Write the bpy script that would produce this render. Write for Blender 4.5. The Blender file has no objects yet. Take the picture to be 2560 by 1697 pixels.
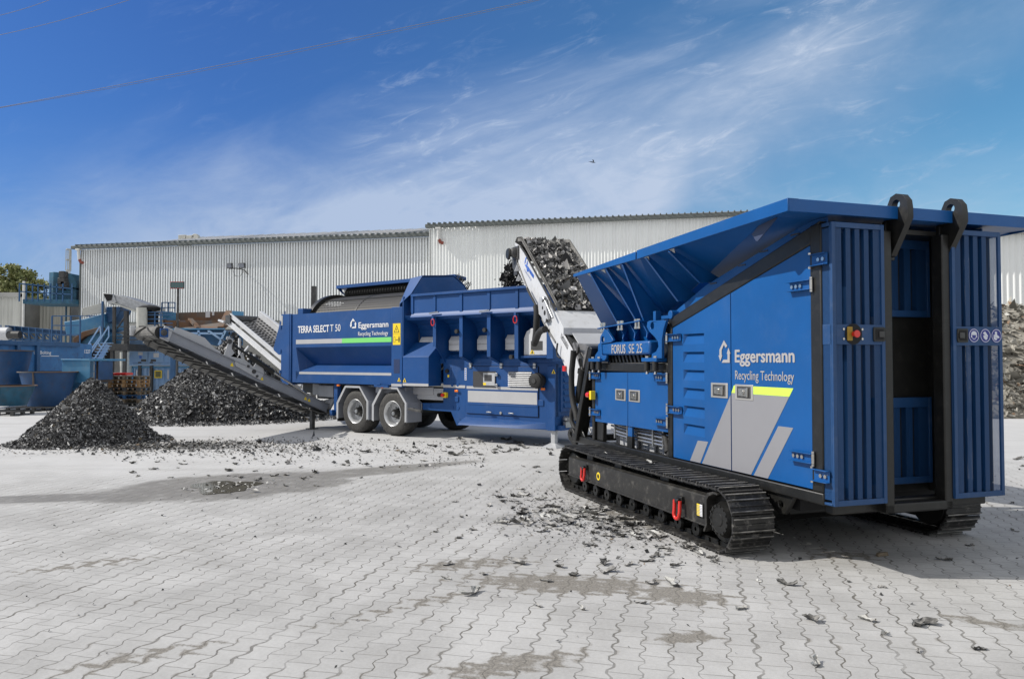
import bpy, bmesh, math, random
import numpy as np
from mathutils import Vector, Matrix
from mathutils.geometry import tessellate_polygon
R = math.radians
random.seed(7)
rng = np.random.default_rng(7)
sc = bpy.context.scene
C = sc.collection

# ------------------------------------------------------------------ camera
F, CX, CY, HY, EYE = 1920.0, 1280.0, 848.5, 903.0, 1.75      # focal length and horizon in photo pixels, eye height in metres
PITCH = math.atan((HY - CY) / F)
cam = bpy.data.cameras.new('camera'); cam_o = bpy.data.objects.new('camera', cam); C.objects.link(cam_o)
cam.sensor_width = 36; cam.lens = 36 * F / 2560; cam.clip_end = 3000; cam.clip_start = .05
cam_o.location = (0, 0, EYE); cam_o.rotation_euler = (math.pi / 2 + PITCH, 0, 0)
sc.camera = cam_o
sc.view_settings.view_transform = 'Standard'; sc.view_settings.look = 'None'
sc.view_settings.exposure = 0.0; sc.view_settings.gamma = 1
sc.cycles.max_bounces = 8

# ------------------------------------------------------------------ sun and sky
SUN_EL = 40; SUN_DIR = Vector((-.998, .05, 0)).normalized() * math.cos(R(SUN_EL)) + Vector((0, 0, math.sin(R(SUN_EL))))
sun = bpy.data.lights.new('sun', 'SUN'); sun.energy = 4.5; sun.angle = R(.55); sun.color = (1, .955, .88)
sun_o = bpy.data.objects.new('sun', sun); C.objects.link(sun_o)
sun_o.rotation_euler = SUN_DIR.to_track_quat('Z', 'Y').to_euler()
W = bpy.data.worlds.new('World'); sc.world = W; W.use_nodes = True


class NT:
    """tiny node-tree helper"""
    def __init__(s, tree): s.t = tree; s.n = tree.nodes; s.l = tree.links
    def new(s, kind, **kw):
        n = s.n.new(kind)
        for k, v in kw.items(): setattr(n, k, v)
        return n
    def set(s, sock, v):
        if isinstance(v, bpy.types.NodeSocket): s.l.new(v, sock)
        elif v is not None: sock.default_value = v
    def m(s, op, a, b=None, c=None, clamp=False):
        n = s.n.new('ShaderNodeMath'); n.operation = op; n.use_clamp = clamp
        for i, v in enumerate((a, b, c)):
            if v is not None: s.set(n.inputs[i], v)
        return n.outputs[0]
    def mix(s, f, a, b, blend='MIX'):
        n = s.n.new('ShaderNodeMix'); n.data_type = 'RGBA'; n.blend_type = blend
        s.set(n.inputs[0], f)
        for i, v in ((6, a), (7, b)):
            if isinstance(v, tuple) and len(v) == 3: v = v + (1,)
            s.set(n.inputs[i], v)
        return n.outputs[2]
    def noise(s, vec, scale, detail=4, rough=.5, dist=0.):
        n = s.n.new('ShaderNodeTexNoise'); s.set(n.inputs['Vector'], vec)
        n.inputs['Scale'].default_value = scale; n.inputs['Detail'].default_value = detail
        n.inputs['Roughness'].default_value = rough; n.inputs['Distortion'].default_value = dist
        return n.outputs['Fac']
    def ramp(s, f, lo, hi, a=0., b=1.):
        n = s.n.new('ShaderNodeMapRange'); n.interpolation_type = 'SMOOTHSTEP'
        s.set(n.inputs[0], f)
        for i, v in enumerate((lo, hi, a, b)): s.set(n.inputs[i + 1], v)
        return n.outputs[0]
    def comb(s, x, y, z=0.):
        n = s.n.new('ShaderNodeCombineXYZ')
        for i, v in enumerate((x, y, z)): s.set(n.inputs[i], v)
        return n.outputs[0]
    def sep(s, v):
        n = s.n.new('ShaderNodeSeparateXYZ'); s.set(n.inputs[0], v); return n.outputs
    def coord(s, which='Object'):
        return s.n.new('ShaderNodeTexCoord').outputs[which]


def build_sky():
    n = NT(W.node_tree); n.n.clear()
    sky = n.new('ShaderNodeTexSky', sky_type='NISHITA', sun_disc=False)
    sky.sun_elevation = R(SUN_EL); sky.sun_rotation = math.atan2(SUN_DIR.x, SUN_DIR.y)
    sky.air_density = 1.25; sky.dust_density = .25; sky.ozone_density = 3.2
    x, y, z = n.sep(n.coord('Generated'))
    yy = n.m('MAXIMUM', y, .02)
    a = n.m('DIVIDE', x, yy); b = n.m('DIVIDE', z, yy)          # direction as a heading slope and a climb slope
    # long wind-drawn streaks climbing to the right
    th = R(19)
    p = n.m('ADD', n.m('MULTIPLY', a, math.cos(th)), n.m('MULTIPLY', b, math.sin(th)))
    q = n.m('SUBTRACT', n.m('MULTIPLY', b, math.cos(th)), n.m('MULTIPLY', a, math.sin(th)))
    n1 = n.noise(n.comb(n.m('MULTIPLY', p, 1.5), n.m('MULTIPLY', q, 5.)), 1.7, 8, .58, .8)
    n2 = n.noise(n.comb(n.m('MULTIPLY', p, 4.2), n.m('MULTIPLY', q, 15)), 2.6, 8, .66, 1.1)
    n3 = n.noise(n.comb(a, b, 3.), 2.6, 6, .6, .4)
    n4 = n.noise(n.comb(n.m('MULTIPLY', a, 1.6), n.m('MULTIPLY', b, 3.4), 7.), 4.2, 8, .64, .5)
    top = n.m('ADD', n.m('ADD', .345, n.m('MULTIPLY', a, .235)), n.m('MULTIPLY', n.m('SUBTRACT', n1, .5), .22))
    over = n.m('SUBTRACT', top, b)                                  # >0 inside the veil
    m_top = n.ramp(over, -.09, .15)
    bot = n.m('SUBTRACT', n.m('ADD', .300, n.m('MULTIPLY', n.m('SUBTRACT', a, .19), .42)), n.m('MULTIPLY', n.m('MAXIMUM', n.m('SUBTRACT', .24, a), 0), 2.4))
    m_bot = n.ramp(n.m('ADD', n.m('SUBTRACT', b, bot), n.m('MULTIPLY', n.m('SUBTRACT', n3, .5), .22)), -.17, .07)
    m_bot = n.m('MAXIMUM', m_bot, n.m('MULTIPLY', n.ramp(b, .10, .20, .55, 0), n.ramp(a, .6, .2)))
    m_left = n.ramp(a, -.80, -.12, .22, 1.)
    m_right = n.ramp(a, .36, .60, 1., .5)
    veil = n.m('MULTIPLY', n.m('MULTIPLY', m_top, m_bot), n.m('MULTIPLY', m_left, m_right))
    tex = n.m('ADD', n.m('MULTIPLY', n.ramp(n1, .25, .7), .45), n.m('ADD', n.m('MULTIPLY', n.ramp(n2, .22, .78), .28), n.m('MULTIPLY', n.ramp(n4, .3, .7), .35)))
    tot = n.m('MULTIPLY', veil, n.m('ADD', .48, n.m('MULTIPLY', tex, .56)))
    plume_d = n.m('ABSOLUTE', n.m('SUBTRACT', b, n.m('ADD', .10, n.m('MULTIPLY', a, .80))))
    plume = n.m('MULTIPLY', n.ramp(plume_d, .0, .075, 1, 0), n.m('MULTIPLY', n.ramp(a, .22, .36), n.ramp(a, .50, .40)))
    tot = n.m('ADD', tot, n.m('MULTIPLY', plume, n.ramp(n2, .30, .75, .05, .30)))
    wisp = n.m('MULTIPLY', n.ramp(n2, .50, .80), n.ramp(n3, .40, .66))
    tot = n.m('ADD', tot, n.m('MULTIPLY', wisp, .55))
    tot = n.m('ADD', tot, n.m('MULTIPLY', n.ramp(b, .34, .10, 0, .42), n.ramp(n4, .3, .65, .4, 1)))
    # bright cumulus bank on the far right just over the roofs
    cm = n.m('MULTIPLY', n.ramp(a, .50, .64), n.ramp(n.m('SUBTRACT', b, n.m('MULTIPLY', n.m('SUBTRACT', n4, .5), .12)), .205, .165))
    tot = n.m('MAXIMUM', tot, n.m('MULTIPLY', cm, .95))
    up = n.m('MINIMUM', tot, 1.)
    skyc = n.mix(1., sky.outputs[0], n.mix(n.ramp(a, -.45, .70), (.27, .49, .90), (.60, 1.0, 1.18)), 'MULTIPLY')
    cloud = n.mix(n.ramp(a, -.2, .7), (4.3, 5.35, 7.3), (5.8, 6.6, 7.9))
    col = n.mix(up, skyc, cloud)
    # unseen bright overcast added behind the camera to fill the shaded sides
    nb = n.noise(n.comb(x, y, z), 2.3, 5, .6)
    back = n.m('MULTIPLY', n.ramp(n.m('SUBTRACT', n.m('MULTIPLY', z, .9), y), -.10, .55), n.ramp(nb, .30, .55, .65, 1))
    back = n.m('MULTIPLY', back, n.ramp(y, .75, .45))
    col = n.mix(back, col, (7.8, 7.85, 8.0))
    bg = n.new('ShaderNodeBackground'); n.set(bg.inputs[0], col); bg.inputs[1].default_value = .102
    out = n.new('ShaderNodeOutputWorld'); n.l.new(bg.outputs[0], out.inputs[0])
build_sky()

# ------------------------------------------------------------------ frames: where the photo's points stand in the yard
def ray(x, y):
    d = Vector(((x - CX) / F, 1, -(y - CY) / F)); c, s = math.cos(PITCH), math.sin(PITCH)
    return Vector((d.x, d.y * c - d.z * s, d.y * s + d.z * c))
def at(x, y, Y):                                             # point of the yard at depth Y
    r = ray(x, y); return Vector((0, 0, EYE)) + r * (Y / r.y)
def ground(x, y, z=0.):
    r = ray(x, y); return Vector((0, 0, EYE)) + r * ((z - EYE) / r.z)
class Frame:
    """local axes of a machine: x to the right across it, y away along it, z up"""
    def __init__(s, ox, oy, yaw): s.o = Vector((ox, oy, 0)); s.yaw = R(yaw); s.m = Matrix.Rotation(s.yaw, 3, 'Z'); s.mi = s.m.transposed()
    def _hit(s, x, y, ax, val):
        r = s.mi @ ray(x, y); c = s.mi @ (Vector((0, 0, EYE)) - s.o); return c + r * ((val - c[ax]) / r[ax])
    def side(s, x, y, v): return s._hit(x, y, 0, v)           # on the plane x = v
    def back(s, x, y, u): return s._hit(x, y, 1, u)           # on the plane y = u
    def w(s, p): return s.m @ Vector(p) + s.o
SH = Frame(1.884, 6.97, 18.2)      # shredder
TR = Frame(-2.82, 18.06, 51.5)     # trommel screen
HA = Frame(-16.625, 49.875, 77.7)  # warehouse
def zoom(ox, oy, k): return lambda x, y: (ox + x / k, oy + y / k)
z1 = zoom(1420, 480, 3.266); z6 = zoom(1380, 780, 4.356); zt = zoom(1380, 1060, 3.816)
zr = zoom(1980, 470, 3.647); zq = zoom(1980, 860, 2.614); zd = zoom(1650, 780, 3.267)
za = zoom(680, 660, 3.483); zb = zoom(990, 680, 3.484); zc = zoom(300, 680, 3.565); zh = zoom(1230, 580, 5.6)
zg = zoom(0, 560, 2.905); zp = zoom(0, 820, 5.228)

# ------------------------------------------------------------------ mesh builder
class MB:
    def __init__(s): s.v = []; s.f = []
    def add(s, vs, fs):
        k = len(s.v); s.v += [tuple(p) for p in vs]; s.f += [tuple(i + k for i in f) for f in fs]; return s
    def hexa(s, p):
        return s.add(p, [(0, 3, 2, 1), (4, 5, 6, 7), (0, 1, 5, 4), (1, 2, 6, 5), (2, 3, 7, 6), (3, 0, 4, 7)])
    def box(s, x0, x1, y0, y1, z0, z1):
        return s.hexa([(x0, y0, z0), (x1, y0, z0), (x1, y1, z0), (x0, y1, z0), (x0, y0, z1), (x1, y0, z1), (x1, y1, z1), (x0, y1, z1)])
    def ext(s, poly, d, holes=()):
        """polygon of 3D points (planar) with holes, pushed along d"""
        d = Vector(d); loops = [[Vector(p) for p in poly]] + [[Vector(p) for p in h] for h in holes]
        flat = [p for l in loops for p in l]; n = len(flat)
        tris = tessellate_polygon(loops)
        fs = [tuple(t) for t in tris] + [tuple(i + n for i in reversed(t)) for t in tris]
        k = 0
        for l in loops:
            m = len(l)
            for i in range(m): j = (i + 1) % m; fs.append((k + i, k + j, k + j + n, k + i + n))
            k += m
        return s.add(flat + [p + d for p in flat], fs)
    def px(s, poly, x0, x1, holes=()):      # poly of (y, z)
        return s.ext([(x0, a, b) for a, b in poly], (x1 - x0, 0, 0), [[(x0, a, b) for a, b in h] for h in holes])
    def py(s, poly, y0, y1, holes=()):      # poly of (x, z)
        return s.ext([(a, y0, b) for a, b in poly], (0, y1 - y0, 0), [[(a, y0, b) for a, b in h] for h in holes])
    def pz(s, poly, z0, z1, holes=()):
        return s.ext([(a, b, z0) for a, b in poly], (0, 0, z1 - z0), [[(a, b, z0) for a, b in h] for h in holes])
    def bar(s, a, b, w, h=None, up=(0, 0, 1)):
        a, b = Vector(a), Vector(b); h = h or w; d = (b - a).normalized(); up = Vector(up)
        x = d.cross(up)
        if x.length < 1e-3: x = d.cross(Vector((1, 0, 0)))
        x.normalize(); y = x.cross(d); x *= w / 2; y *= h / 2
        return s.hexa([a - x - y, a + x - y, a + x + y, a - x + y, b - x - y, b + x - y, b + x + y, b - x + y])
    def cyl(s, a, b, r, r2=None, seg=16, caps=True):
        a, b = Vector(a), Vector(b); r2 = r if r2 is None else r2; d = (b - a).normalized()
        x = d.orthogonal().normalized(); y = d.cross(x); vs = []
        for c, rr in ((a, r), (b, r2)):
            for i in range(seg):
                t = 2 * math.pi * i / seg; vs.append(c + (x * math.cos(t) + y * math.sin(t)) * rr)
        fs = [(i, (i + 1) % seg, seg + (i + 1) % seg, seg + i) for i in range(seg)]
        if caps: fs += [tuple(range(seg - 1, -1, -1)), tuple(range(seg, 2 * seg))]
        return s.add(vs, fs)
    def tube(s, pts, r, seg=8, closed=False):
        pts = [Vector(p) for p in pts]; n = len(pts); vs = []; prev = None
        for i, p in enumerate(pts):
            d = (pts[(i + 1) % n] - pts[i - 1]) if closed else (pts[min(i + 1, n - 1)] - pts[max(i - 1, 0)])
            d.normalize()
            x = d.orthogonal().normalized() if prev is None else (prev - d * prev.dot(d)).normalized()
            prev = x; y = d.cross(x)
            for k in range(seg):
                t = 2 * math.pi * k / seg; vs.append(p + (x * math.cos(t) + y * math.sin(t)) * r)
        fs = []
        for i in range(n if closed else n - 1):
            j = (i + 1) % n
            for k in range(seg): l = (k + 1) % seg; fs.append((i * seg + k, i * seg + l, j * seg + l, j * seg + k))
        if not closed: fs += [tuple(range(seg - 1, -1, -1)), tuple((n - 1) * seg + k for k in range(seg))]
        return s.add(vs, fs)
    def lathe(s, prof, axis='x', c=(0, 0, 0), seg=32):
        """prof: list of (along, radius)"""
        vs = []; n = len(prof)
        for a, r in prof:
            for k in range(seg):
                t = 2 * math.pi * k / seg; p, q = r * math.cos(t), r * math.sin(t)
                v = {'x': (a, p, q), 'y': (p, a, q), 'z': (p, q, a)}[axis]
                vs.append((v[0] + c[0], v[1] + c[1], v[2] + c[2]))
        fs = [(i * seg + k, i * seg + (k + 1) % seg, (i + 1) * seg + (k + 1) % seg, (i + 1) * seg + k) for i in range(n - 1) for k in range(seg)]
        return s.add(vs, fs)
    def quad(s, *p): return s.add(p, [tuple(range(len(p)))])
    def build_each(s, name, mat, parent=None, group=1, **kw):
        """one object per separate piece (group = closed shells that make up a piece, in order)"""
        par = list(range(len(s.v)))
        def fnd(i):
            while par[i] != i: par[i] = par[par[i]]; i = par[i]
            return i
        for f in s.f:
            for i in f[1:]: par[fnd(i)] = fnd(f[0])
        roots = []
        for i in range(len(s.v)):
            k = fnd(i)
            if k not in roots: roots.append(k)
        for g_ in range(0, len(roots), group):
            rs = set(roots[g_:g_ + group]); m_ = MB(); ix = {}
            for i, p in enumerate(s.v):
                if fnd(i) in rs: ix[i] = len(m_.v); m_.v.append(p)
            m_.f = [tuple(ix[i] for i in f) for f in s.f if fnd(f[0]) in rs]; m_.build(name, mat, parent, **kw)
    def build(s, name, mat, parent=None, bevel=0., smooth=40, fix=True, label=None):
        me = bpy.data.meshes.new(name); me.from_pydata(s.v, [], s.f); me.update()
        if fix:
            bm = bmesh.new(); bm.from_mesh(me); bmesh.ops.recalc_face_normals(bm, faces=bm.faces); bm.to_mesh(me); bm.free()
        if smooth:
            me.shade_smooth(); me.set_sharp_from_angle(angle=R(smooth))
        o = bpy.data.objects.new(name, me); C.objects.link(o)
        for m_ in (mat if isinstance(mat, (list, tuple)) else [mat]): me.materials.append(m_)
        if parent: o.parent = parent
        if bevel:
            b = o.modifiers.new('bevel', 'BEVEL'); b.width = bevel; b.segments = 2; b.limit_method = 'ANGLE'; b.angle_limit = R(35); b.harden_normals = False
        if label: o['label'] = label
        return o

def thing(name, label, cat, loc=(0, 0, 0), rz=0., group=None):
    o = bpy.data.objects.new(name, None); C.objects.link(o); o.empty_display_size = .3
    o.location = loc; o.rotation_euler = (0, 0, rz); tag(o, label, cat, group); return o
def tag(o, label=None, cat=None, group=None, kind=None):
    if label: o['label'] = label
    if cat: o['category'] = cat
    if group: o['group'] = group
    if kind: o['kind'] = kind
    return o
def copy_tree(o, parent=None):
    c = o.copy(); C.objects.link(c); c.parent = parent
    for ch in list(o.children): copy_tree(ch, c)
    return c
def text(s, parent, mat, org, ax, ay, size, sx=1., bold=0., name='lettering', depth=.0015):
    """flat lettering: org = left end of the baseline, ax / ay the writing and up directions, size = cap height"""
    cu = bpy.data.curves.new(name, 'FONT'); cu.body = s; cu.size = size / .73; cu.extrude = depth; cu.resolution_u = 3
    t = bpy.data.objects.new(name, cu); C.objects.link(t)
    bpy.context.view_layer.update()
    me = bpy.data.meshes.new_from_object(t.evaluated_get(bpy.context.evaluated_depsgraph_get()))
    bpy.data.objects.remove(t); bpy.data.curves.remove(cu)
    ax, ay = Vector(ax).normalized(), Vector(ay).normalized(); az = ax.cross(ay)
    ay2 = ay
    wid = max(v.co.x for v in me.vertices)
    k = sx / wid if sx > 0 else -sx        # sx > 0: total width in metres
    if bold:
        bm = bmesh.new(); bm.from_mesh(me)
        for q_, (dx, dy) in enumerate(((1, 0), (-1, 0), (0, .7), (0, -.7))):
            g_ = bmesh.ops.duplicate(bm, geom=bm.verts[:len(me.vertices)] + [f for f in bm.faces if f.index < len(me.polygons) and f.index >= 0][:len(me.polygons)])
            for v in [e for e in g_['geom'] if isinstance(e, bmesh.types.BMVert)]: v.co += Vector((dx * bold * size * .5 / k, dy * bold * size * .5, (q_ + 1) * .00012))
            bm.verts.ensure_lookup_table(); bm.faces.ensure_lookup_table(); bm.verts.index_update(); bm.faces.index_update()
        bm.to_mesh(me); bm.free()
    for v in me.vertices: v.co = Vector(org) + ax * (v.co.x * k) + ay2 * v.co.y + az * v.co.z
    me.materials.clear(); me.materials.append(mat)
    o = bpy.data.objects.new(name, me); C.objects.link(o); o.parent = parent
    return o

# ------------------------------------------------------------------ materials
def mat(name, col, rough=.5, metal=0., var=.0, scale=3., bump=0., bscale=40., col2=None, dirt=None, dirt_amt=0., coat=0., spec=.5, speck=0.):
    m = bpy.data.materials.new(name); m.use_nodes = True; n = NT(m.node_tree); b = n.n['Principled BSDF']
    co = n.coord('Object')
    base = tuple(col) + (1,)
    if col2 or var:
        f = n.ramp(n.noise(co, scale, 6, .6), .35, .65)
        c2 = tuple(col2) + (1,) if col2 else tuple(max(0, c * (1 - var)) for c in col) + (1,)
        base = n.mix(f, base, c2)
    if dirt:
        f2 = n.m('MULTIPLY', n.ramp(n.noise(co, scale * 2.3, 8, .7), .5, .72), dirt_amt)
        base = n.mix(f2, base, tuple(dirt))
        n.set(b.inputs['Roughness'], n.m('ADD', rough, n.m('MULTIPLY', f2, .3)))
    else: b.inputs['Roughness'].default_value = rough
    if speck:      # settled dust specks and fine scuffs
        f3 = n.m('MULTIPLY', n.ramp(n.noise(co, 85, 3, .7), .60, .74), n.ramp(n.noise(co, 2.6, 5, .7), .42, .66))
        xs, ys, zs = n.sep(co)
        f4 = n.m('MULTIPLY', n.ramp(n.noise(n.comb(n.m('MULTIPLY', xs, 14), n.m('MULTIPLY', ys, 14), n.m('MULTIPLY', zs, .9)), 1.5, 6, .7), .58, .76), n.ramp(n.noise(co, .9, 3, .6), .45, .65))
        base = n.mix(n.m('MULTIPLY', n.m('ADD', f3, n.m('MULTIPLY', f4, .45)), speck), base, (.40, .40, .39))
    n.set(b.inputs['Base Color'], base); b.inputs['Metallic'].default_value = metal
    b.inputs['Coat Weight'].default_value = coat; b.inputs['Specular IOR Level'].default_value = spec
    if bump:
        bn = n.new('ShaderNodeBump'); bn.inputs['Strength'].default_value = bump; bn.inputs['Distance'].default_value = .01
        n.set(bn.inputs['Height'], n.noise(co, bscale, 5, .6)); n.l.new(bn.outputs[0], b.inputs['Normal'])
    return m
M = {}
DUST = (.42, .42, .41)
M['sblue'] = mat('shredder_blue_paint', (.003, .084, .290), .38, var=.14, scale=1.2, dirt=DUST, dirt_amt=.025, spec=.4, speck=.16, bump=.30, bscale=1.7)
M['tblue'] = mat('trommel_blue_paint', (.003, .060, .225), .50, var=.15, scale=.9, dirt=DUST, dirt_amt=.04, spec=.4, speck=.30)
M['gblue_shade'] = mat('shaded_grille_blue', (.007, .052, .160), .48, var=.10, dirt=DUST, dirt_amt=.05, speck=.15)  # body blue darkened: the rear doors' shade is put into the colour
M['black'] = mat('black_steel_paint', (.010, .010, .009), .42, var=.3, scale=5, bump=.15, bscale=120, dirt=(.12, .11, .10), dirt_amt=.12)
M['blackdust'] = mat('dusty_black_steel', (.020, .019, .017), .55, var=.3, scale=4, bump=.25, bscale=90, dirt=(.20, .19, .17), dirt_amt=.35)
M['white'] = mat('white_paint', (.58, .59, .61), .4, var=.08, dirt=(.30, .29, .27), dirt_amt=.4, speck=.3)
M['lgrey'] = mat('light_grey_paint', (.42, .43, .45), .42, var=.08, dirt=(.25, .24, .23), dirt_amt=.25)
M['mgrey'] = mat('mid_grey_paint', (.26, .275, .31), .42, var=.1, dirt=(.35, .34, .32), dirt_amt=.3)
M['dgrey'] = mat('dark_grey_steel', (.06, .06, .06), .5, .2, var=.2, dirt=(.25, .24, .22), dirt_amt=.25)
M['galv'] = mat('galvanised_steel', (.45, .46, .47), .35, .8, var=.25, scale=8)
M['chrome'] = mat('polished_steel', (.62, .60, .56), .22, .95, var=.2, scale=20)
M['latch'] = mat('brushed_latch_steel', (.50, .48, .45), .35, .5, var=.1)
M['wornsteel'] = mat('worn_bare_steel', (.30, .29, .27), .42, .4, col2=(.08, .077, .07), scale=7)
M['shoe'] = mat('dusty_track_shoes', (.022, .021, .020), .5, var=.4, scale=6, bump=.25, bscale=90, dirt=(.24, .23, .21), dirt_amt=.55)
M['rubber'] = mat('black_rubber', (.018, .018, .018), .7, var=.3, bump=.3, bscale=60)
M['belt'] = mat('dusty_belt_rubber', (.17, .167, .16), .85, var=.35, scale=5, dirt=(.33, .32, .30), dirt_amt=.5)
M['belt2'] = mat('pale_dusty_belt', (.22, .22, .225), .85, var=.25, scale=5)
M['tyre'] = mat('tyre_rubber', (.045, .044, .042), .8, var=.35, scale=9, dirt=(.17, .16, .15), dirt_amt=.5, bump=.3, bscale=40)
M['rim'] = mat('silver_wheel_paint', (.62, .63, .64), .3, .6, var=.1, dirt=(.3, .29, .27), dirt_amt=.2)
M['red'] = mat('red_lacquer', (.62, .02, .012), .3, var=.1, coat=.4)
M['yellow'] = mat('yellow_sign_face', (.85, .62, .02), .4)
M['blackmark'] = mat('black_print', (.01, .01, .01), .5)
M['orange'] = mat('orange_lens', (.75, .18, .01), .2)
M['stripe'] = mat('grey_foil', (.245, .245, .262), .35, var=.03)
M['silver'] = mat('silver_grey_foil', (.44, .44, .45), .35, var=.05)
M['lime'] = mat('lime_foil', (.58, .85, .10), .35)
M['green'] = mat('green_foil', (.20, .66, .17), .35)
M['letter'] = mat('pale_grey_lettering', (.37, .36, .36), .4)
M['wletter'] = mat('white_lettering', (.75, .75, .76), .4)
M['bletter'] = mat('blue_lettering', (.05, .15, .55), .4)
M['dark'] = mat('dark_interior', (.006, .006, .007), .8)
M['glass'] = mat('smoked_window', (.05, .05, .055), .08)
M['wood'] = mat('weathered_pallet_wood', (.20, .16, .11), .85, col2=(.10, .075, .05), scale=6)
M['woodnew'] = mat('brown_pallet_wood', (.34, .20, .09), .85, col2=(.22, .13, .06), scale=6)
M['bluewood'] = mat('blue_pallet_wood', (.02, .09, .22), .8, var=.3)
M['rust'] = mat('rusty_steel', (.16, .085, .045), .85, col2=(.13, .115, .10), scale=1.3, dirt=(.10, .16, .24), dirt_amt=.5)
M['skipblue'] = mat('worn_skip_blue', (.035, .14, .34), .55, col2=(.05, .19, .42), scale=1.6, bump=.6, bscale=2.5, dirt=(.08, .06, .05), dirt_amt=.55)
M['tubblue'] = mat('tub_blue_paint', (.012, .065, .18), .5, var=.25, scale=2, dirt=(.09, .06, .04), dirt_amt=.3)
M['paleblue'] = mat('faded_pale_blue_paint', (.045, .19, .37), .55, col2=(.08, .24, .40), scale=1.5, dirt=(.28, .30, .30), dirt_amt=.4)
M['contblue'] = mat('faded_container_blue', (.20, .36, .62), .55, col2=(.27, .41, .60), scale=.8, dirt=(.20, .17, .14), dirt_amt=.35)
M['railblue'] = mat('railing_blue', (.03, .105, .24), .5, var=.2)
M['teal'] = mat('teal_blue_paint', (.02, .11, .19), .55, var=.3, dirt=(.1, .07, .05), dirt_amt=.4)
M['cream'] = mat('cream_pipe_paint', (.50, .50, .46), .55, var=.15)
M['pipewhite'] = mat('white_flue_pipe', (.66, .66, .64), .5, var=.1)


def streak_mat(name, col, amt=.12, rough=.5):
    """sheet steel with weathering that runs down it"""
    m = bpy.data.materials.new(name); m.use_nodes = True; n = NT(m.node_tree); b = n.n['Principled BSDF']
    x, y, z = n.sep(n.coord('Object'))
    s1 = n.noise(n.comb(n.m('MULTIPLY', x, 2.5), n.m('MULTIPLY', y, 2.5), n.m('MULTIPLY', z, .10)), 1.6, 5, .65)
    s2 = n.noise(n.comb(x, y, z), .13, 3, .5)
    f = n.m('ADD', n.m('MULTIPLY', n.ramp(s1, .35, .75), amt), n.m('MULTIPLY', n.ramp(s2, .3, .7), amt * .8))
    n.set(b.inputs['Base Color'], n.mix(f, tuple(col), (.20, .20, .18)))
    b.inputs['Roughness'].default_value = rough; b.inputs['Specular IOR Level'].default_value = .25
    return m
M['hall'] = streak_mat('light_profiled_sheet', (.88, .91, .92), .12)
M['hall2'] = streak_mat('light_profiled_sheet_b', (.89, .91, .90), .11)
M['hallleft'] = streak_mat('aged_profiled_sheet', (.66, .67, .63), .4)
M['roof'] = streak_mat('fibre_roof_sheet', (.36, .36, .36), .4, .8)
M['gutter'] = mat('grey_gutter', (.13, .145, .14), .6, var=.2)
M['wallbase'] = mat('pale_concrete_wall', (.42, .42, .40), .8, var=.2, scale=.6)
M['wallbase2'] = mat('grey_concrete_wall', (.20, .20, .19), .85, var=.3, scale=.6)


def perf_mat():
    m = bpy.data.materials.new('perforated_blue_sheet'); m.use_nodes = True; n = NT(m.node_tree); b = n.n['Principled BSDF']
    co = n.coord('Object'); x, y, z = n.sep(co); P = .0105
    h = n.m('ADD', x, y)
    row = n.m('FLOOR', n.m('DIVIDE', z, P * .866))
    sh = n.m('MULTIPLY', n.m('MODULO', n.m('ADD', row, 1000), 2), .5)
    fx = n.m('SUBTRACT', n.m('FRACT', n.m('ADD', n.m('DIVIDE', h, P), sh)), .5)
    fz = n.m('SUBTRACT', n.m('FRACT', n.m('DIVIDE', z, P * .866)), .5)
    d = n.m('ADD', n.m('MULTIPLY', fx, fx), n.m('MULTIPLY', fz, fz))
    hole = n.m('LESS_THAN', d, .10)
    b.inputs['Base Color'].default_value = (.008, .054, .165, 1); b.inputs['Roughness'].default_value = .45  # darkened like the grille frames, shade put into the colour
    tr = n.new('ShaderNodeBsdfTransparent'); mx = n.new('ShaderNodeMixShader')
    n.set(mx.inputs[0], hole); n.l.new(b.outputs[0], mx.inputs[1]); n.l.new(tr.outputs[0], mx.inputs[2])
    n.l.new(mx.outputs[0], n.n['Material Output'].inputs[0])
    return m
M['perf'] = perf_mat()


def mesh_mat():
    """woven screen of the drum: square openings in dark steel"""
    m = bpy.data.materials.new('screen_drum_mesh'); m.use_nodes = True; n = NT(m.node_tree); b = n.n['Principled BSDF']
    uv = n.new('ShaderNodeUVMap').outputs[0]; x, y, z = n.sep(uv)
    fx = n.m('FRACT', x); fy = n.m('FRACT', y)
    hole = n.m('MULTIPLY', n.m('GREATER_THAN', fx, .46), n.m('GREATER_THAN', fy, .44))
    b.inputs['Base Color'].default_value = (.045, .043, .040, 1); b.inputs['Roughness'].default_value = .6
    tr = n.new('ShaderNodeBsdfTransparent'); mx = n.new('ShaderNodeMixShader')
    n.set(mx.inputs[0], hole); n.l.new(b.outputs[0], mx.inputs[1]); n.l.new(tr.outputs[0], mx.inputs[2])
    n.l.new(mx.outputs[0], n.n['Material Output'].inputs[0])
    return m
M['screen'] = mesh_mat()


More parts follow.
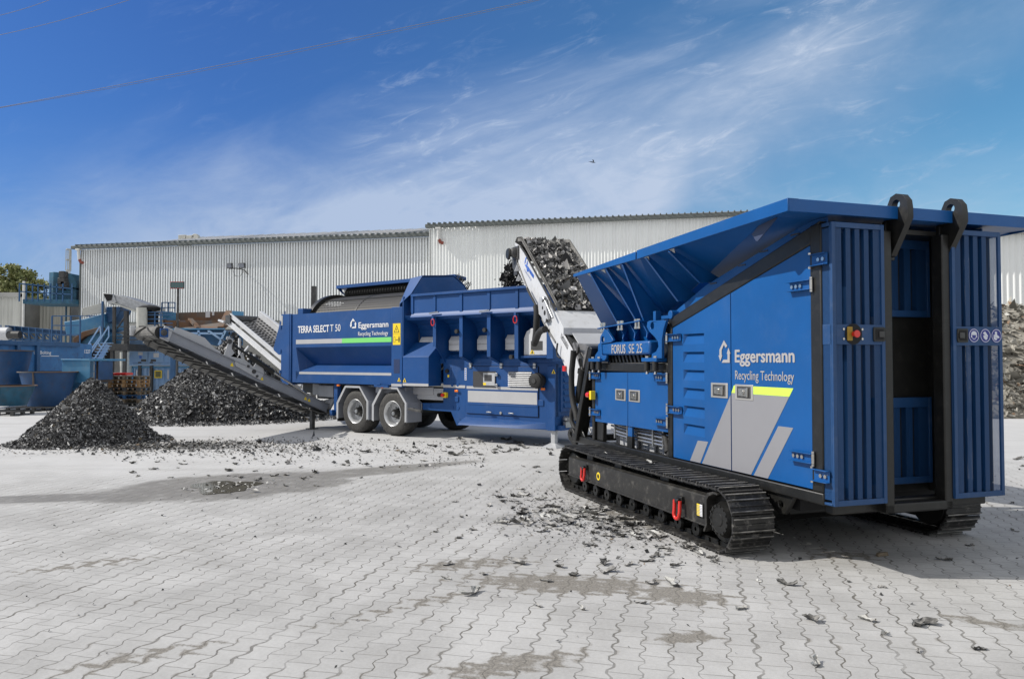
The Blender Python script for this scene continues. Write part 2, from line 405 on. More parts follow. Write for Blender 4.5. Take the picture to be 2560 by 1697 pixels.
def chip_mat(name, stops, rough=.55, metal=.0, spec=.5):
    m = bpy.data.materials.new(name); m.use_nodes = True; n = NT(m.node_tree); b = n.n['Principled BSDF']
    g = n.new('ShaderNodeNewGeometry'); r = n.new('ShaderNodeValToRGB'); r.color_ramp.interpolation = 'CONSTANT'
    n.l.new(g.outputs['Random Per Island'], r.inputs[0])
    e = r.color_ramp.elements
    while len(e) < len(stops): e.new(.5)
    for i, (p, c) in enumerate(stops): e[i].position = p; e[i].color = tuple(c) + (1,)
    n.l.new(r.outputs[0], b.inputs['Base Color']); b.inputs['Roughness'].default_value = rough; b.inputs['Metallic'].default_value = metal
    b.inputs['Specular IOR Level'].default_value = spec
    return m
M['chips'] = chip_mat('shredded_chips', [(0, (.034, .034, .035)), (.20, (.06, .06, .062)), (.42, (.098, .098, .10)), (.58, (.15, .15, .153)), (.73, (.23, .23, .233)), (.84, (.38, .38, .375)), (.93, (.60, .60, .59)), (.985, (.20, .16, .10))], .6, spec=.35)
M['beltload'] = chip_mat('belt_load_chips', [(0, (.06, .06, .06)), (.18, (.12, .12, .118)), (.36, (.20, .20, .195)), (.54, (.30, .295, .285)), (.72, (.42, .41, .40)), (.88, (.62, .61, .60)), (.97, (.20, .17, .13))], .85, spec=.2)
M['crumb'] = chip_mat('scattered_crumbs', [(0, (.03, .03, .03)), (.45, (.08, .08, .08)), (.7, (.18, .18, .175)), (.85, (.42, .41, .40)), (.95, (.14, .10, .06))], .7)
M['scrapd'] = mat('dark_rubber_scrap', (.06, .059, .057), .8, col2=(.20, .195, .185), scale=16, dirt=(.34, .33, .31), dirt_amt=.6)
M['scrapg'] = mat('grey_dusty_scrap', (.17, .167, .16), .8, col2=(.40, .39, .375), scale=14, dirt=(.5, .49, .47), dirt_amt=.4)
M['scrapw'] = mat('pale_plastic_scrap', (.52, .52, .50), .7, col2=(.30, .29, .27), scale=14)
M['heapcore'] = mat('heap_core', (.02, .02, .021), .9)
M['debris'] = chip_mat('grey_brown_debris', [(0, (.10, .095, .08)), (.25, (.20, .19, .165)), (.5, (.30, .285, .25)), (.72, (.40, .385, .34)), (.88, (.55, .54, .50)), (.95, (.22, .15, .10))], .9)
M['debriscore'] = mat('debris_heap_core', (.22, .205, .175), .95, col2=(.30, .285, .25), scale=2)


def ground_mat():
    m = bpy.data.materials.new('dusty_block_paving'); m.use_nodes = True; n = NT(m.node_tree); b = n.n['Principled BSDF']
    co = n.coord('Object'); x0, y0, z0 = n.sep(co)
    # blocks lie 13.5 degrees off the camera's line, wobbling a little as a laid surface does
    wob = n.new('ShaderNodeTexNoise'); n.set(wob.inputs[0], co); wob.inputs['Scale'].default_value = .55; wob.inputs['Detail'].default_value = 2
    wx, wy, wz = n.sep(wob.outputs['Color'])
    wf = n.new('ShaderNodeTexNoise'); n.set(wf.inputs[0], co); wf.inputs['Scale'].default_value = 9; wf.inputs['Detail'].default_value = 3
    fx, fy, fz = n.sep(wf.outputs['Color'])
    th = R(13.5)
    xx = n.m('ADD', n.m('ADD', x0, n.m('MULTIPLY', n.m('SUBTRACT', wx, .5), .16)), n.m('MULTIPLY', n.m('SUBTRACT', fx, .5), .022))
    yy = n.m('ADD', n.m('ADD', y0, n.m('MULTIPLY', n.m('SUBTRACT', wy, .5), .16)), n.m('MULTIPLY', n.m('SUBTRACT', fy, .5), .018))
    X = n.m('SUBTRACT', n.m('MULTIPLY', xx, math.cos(th)), n.m('MULTIPLY', yy, math.sin(th)))
    Y = n.m('ADD', n.m('MULTIPLY', xx, math.sin(th)), n.m('MULTIPLY', yy, math.cos(th)))
    Wd, L, A = .165, .20, .015
    k = n.m('FLOOR', n.m('ADD', n.m('DIVIDE', X, Wd), .5))
    par = n.m('MULTIPLY', n.m('FLOORED_MODULO', k, 2), .5)
    t = n.m('FRACT', n.m('ADD', n.m('DIVIDE', Y, L), par))
    tri = n.m('MULTIPLY', n.m('SUBTRACT', n.m('ABSOLUTE', n.m('SUBTRACT', t, .5)), .25), 4)      # -1..1, +1 at the block ends
    wave = n.m('MAXIMUM', n.m('MINIMUM', n.m('MULTIPLY', tri, 2.0), 1), -1)
    edge = n.m('ADD', n.m('MULTIPLY', k, Wd), n.m('MULTIPLY', wave, A))
    dx = n.m('SUBTRACT', X, edge); d1 = n.m('ADD', n.m('ABSOLUTE', dx), n.m('MULTIPLY', n.m('SUBTRACT', n.noise(co, 75, 3, .7), .5), .007))
    colm = n.m('ADD', k, n.m('GREATER_THAN', dx, 0))
    ph = n.m('FRACT', n.m('ADD', n.m('DIVIDE', Y, L), n.m('MULTIPLY', n.m('FLOORED_MODULO', n.m('ADD', colm, 0.), 2), .5)))
    d2 = n.m('MULTIPLY', n.m('MINIMUM', ph, n.m('SUBTRACT', 1, ph)), L)
    row = n.m('FLOOR', n.m('ADD', n.m('DIVIDE', Y, L), n.m('MULTIPLY', n.m('FLOORED_MODULO', colm, 2), .5)))
    wn = n.new('ShaderNodeTexWhiteNoise'); n.set(wn.inputs['Vector'], n.comb(colm, row)); rnd = wn.outputs[0]
    gap = n.noise(co, 2.6, 4, .65); gap2 = n.noise(co, .9, 3, .6)
    wk = n.new('ShaderNodeTexWhiteNoise'); n.set(wk.inputs['Vector'], n.comb(k, 3.))
    wj = n.m('MULTIPLY', n.ramp(gap, .35, .74, .0018, .0058), n.ramp(wk.outputs[0], .5, 1., .85, 2.3))
    j1 = n.ramp(d1, wj, n.m('ADD', wj, .0032), 1, 0)
    wj2 = n.ramp(gap, .35, .75, .0012, .0030)
    j2 = n.m('MULTIPLY', n.ramp(d2, wj2, n.m('ADD', wj2, .0030), 1, 0), .58)
    joint = n.m('MAXIMUM', j1, j2)
    # cement dust lies thicker further into the yard and fills the joints there
    dustn = n.noise(co, .20, 5, .6)
    far = n.ramp(n.m('ADD', y0, n.m('MULTIPLY', n.m('SUBTRACT', dustn, .5), 9.)), 9.5, 15.5)
    fill = n.m('MULTIPLY', n.m('SUBTRACT', 1, n.m('MULTIPLY', far, .93)), n.m('MULTIPLY', n.ramp(gap2, .30, .62, .30, 1.), n.ramp(n.noise(co, 3.7, 5, .7), .30, .55, .35, 1.)))
    joint = n.m('MULTIPLY', n.m('MAXIMUM', n.m('MULTIPLY', j1, fill), n.m('MULTIPLY', j2, n.m('MULTIPLY', n.m('SUBTRACT', 1, far), n.ramp(gap2, .2, .5, .45, 1)))), 1.)
    # block tone
    fine = n.noise(co, 38, 6, .7); mid = n.noise(co, 1.1, 6, .62, .4)
    tone = n.m('ADD', n.m('MULTIPLY', n.ramp(mid, .3, .7), .34), n.m('ADD', n.m('MULTIPLY', n.m('POWER', rnd, 2.), .10), n.m('MULTIPLY', n.ramp(fine, .3, .7), .16)))
    spk = n.noise(co, 150, 3, .8)
    tone = n.m('ADD', tone, n.m('MULTIPLY', n.ramp(spk, .5, .75), .16))
    c = n.mix(tone, (.47, .467, .46), (.17, .165, .157))
    c = n.mix(n.m('ADD', n.m('MULTIPLY', far, .65), n.m('MULTIPLY', n.ramp(dustn, .52, .7), .25)), c, (.50, .50, .50))
    # tyre-drag streaks in the dust of the back yard
    st = n.noise(n.comb(n.m('MULTIPLY', x0, .06), n.m('MULTIPLY', y0, .9)), 1.4, 5, .6)
    c = n.mix(n.m('MULTIPLY', n.ramp(st, .53, .70), n.m('MULTIPLY', far, .5)), c, (.29, .285, .275))

    def ell(cx, cy, rx, ry, rot, soft=.35, wn_=.5, sc_=1.6):
        a = R(rot); dx_ = n.m('SUBTRACT', x0, cx); dy_ = n.m('SUBTRACT', y0, cy)
        u = n.m('DIVIDE', n.m('ADD', n.m('MULTIPLY', dx_, math.cos(a)), n.m('MULTIPLY', dy_, math.sin(a))), rx)
        v = n.m('DIVIDE', n.m('SUBTRACT', n.m('MULTIPLY', dy_, math.cos(a)), n.m('MULTIPLY', dx_, math.sin(a))), ry)
        r = n.m('SQRT', n.m('ADD', n.m('MULTIPLY', u, u), n.m('MULTIPLY', v, v)))
        r = n.m('ADD', r, n.m('MULTIPLY', n.m('SUBTRACT', n.noise(co, sc_, 6, .65), .5), wn_))
        return n.ramp(r, 1 - soft / 2, 1 + soft / 2, 1, 0)
    # damp track across the yard and round the puddle
    w_ = [(-4.0, 10.9, 1.75, 1.15, 30, .30, .8, 1.9), (-5.9, 9.9, 2.3, .30, 12, .35, .6, 1.4), (-3.0, 11.8, 1.9, .42, 28, .4, .6, 1.4),
          (-1.9, 12.7, 1.5, .28, 32, .7, .8, 1.6), (-8.6, 9.2, 2.4, .26, 12, .6, .8, 1.4)]
    damp = None
    for q in w_:
        e = ell(*q); damp = e if damp is None else n.m('MAXIMUM', damp, e)
    damp = n.m('MULTIPLY', damp, n.ramp(n.noise(co, 4.5, 8, .7), .25, .55, .55, 1.))
    c = n.mix(n.m('MULTIPLY', damp, .80), c, (.15, .14, .122))
    # sand and soil patches pressed between the blocks in front
    soil = None
    for cx, cy, rx, ry, rot, amp in [(.42, 6.1, 1.0, .34, -8, 1.), (1.25, 5.8, .50, .30, -20, 1.), (1.1, 4.93, .26, .12, 10, 1.1), (-.35, 6.7, .8, .25, 15, .8), (1.35, 8.7, .6, 1.3, 30, .8),
              (-6.3, 7.6, 1.0, .26, 20, .75), (3.2, 5.2, .35, .16, -30, .8), (3.0, 7.0, .5, .3, 0, .7), (-2.2, 4.6, .7, .18, 30, .7), (.0, 4.5, .6, .2, 20, .9), (-3.6, 6.7, .9, .2, 30, .7), (-.7, 5.6, 1.2, .16, 40, .6)]:
        a_ = R(rot); dx_ = n.m('SUBTRACT', x0, cx); dy_ = n.m('SUBTRACT', y0, cy)
        u = n.m('DIVIDE', n.m('ADD', n.m('MULTIPLY', dx_, math.cos(a_)), n.m('MULTIPLY', dy_, math.sin(a_))), rx)
        v = n.m('DIVIDE', n.m('SUBTRACT', n.m('MULTIPLY', dy_, math.cos(a_)), n.m('MULTIPLY', dx_, math.sin(a_))), ry)
        gs = n.m('MULTIPLY', n.m('EXPONENT', n.m('MULTIPLY', n.m('ADD', n.m('MULTIPLY', u, u), n.m('MULTIPLY', v, v)), -1.)), amp)
        soil = gs if soil is None else n.m('MAXIMUM', soil, gs)
    sn = n.noise(co, 7.5, 9, .68, .3); sn2 = n.noise(co, 55, 4, .7)
    jn = n.ramp(n.m('MINIMUM', d1, d2), .0, .045, .32, 0)              # dirt gathers along the joints
    sv_ = n.m('ADD', n.m('ADD', soil, jn), n.m('ADD', n.m('MULTIPLY', n.m('SUBTRACT', sn, .5), 1.5), n.m('MULTIPLY', n.m('SUBTRACT', sn2, .5), .35)))
    soil = n.m('MULTIPLY', n.ramp(sv_, .58, .90), n.ramp(soil, .05, .3))
    soilj = n.m('MULTIPLY', n.ramp(n.m('ADD', gap, n.m('MULTIPLY', n.m('SUBTRACT', sn, .5), .5)), .56, .72), n.ramp(n.m('ADD', d1, n.m('MULTIPLY', n.m('SUBTRACT', sn2, .5), .02)), .006, .030, 1, 0))
    soil_all = n.m('MAXIMUM', n.m('MULTIPLY', soil, .85), n.m('MULTIPLY', soilj, n.m('MULTIPLY', fill, .85)))
    c = n.mix(soil_all, c, n.mix(n.ramp(sn2, .35, .65), (.235, .215, .185), (.12, .11, .095)))
    jc = n.mix(n.ramp(gap2, .4, .6), (.075, .07, .062), (.13, .122, .108))
    c = n.mix(n.m('MULTIPLY', joint, n.m('SUBTRACT', 1, n.m('MULTIPLY', soil_all, .55))), c, jc)
    n.set(b.inputs['Base Color'], c)
    n.set(b.inputs['Roughness'], n.m('SUBTRACT', .88, n.m('MULTIPLY', damp, .28)))
    b.inputs['Specular IOR Level'].default_value = .3
    hgt = n.m('ADD', n.m('MULTIPLY', joint, -1.), n.m('ADD', n.m('MULTIPLY', fine, .12), n.m('MULTIPLY', rnd, .35)))
    bn = n.new('ShaderNodeBump'); bn.inputs['Strength'].default_value = .5; bn.inputs['Distance'].default_value = .006
    n.set(bn.inputs['Height'], hgt); n.l.new(bn.outputs[0], b.inputs['Normal'])
    return m
M['ground'] = ground_mat()

# ------------------------------------------------------------------ ground, puddle
g = MB().quad((-900, -100, 0), (900, -100, 0), (900, 1500, 0), (-900, 1500, 0)).build('ground', M['ground'], smooth=0, fix=False)
tag(g, 'pale dusty yard paved with wavy interlocking blocks', None, None, 'structure')
m = bpy.data.materials.new('puddle_water'); m.use_nodes = True; b_ = m.node_tree.nodes['Principled BSDF']
b_.inputs['Base Color'].default_value = (.085, .08, .066, 1); b_.inputs['Roughness'].default_value = .06; b_.inputs['IOR'].default_value = 1.33
pd = MB(); pts = []
for i in range(48):
    t = 2 * math.pi * i / 48; r = 1 + .16 * math.sin(3 * t + 1) + .10 * math.sin(5 * t + .4) + .05 * math.sin(11 * t)
    a, b2 = .42 * r * math.cos(t), .56 * r * math.sin(t); th = R(25)
    pts.append((-4.02 + a * math.cos(th) - b2 * math.sin(th), 10.78 + a * math.sin(th) + b2 * math.cos(th), .004))
pd.ext(pts, (0, 0, .0015)); tag(pd.build('puddle', m, smooth=0), 'small brown puddle in the damp patch left of centre', None, None, 'structure')

# ------------------------------------------------------------------ chips, heaps
def chip_cloud(P, size, flat=0., nrm=None, stretch=(.5, 1.6), bend=.5):
    """P: Nx3 positions, size: N; returns vertices and triangles of small folded shreds"""
    n = len(P)
    a = rng.normal(size=(n, 3)); a /= np.linalg.norm(a, axis=1, keepdims=True)
    up = np.tile([0, 0, 1.], (n, 1)) if nrm is None else nrm
    nn = up * flat + rng.normal(size=(n, 3)) * (1 - flat * .75); nn /= np.linalg.norm(nn, axis=1, keepdims=True)
    x = np.cross(nn, a); x /= np.linalg.norm(x, axis=1, keepdims=True) + 1e-9; y = np.cross(nn, x)
    st = rng.uniform(*stretch, size=(n, 1)); s = size.reshape(-1, 1)
    j = lambda: rng.uniform(.55, 1.15, size=(n, 1))
    lift = nn * s * rng.uniform(-bend, bend, size=(n, 1))
    v = np.stack([P - x * s * st * j(), P - y * s * j() + lift, P + x * s * st * j(), P + y * s * j() + lift, P + (rng.normal(size=(n, 3)) * .15) * s], 1).reshape(-1, 3)
    k = np.arange(n)[:, None] * 5
    f = np.concatenate([k + [0, 1, 4], k + [1, 2, 4], k + [2, 3, 4], k + [3, 0, 4]], 1).reshape(-1, 3)
    return v, f
def np_mesh(name, v, f, mt, parent=None):
    me = bpy.data.meshes.new(name); me.vertices.add(len(v)); me.vertices.foreach_set('co', v.astype(np.float32).ravel())
    me.loops.add(len(f) * 3); me.loops.foreach_set('vertex_index', f.astype(np.int32).ravel())
    me.polygons.add(len(f)); me.polygons.foreach_set('loop_start', np.arange(0, len(f) * 3, 3, dtype=np.int32))
    me.update(calc_edges=True); me.validate(); me.materials.append(mt)
    o = bpy.data.objects.new(name, me); C.objects.link(o)
    if parent: o.parent = parent
    return o
def cone_h(dx, dy, Rr, Hh, seed=0.):
    ang = np.arctan2(dy, dx); r = np.hypot(dx, dy)
    rr = Rr * (1 + .05 * np.sin(3 * ang + seed) + .035 * np.sin(5 * ang + 2 * seed) + .02 * np.sin(11 * ang + seed))
    t = np.clip(1 - r / rr, 0, 1)
    h = Hh * (t + .0) - Hh * .06 * np.exp(-(r / (Rr * .10)) ** 2)
    return h + (.02 * np.sin(dx * 7 + seed) * np.cos(dy * 6) + .035 * np.sin(dx * 2.9 + 2 * seed) * np.sin(dy * 3.3)) * np.minimum(1, t * 6)
def heap(name, label, cx, cy, Rr, Hh, nchip, size, toe=1.25, seed=0., stretch=(1, 1)):
    N = 40; th = np.linspace(0, 2 * np.pi, N * 2, endpoint=False); rs = np.linspace(0, 1.12, N)
    V = []
    for r in rs:
        X = r * Rr * np.cos(th); Y = r * Rr * np.sin(th)
        V.append(np.stack([X * stretch[0], Y * stretch[1], cone_h(X, Y, Rr, Hh, seed) - .03 - .02 * (r > 1)], 1))
    V = np.concatenate(V); n2 = N * 2; f = []
    for i in range(N - 1):
        for k in range(n2):
            a, b, c_, d = i * n2 + k, i * n2 + (k + 1) % n2, (i + 1) * n2 + (k + 1) % n2, (i + 1) * n2 + k
            f += [(a, d, c_), (a, c_, b)]
    t = thing(name, label, 'shred heap', (cx, cy, 0))
    np_mesh('heap_core', V, np.array(f), M['heapcore'], t)
    ang = rng.uniform(0, 2 * np.pi, nchip); u = rng.uniform(0, 1, nchip); r = Rr * toe * np.sqrt(u) ** 1.05
    edge = r > Rr * 1.0; keep = ~edge | (rng.uniform(size=nchip) < np.exp(-(r / Rr - 1) * 7) * .7)
    ang, r = ang[keep], r[keep]; X = r * np.cos(ang); Y = r * np.sin(ang)
    s = size * rng.lognormal(0, .42, len(X))
    Z = cone_h(X, Y, Rr, Hh, seed) + rng.uniform(-.015, .025, len(X)) * (size / .03) + s * .2
    slope = Hh / Rr; nr = np.stack([np.cos(ang) * slope, np.sin(ang) * slope, np.ones(len(X))], 1); nr /= np.linalg.norm(nr, axis=1, keepdims=True)
    v, ff = chip_cloud(np.stack([X * stretch[0], Y * stretch[1], np.maximum(Z, .008)], 1), s, .45, nr)
    v[:, 2] = np.maximum(v[:, 2], .003)
    o = np_mesh('shred_chips', v, ff, M['chips'], t); o['kind'] = 'stuff'
    return t
heap('shred_heap', 'low dark cone of fine shredded chips nearest the camera at left', -9.2, 16.85, 1.40, 1.45, 44000, .019, toe=1.18, seed=1.3)
heap('shred_heap', 'larger dark heap of shredded chips behind the raised side conveyor', -8.95, 24.4, 3.05, 2.5, 44000, .030, seed=2.1)

def scatter(name, label, cat, pts, size, mt, flat=.75):
    P = np.array(pts); s = size * rng.lognormal(0, .5, len(P)); P[:, 2] = s * .35 + .004
    v, f = chip_cloud(P, s, flat); v[:, 2] = np.maximum(v[:, 2], .003)
    return tag(np_mesh(name, v, f, mt), label, cat, None, 'stuff')
# tail of fine chips to the right of the near heap, thinning out across the yard
pp = []
while len(pp) < 5200:
    t = rng.uniform(0, 1); x = -7.9 + 3.9 * t ** 1.3 + rng.normal(0, .25); y = 15.9 + 1.4 * t * rng.uniform(-.5, .8) + rng.normal(0, .42)
    if rng.uniform() < (1 - t) ** 1.4 + .10: pp.append((x, y, 0))
for _ in range(1500):
    pp.append((rng.uniform(-11.3, -3.2), 15.3 + rng.normal(0, .55), 0))
for _ in range(1100):
    x = rng.uniform(-7, -.4); y = rng.uniform(13.6, 18.2) - .15 * x; pp.append((x, y - 1.2, 0))
scatter('chip_scatter', 'fine dark chips strewn over the yard beside the near heap', 'scattered chips', pp, .017, M['crumb'], .8)
pp = []
for _ in range(700):
    a = rng.uniform(0, 1); pp.append((rng.normal(1.2, .9), rng.normal(9.3, 1.0), 0))
for _ in range(500): pp.append((rng.normal(.9, .45), rng.normal(8.2, .55), 0))
for _ in range(500): pp.append((rng.uniform(-5, 5), rng.uniform(3.6, 12), 0))
for _ in range(500): pp.append((rng.uniform(-3.2, 1.6), rng.normal(15.2, .55), 0))
for _ in range(260): pp.append((rng.uniform(5, 11), rng.uniform(7, 14), 0))
for _ in range(1500):
    t = rng.uniform(); p_ = ground(1270 + 560 * t ** .8 + rng.normal(0, 60), 1268 + 96 * t + rng.normal(0, 30)); q_ = SH.mi @ (p_ - SH.o)
    if q_.x < -.03: pp.append((p_.x, p_.y, 0))
scatter('crumb_scatter', 'small crumbs of shredded material in front of the crawler tracks', 'scattered crumbs', pp, .009, M['crumb'], .85)
pp = [(-3.95 + rng.normal(0, .26), 10.75 + rng.normal(0, .28), 0) for _ in range(80)]
scatter('puddle_litter', 'pale flakes floating on the small brown puddle', 'flakes', pp, .017, M['scrapw'], .95)

# single scraps lying about
def scrap_mesh(seed, big=0):
    r = np.random.default_rng(seed); n, k = 7, 5
    L, Wd = r.uniform(.06, .12), r.uniform(.025, .055); cx, cz = r.uniform(-1, 1, 2)
    V = []
    for i in range(n):
        for j in range(k):
            a = (i / (n - 1) - .5) * 2; b = (j / (k - 1) - .5) * 2
            w = Wd * (1 - .35 * abs(a) ** 3) * (1 + .35 * math.sin(a * 5 + seed))
            V.append((a * L + r.normal(0, .006), b * w + r.normal(0, .006) + .02 * math.sin(3 * a + seed), .006 + .022 * cx ** 2 * a * a + .030 * abs(b) * (.4 + .6 * cz ** 2) * (1 + .6 * math.sin(2.5 * a + seed)) + abs(r.normal(0, .013))))
    V = np.array(V); V[:, 2] -= V[:, 2].min() - .003
    f = []
    for i in range(n - 1):
        for j in range(k - 1):
            if r.uniform() < .04 and (j in (0, k - 2)): continue
            a, b, c_, d = i * k + j, i * k + j + 1, (i + 1) * k + j + 1, (i + 1) * k + j
            f += [(a, b, c_), (a, c_, d)]
    n0 = len(V); V2 = V + [0, 0, .004]; F_ = np.array(f)
    return np.concatenate([V2, V]), np.concatenate([F_, F_[:, ::-1] + n0])
SM = {}
for kmt in ('scrapd', 'scrapg', 'scrapw'):
    for sd in range(6):
        v, f = scrap_mesh(sd + {'scrapd': 0, 'scrapg': 20, 'scrapw': 40}[kmt]); o = np_mesh('scrap_piece', v, f, M[kmt]); SM[kmt, sd] = o.data; bpy.data.objects.remove(o)
KN = {'scrapd': ('curled dark rubber', 'rubber scrap'), 'scrapg': ('dusty grey', 'grey scrap'), 'scrapw': ('pale whitish', 'pale scrap')}
def scrap(x, y, k, s, where, grp, z=0.):
    o = bpy.data.objects.new({'scrapd': 'rubber_scrap', 'scrapg': 'grey_scrap', 'scrapw': 'pale_scrap'}[k], SM[k, random.randrange(6)]); C.objects.link(o)
    o.location = (x, y, z); o.scale = (s, s, s * random.uniform(.6, 1.15)); o.rotation_euler = (random.uniform(-.15, .15), random.uniform(-.15, .15), random.uniform(0, 6.28))
    tag(o, '%s scrap lying on the paving %s' % (KN[k][0], where), KN[k][1], '%s scraps %s' % (KN[k][0], grp))
# thick litter beside the crawler track
for i in range(185):
    t = random.random(); px = 1270 + 560 * t ** .8 + random.gauss(0, 45); py = 1268 + 96 * t + random.gauss(0, 26)
    if px > 1900 or py < 1215 or py > 1440: continue
    p = ground(px, py)
    if SH.mi @ (p - SH.o) is not None:
        q = SH.mi @ (p - SH.o)
        if q.x > -.06: continue
    scrap(p.x, p.y, random.choices(('scrapd', 'scrapg', 'scrapw'), (3, 6, 2.6))[0], random.uniform(.35, 1.0), 'in the litter beside the black crawler track', 'beside the crawler track')
for (px, py, k, s) in [(1121, 1411, 'scrapd', .6), (1116, 1447, 'scrapw', .6), (1295, 1408, 'scrapg', 1.), (1388, 1402, 'scrapw', .6), (1400, 1418, 'scrapd', .6),
                       (1207, 1435, 'scrapg', .7), (1435, 1438, 'scrapd', .6), (1366, 1452, 'scrapd', .6), (1573, 1412, 'scrapg', .9), (1520, 1430, 'scrapg', 1.),
                       (1618, 1402, 'scrapd', .8), (1640, 1391, 'scrapd', .9), (1690, 1413, 'scrapd', .7), (1510, 1410, 'scrapd', .8), (1627, 1458, 'scrapg', .8),
                       (1677, 1460, 'scrapw', .9), (1180, 1484, 'scrapw', 1.25), (1345, 1515, 'scrapg', .45), (1456, 1522, 'scrapw', .45), (1601, 1507, 'scrapg', .7),
                       (1968, 1461, 'scrapd', .8), (1896, 1453, 'scrapw', .4), (2122, 1454, 'scrapd', .3), (1852, 1522, 'scrapw', .5), (2029, 1552, 'scrapd', .85),
                       (2168, 1550, 'scrapw', .6), (2212, 1585, 'scrapw', .6), (2310, 1561, 'scrapd', 1.1), (2296, 1629, 'scrapg', .5), (2448, 1623, 'scrapd', .85),
                       (2040, 1660, 'scrapw', .75), (2204, 1468, 'scrapg', .5), (2360, 1400, 'scrapd', .7), (2425, 1363, 'scrapd', .6), (2535, 1327, 'scrapd', .5),
                       (1182, 1325, 'scrapg', .7), (1258, 1253, 'scrapd', .9), (1284, 1267, 'scrapg', .6), (1223, 1264, 'scrapg', .7), (1154, 1292, 'scrapg', .6),
                       (1139, 1254, 'scrapg', .7), (1148, 1345, 'scrapd', .5), (1090, 1330, 'scrapd', .4), (1021, 1238, 'scrapg', .35), (1193, 1246, 'scrapg', .4),
                       (1385, 1248, 'scrapd', .6), (1340, 1168, 'scrapd', 1.), (1345, 1180, 'scrapg', .9), (1309, 1166, 'scrapd', .6), (1380, 1176, 'scrapg', .7),
                       (2530, 1258, 'scrapd', .6), (2545, 1148, 'scrapd', 1.3), (2556, 1166, 'scrapd', .9), (2020, 1320, 'scrapw', .4)]:
    p = ground(px, py); d = p.y; s *= .8
    where = 'in the front paving near the sandy patch' if px < 1780 and py > 1390 else ('left of the crawler track' if px < 1450 else 'below and behind the shredder rear')
    scrap(p.x, p.y, k, s, where, {'in the front paving near the sandy patch': 'on the front paving', 'left of the crawler track': 'left of the crawler track'}.get(where, 'below the shredder rear'))
for i in range(46):
    px = random.choice([random.gauss(1275, 60), random.gauss(1200, 110), random.gauss(1000, 150)]); py = random.gauss(1118, 9) + (12 if px < 1120 else 0)
    if px > 1385: continue
    p = ground(px, py)
    scrap(p.x, p.y, random.choices(('scrapd', 'scrapg', 'scrapw'), (6, 3, 1))[0], random.uniform(.5, 1.3), 'below the trommel screen cabinet', 'below the trommel screen')
for i in range(34):
    p = ground(random.uniform(300, 960), random.uniform(1140, 1215))
    scrap(p.x, p.y, random.choices(('scrapd', 'scrapg'), (6, 2))[0], random.uniform(.35, .8), 'around the damp track by the puddle', 'around the puddle')
bk = MB().hexa([(0, 0, 0), (.13, .01, 0), (.14, .05, 0), (.01, .045, 0), (0.01, 0, .03), (.12, .012, .034), (.13, .045, .03), (.02, .04, .028)]).build('wood_chunk', M['wood'], bevel=.004)
p = ground(2195, 1392); bk.location = (p.x, p.y, .001); bk.rotation_euler = (0, 0, .3); tag(bk, 'brown chunk of wood in the shadow behind the shredder', 'wood chunk')

# ================================================================== the tracked shredder
S = thing('tracked_shredder', 'big blue tracked shredder with slanted hopper standing at right', 'shredder', SH.o, SH.yaw)
VB, VR = .495, 2.35                                           # side planes of the body
def side_px(conv, pts, v=VB, F_=SH): return [tuple(F_.side(*conv(x, y), v)) for x, y in pts]
def back_px(conv, pts, u, F_=SH): return [tuple(F_.back(*conv(x, y), u)) for x, y in pts]
def beam_lo(u): return 2.135 + (1.686 - u) * .2654
# frame: rails, posts, sloping beams, cross members
fr = MB()
for v0, v1 in ((VB - .012, VB + .09), (VR - .09, VR + .012)):
    fr.box(v0, v1, -.76, 4.62, .555, .655)
    fr.px([(1.69, .655), (1.79, .655), (1.79, 2.215), (1.69, 2.13)], v0, v1)
    fr.box(v0, v1, -.76, -.625, .655, 2.905)
    fr.px([(1.785, 2.225), (1.69, 2.13), (-.625, 2.745), (-.76, 2.93), (-.76, 2.905)] if 0 else [(1.785, 2.225), (1.69, 2.128), (-.625, 2.742), (-.745, 2.93)], v0 + .003, v1 - .003)
    fr.box(v0, v1, 3.82, 3.905, .655, 1.62)
    fr.box(v0, v1, 1.79, 3.93, 1.622, 1.728)
    fr.box(v0 + .03, v1 - .01, 3.60, 3.80, .655, .95)
for u0, u1, za_, zb_ in ((-.76, -.66, .47, .57), (4.5, 4.6, .56, .655), (1.7, 1.78, 1.9, 2.1), (3.83, 3.9, 1.5, 1.62)):
    fr.box(VB + .09, VR - .09, u0, u1, za_, zb_)
fr.build('chassis_frame', M['black'], S, bevel=.012)
ins = MB()
ins.px([(-.38, .66), (1.60, .66), (1.60, 2.08), (-.38, 2.66)], VB + .06, VR - .03)
ins.box(VB + .16, VR - .1, 1.85, 3.8, .98, 1.60); ins.box(.62, 2.3, -.3, 4.4, .42, .55)
ins.build('engine_compartment', M['dark'], S, smooth=0)

def louvres(m_, holes):
    for h in holes:
        (u0, zt_), (u1, zb_) = (h[0][0], h[0][1]), (h[2][0], h[2][1])
        m_.ext([(VB + .001, u0, zb_), (VB + .001, u1, zb_), (VB + .042, u1, zt_ + .004), (VB + .042, u0 - .035, zt_ + .004)], (.004, 0, -.001))
        m_.ext([(VB + .001, u0, zb_), (VB + .042, u0 - .035, zt_ + .004), (VB + .001, u0, zt_ + .002)], (.003, .003, 0)); m_.ext([(VB + .002, u1, zb_), (VB + .030, u1, zt_), (VB + .002, u1, zt_)], (0, -.003, 0))
holes = [[(1.46, 2.050 - .197 * i), (1.04, 2.047 - .197 * i), (1.04, 1.936 - .197 * i), (1.46, 1.938 - .197 * i)] for i in range(6)]
d1 = MB().px([(1.685, .668), (.562, .668), (.562, beam_lo(.562) - .008), (1.685, beam_lo(1.685) - .008)], VB, VB + .03, holes)
louvres(d1, holes)
D1 = d1.build('side_door', M['sblue'], S, bevel=.003, smooth=30, label='blue side door with six louvres and a slanted top')
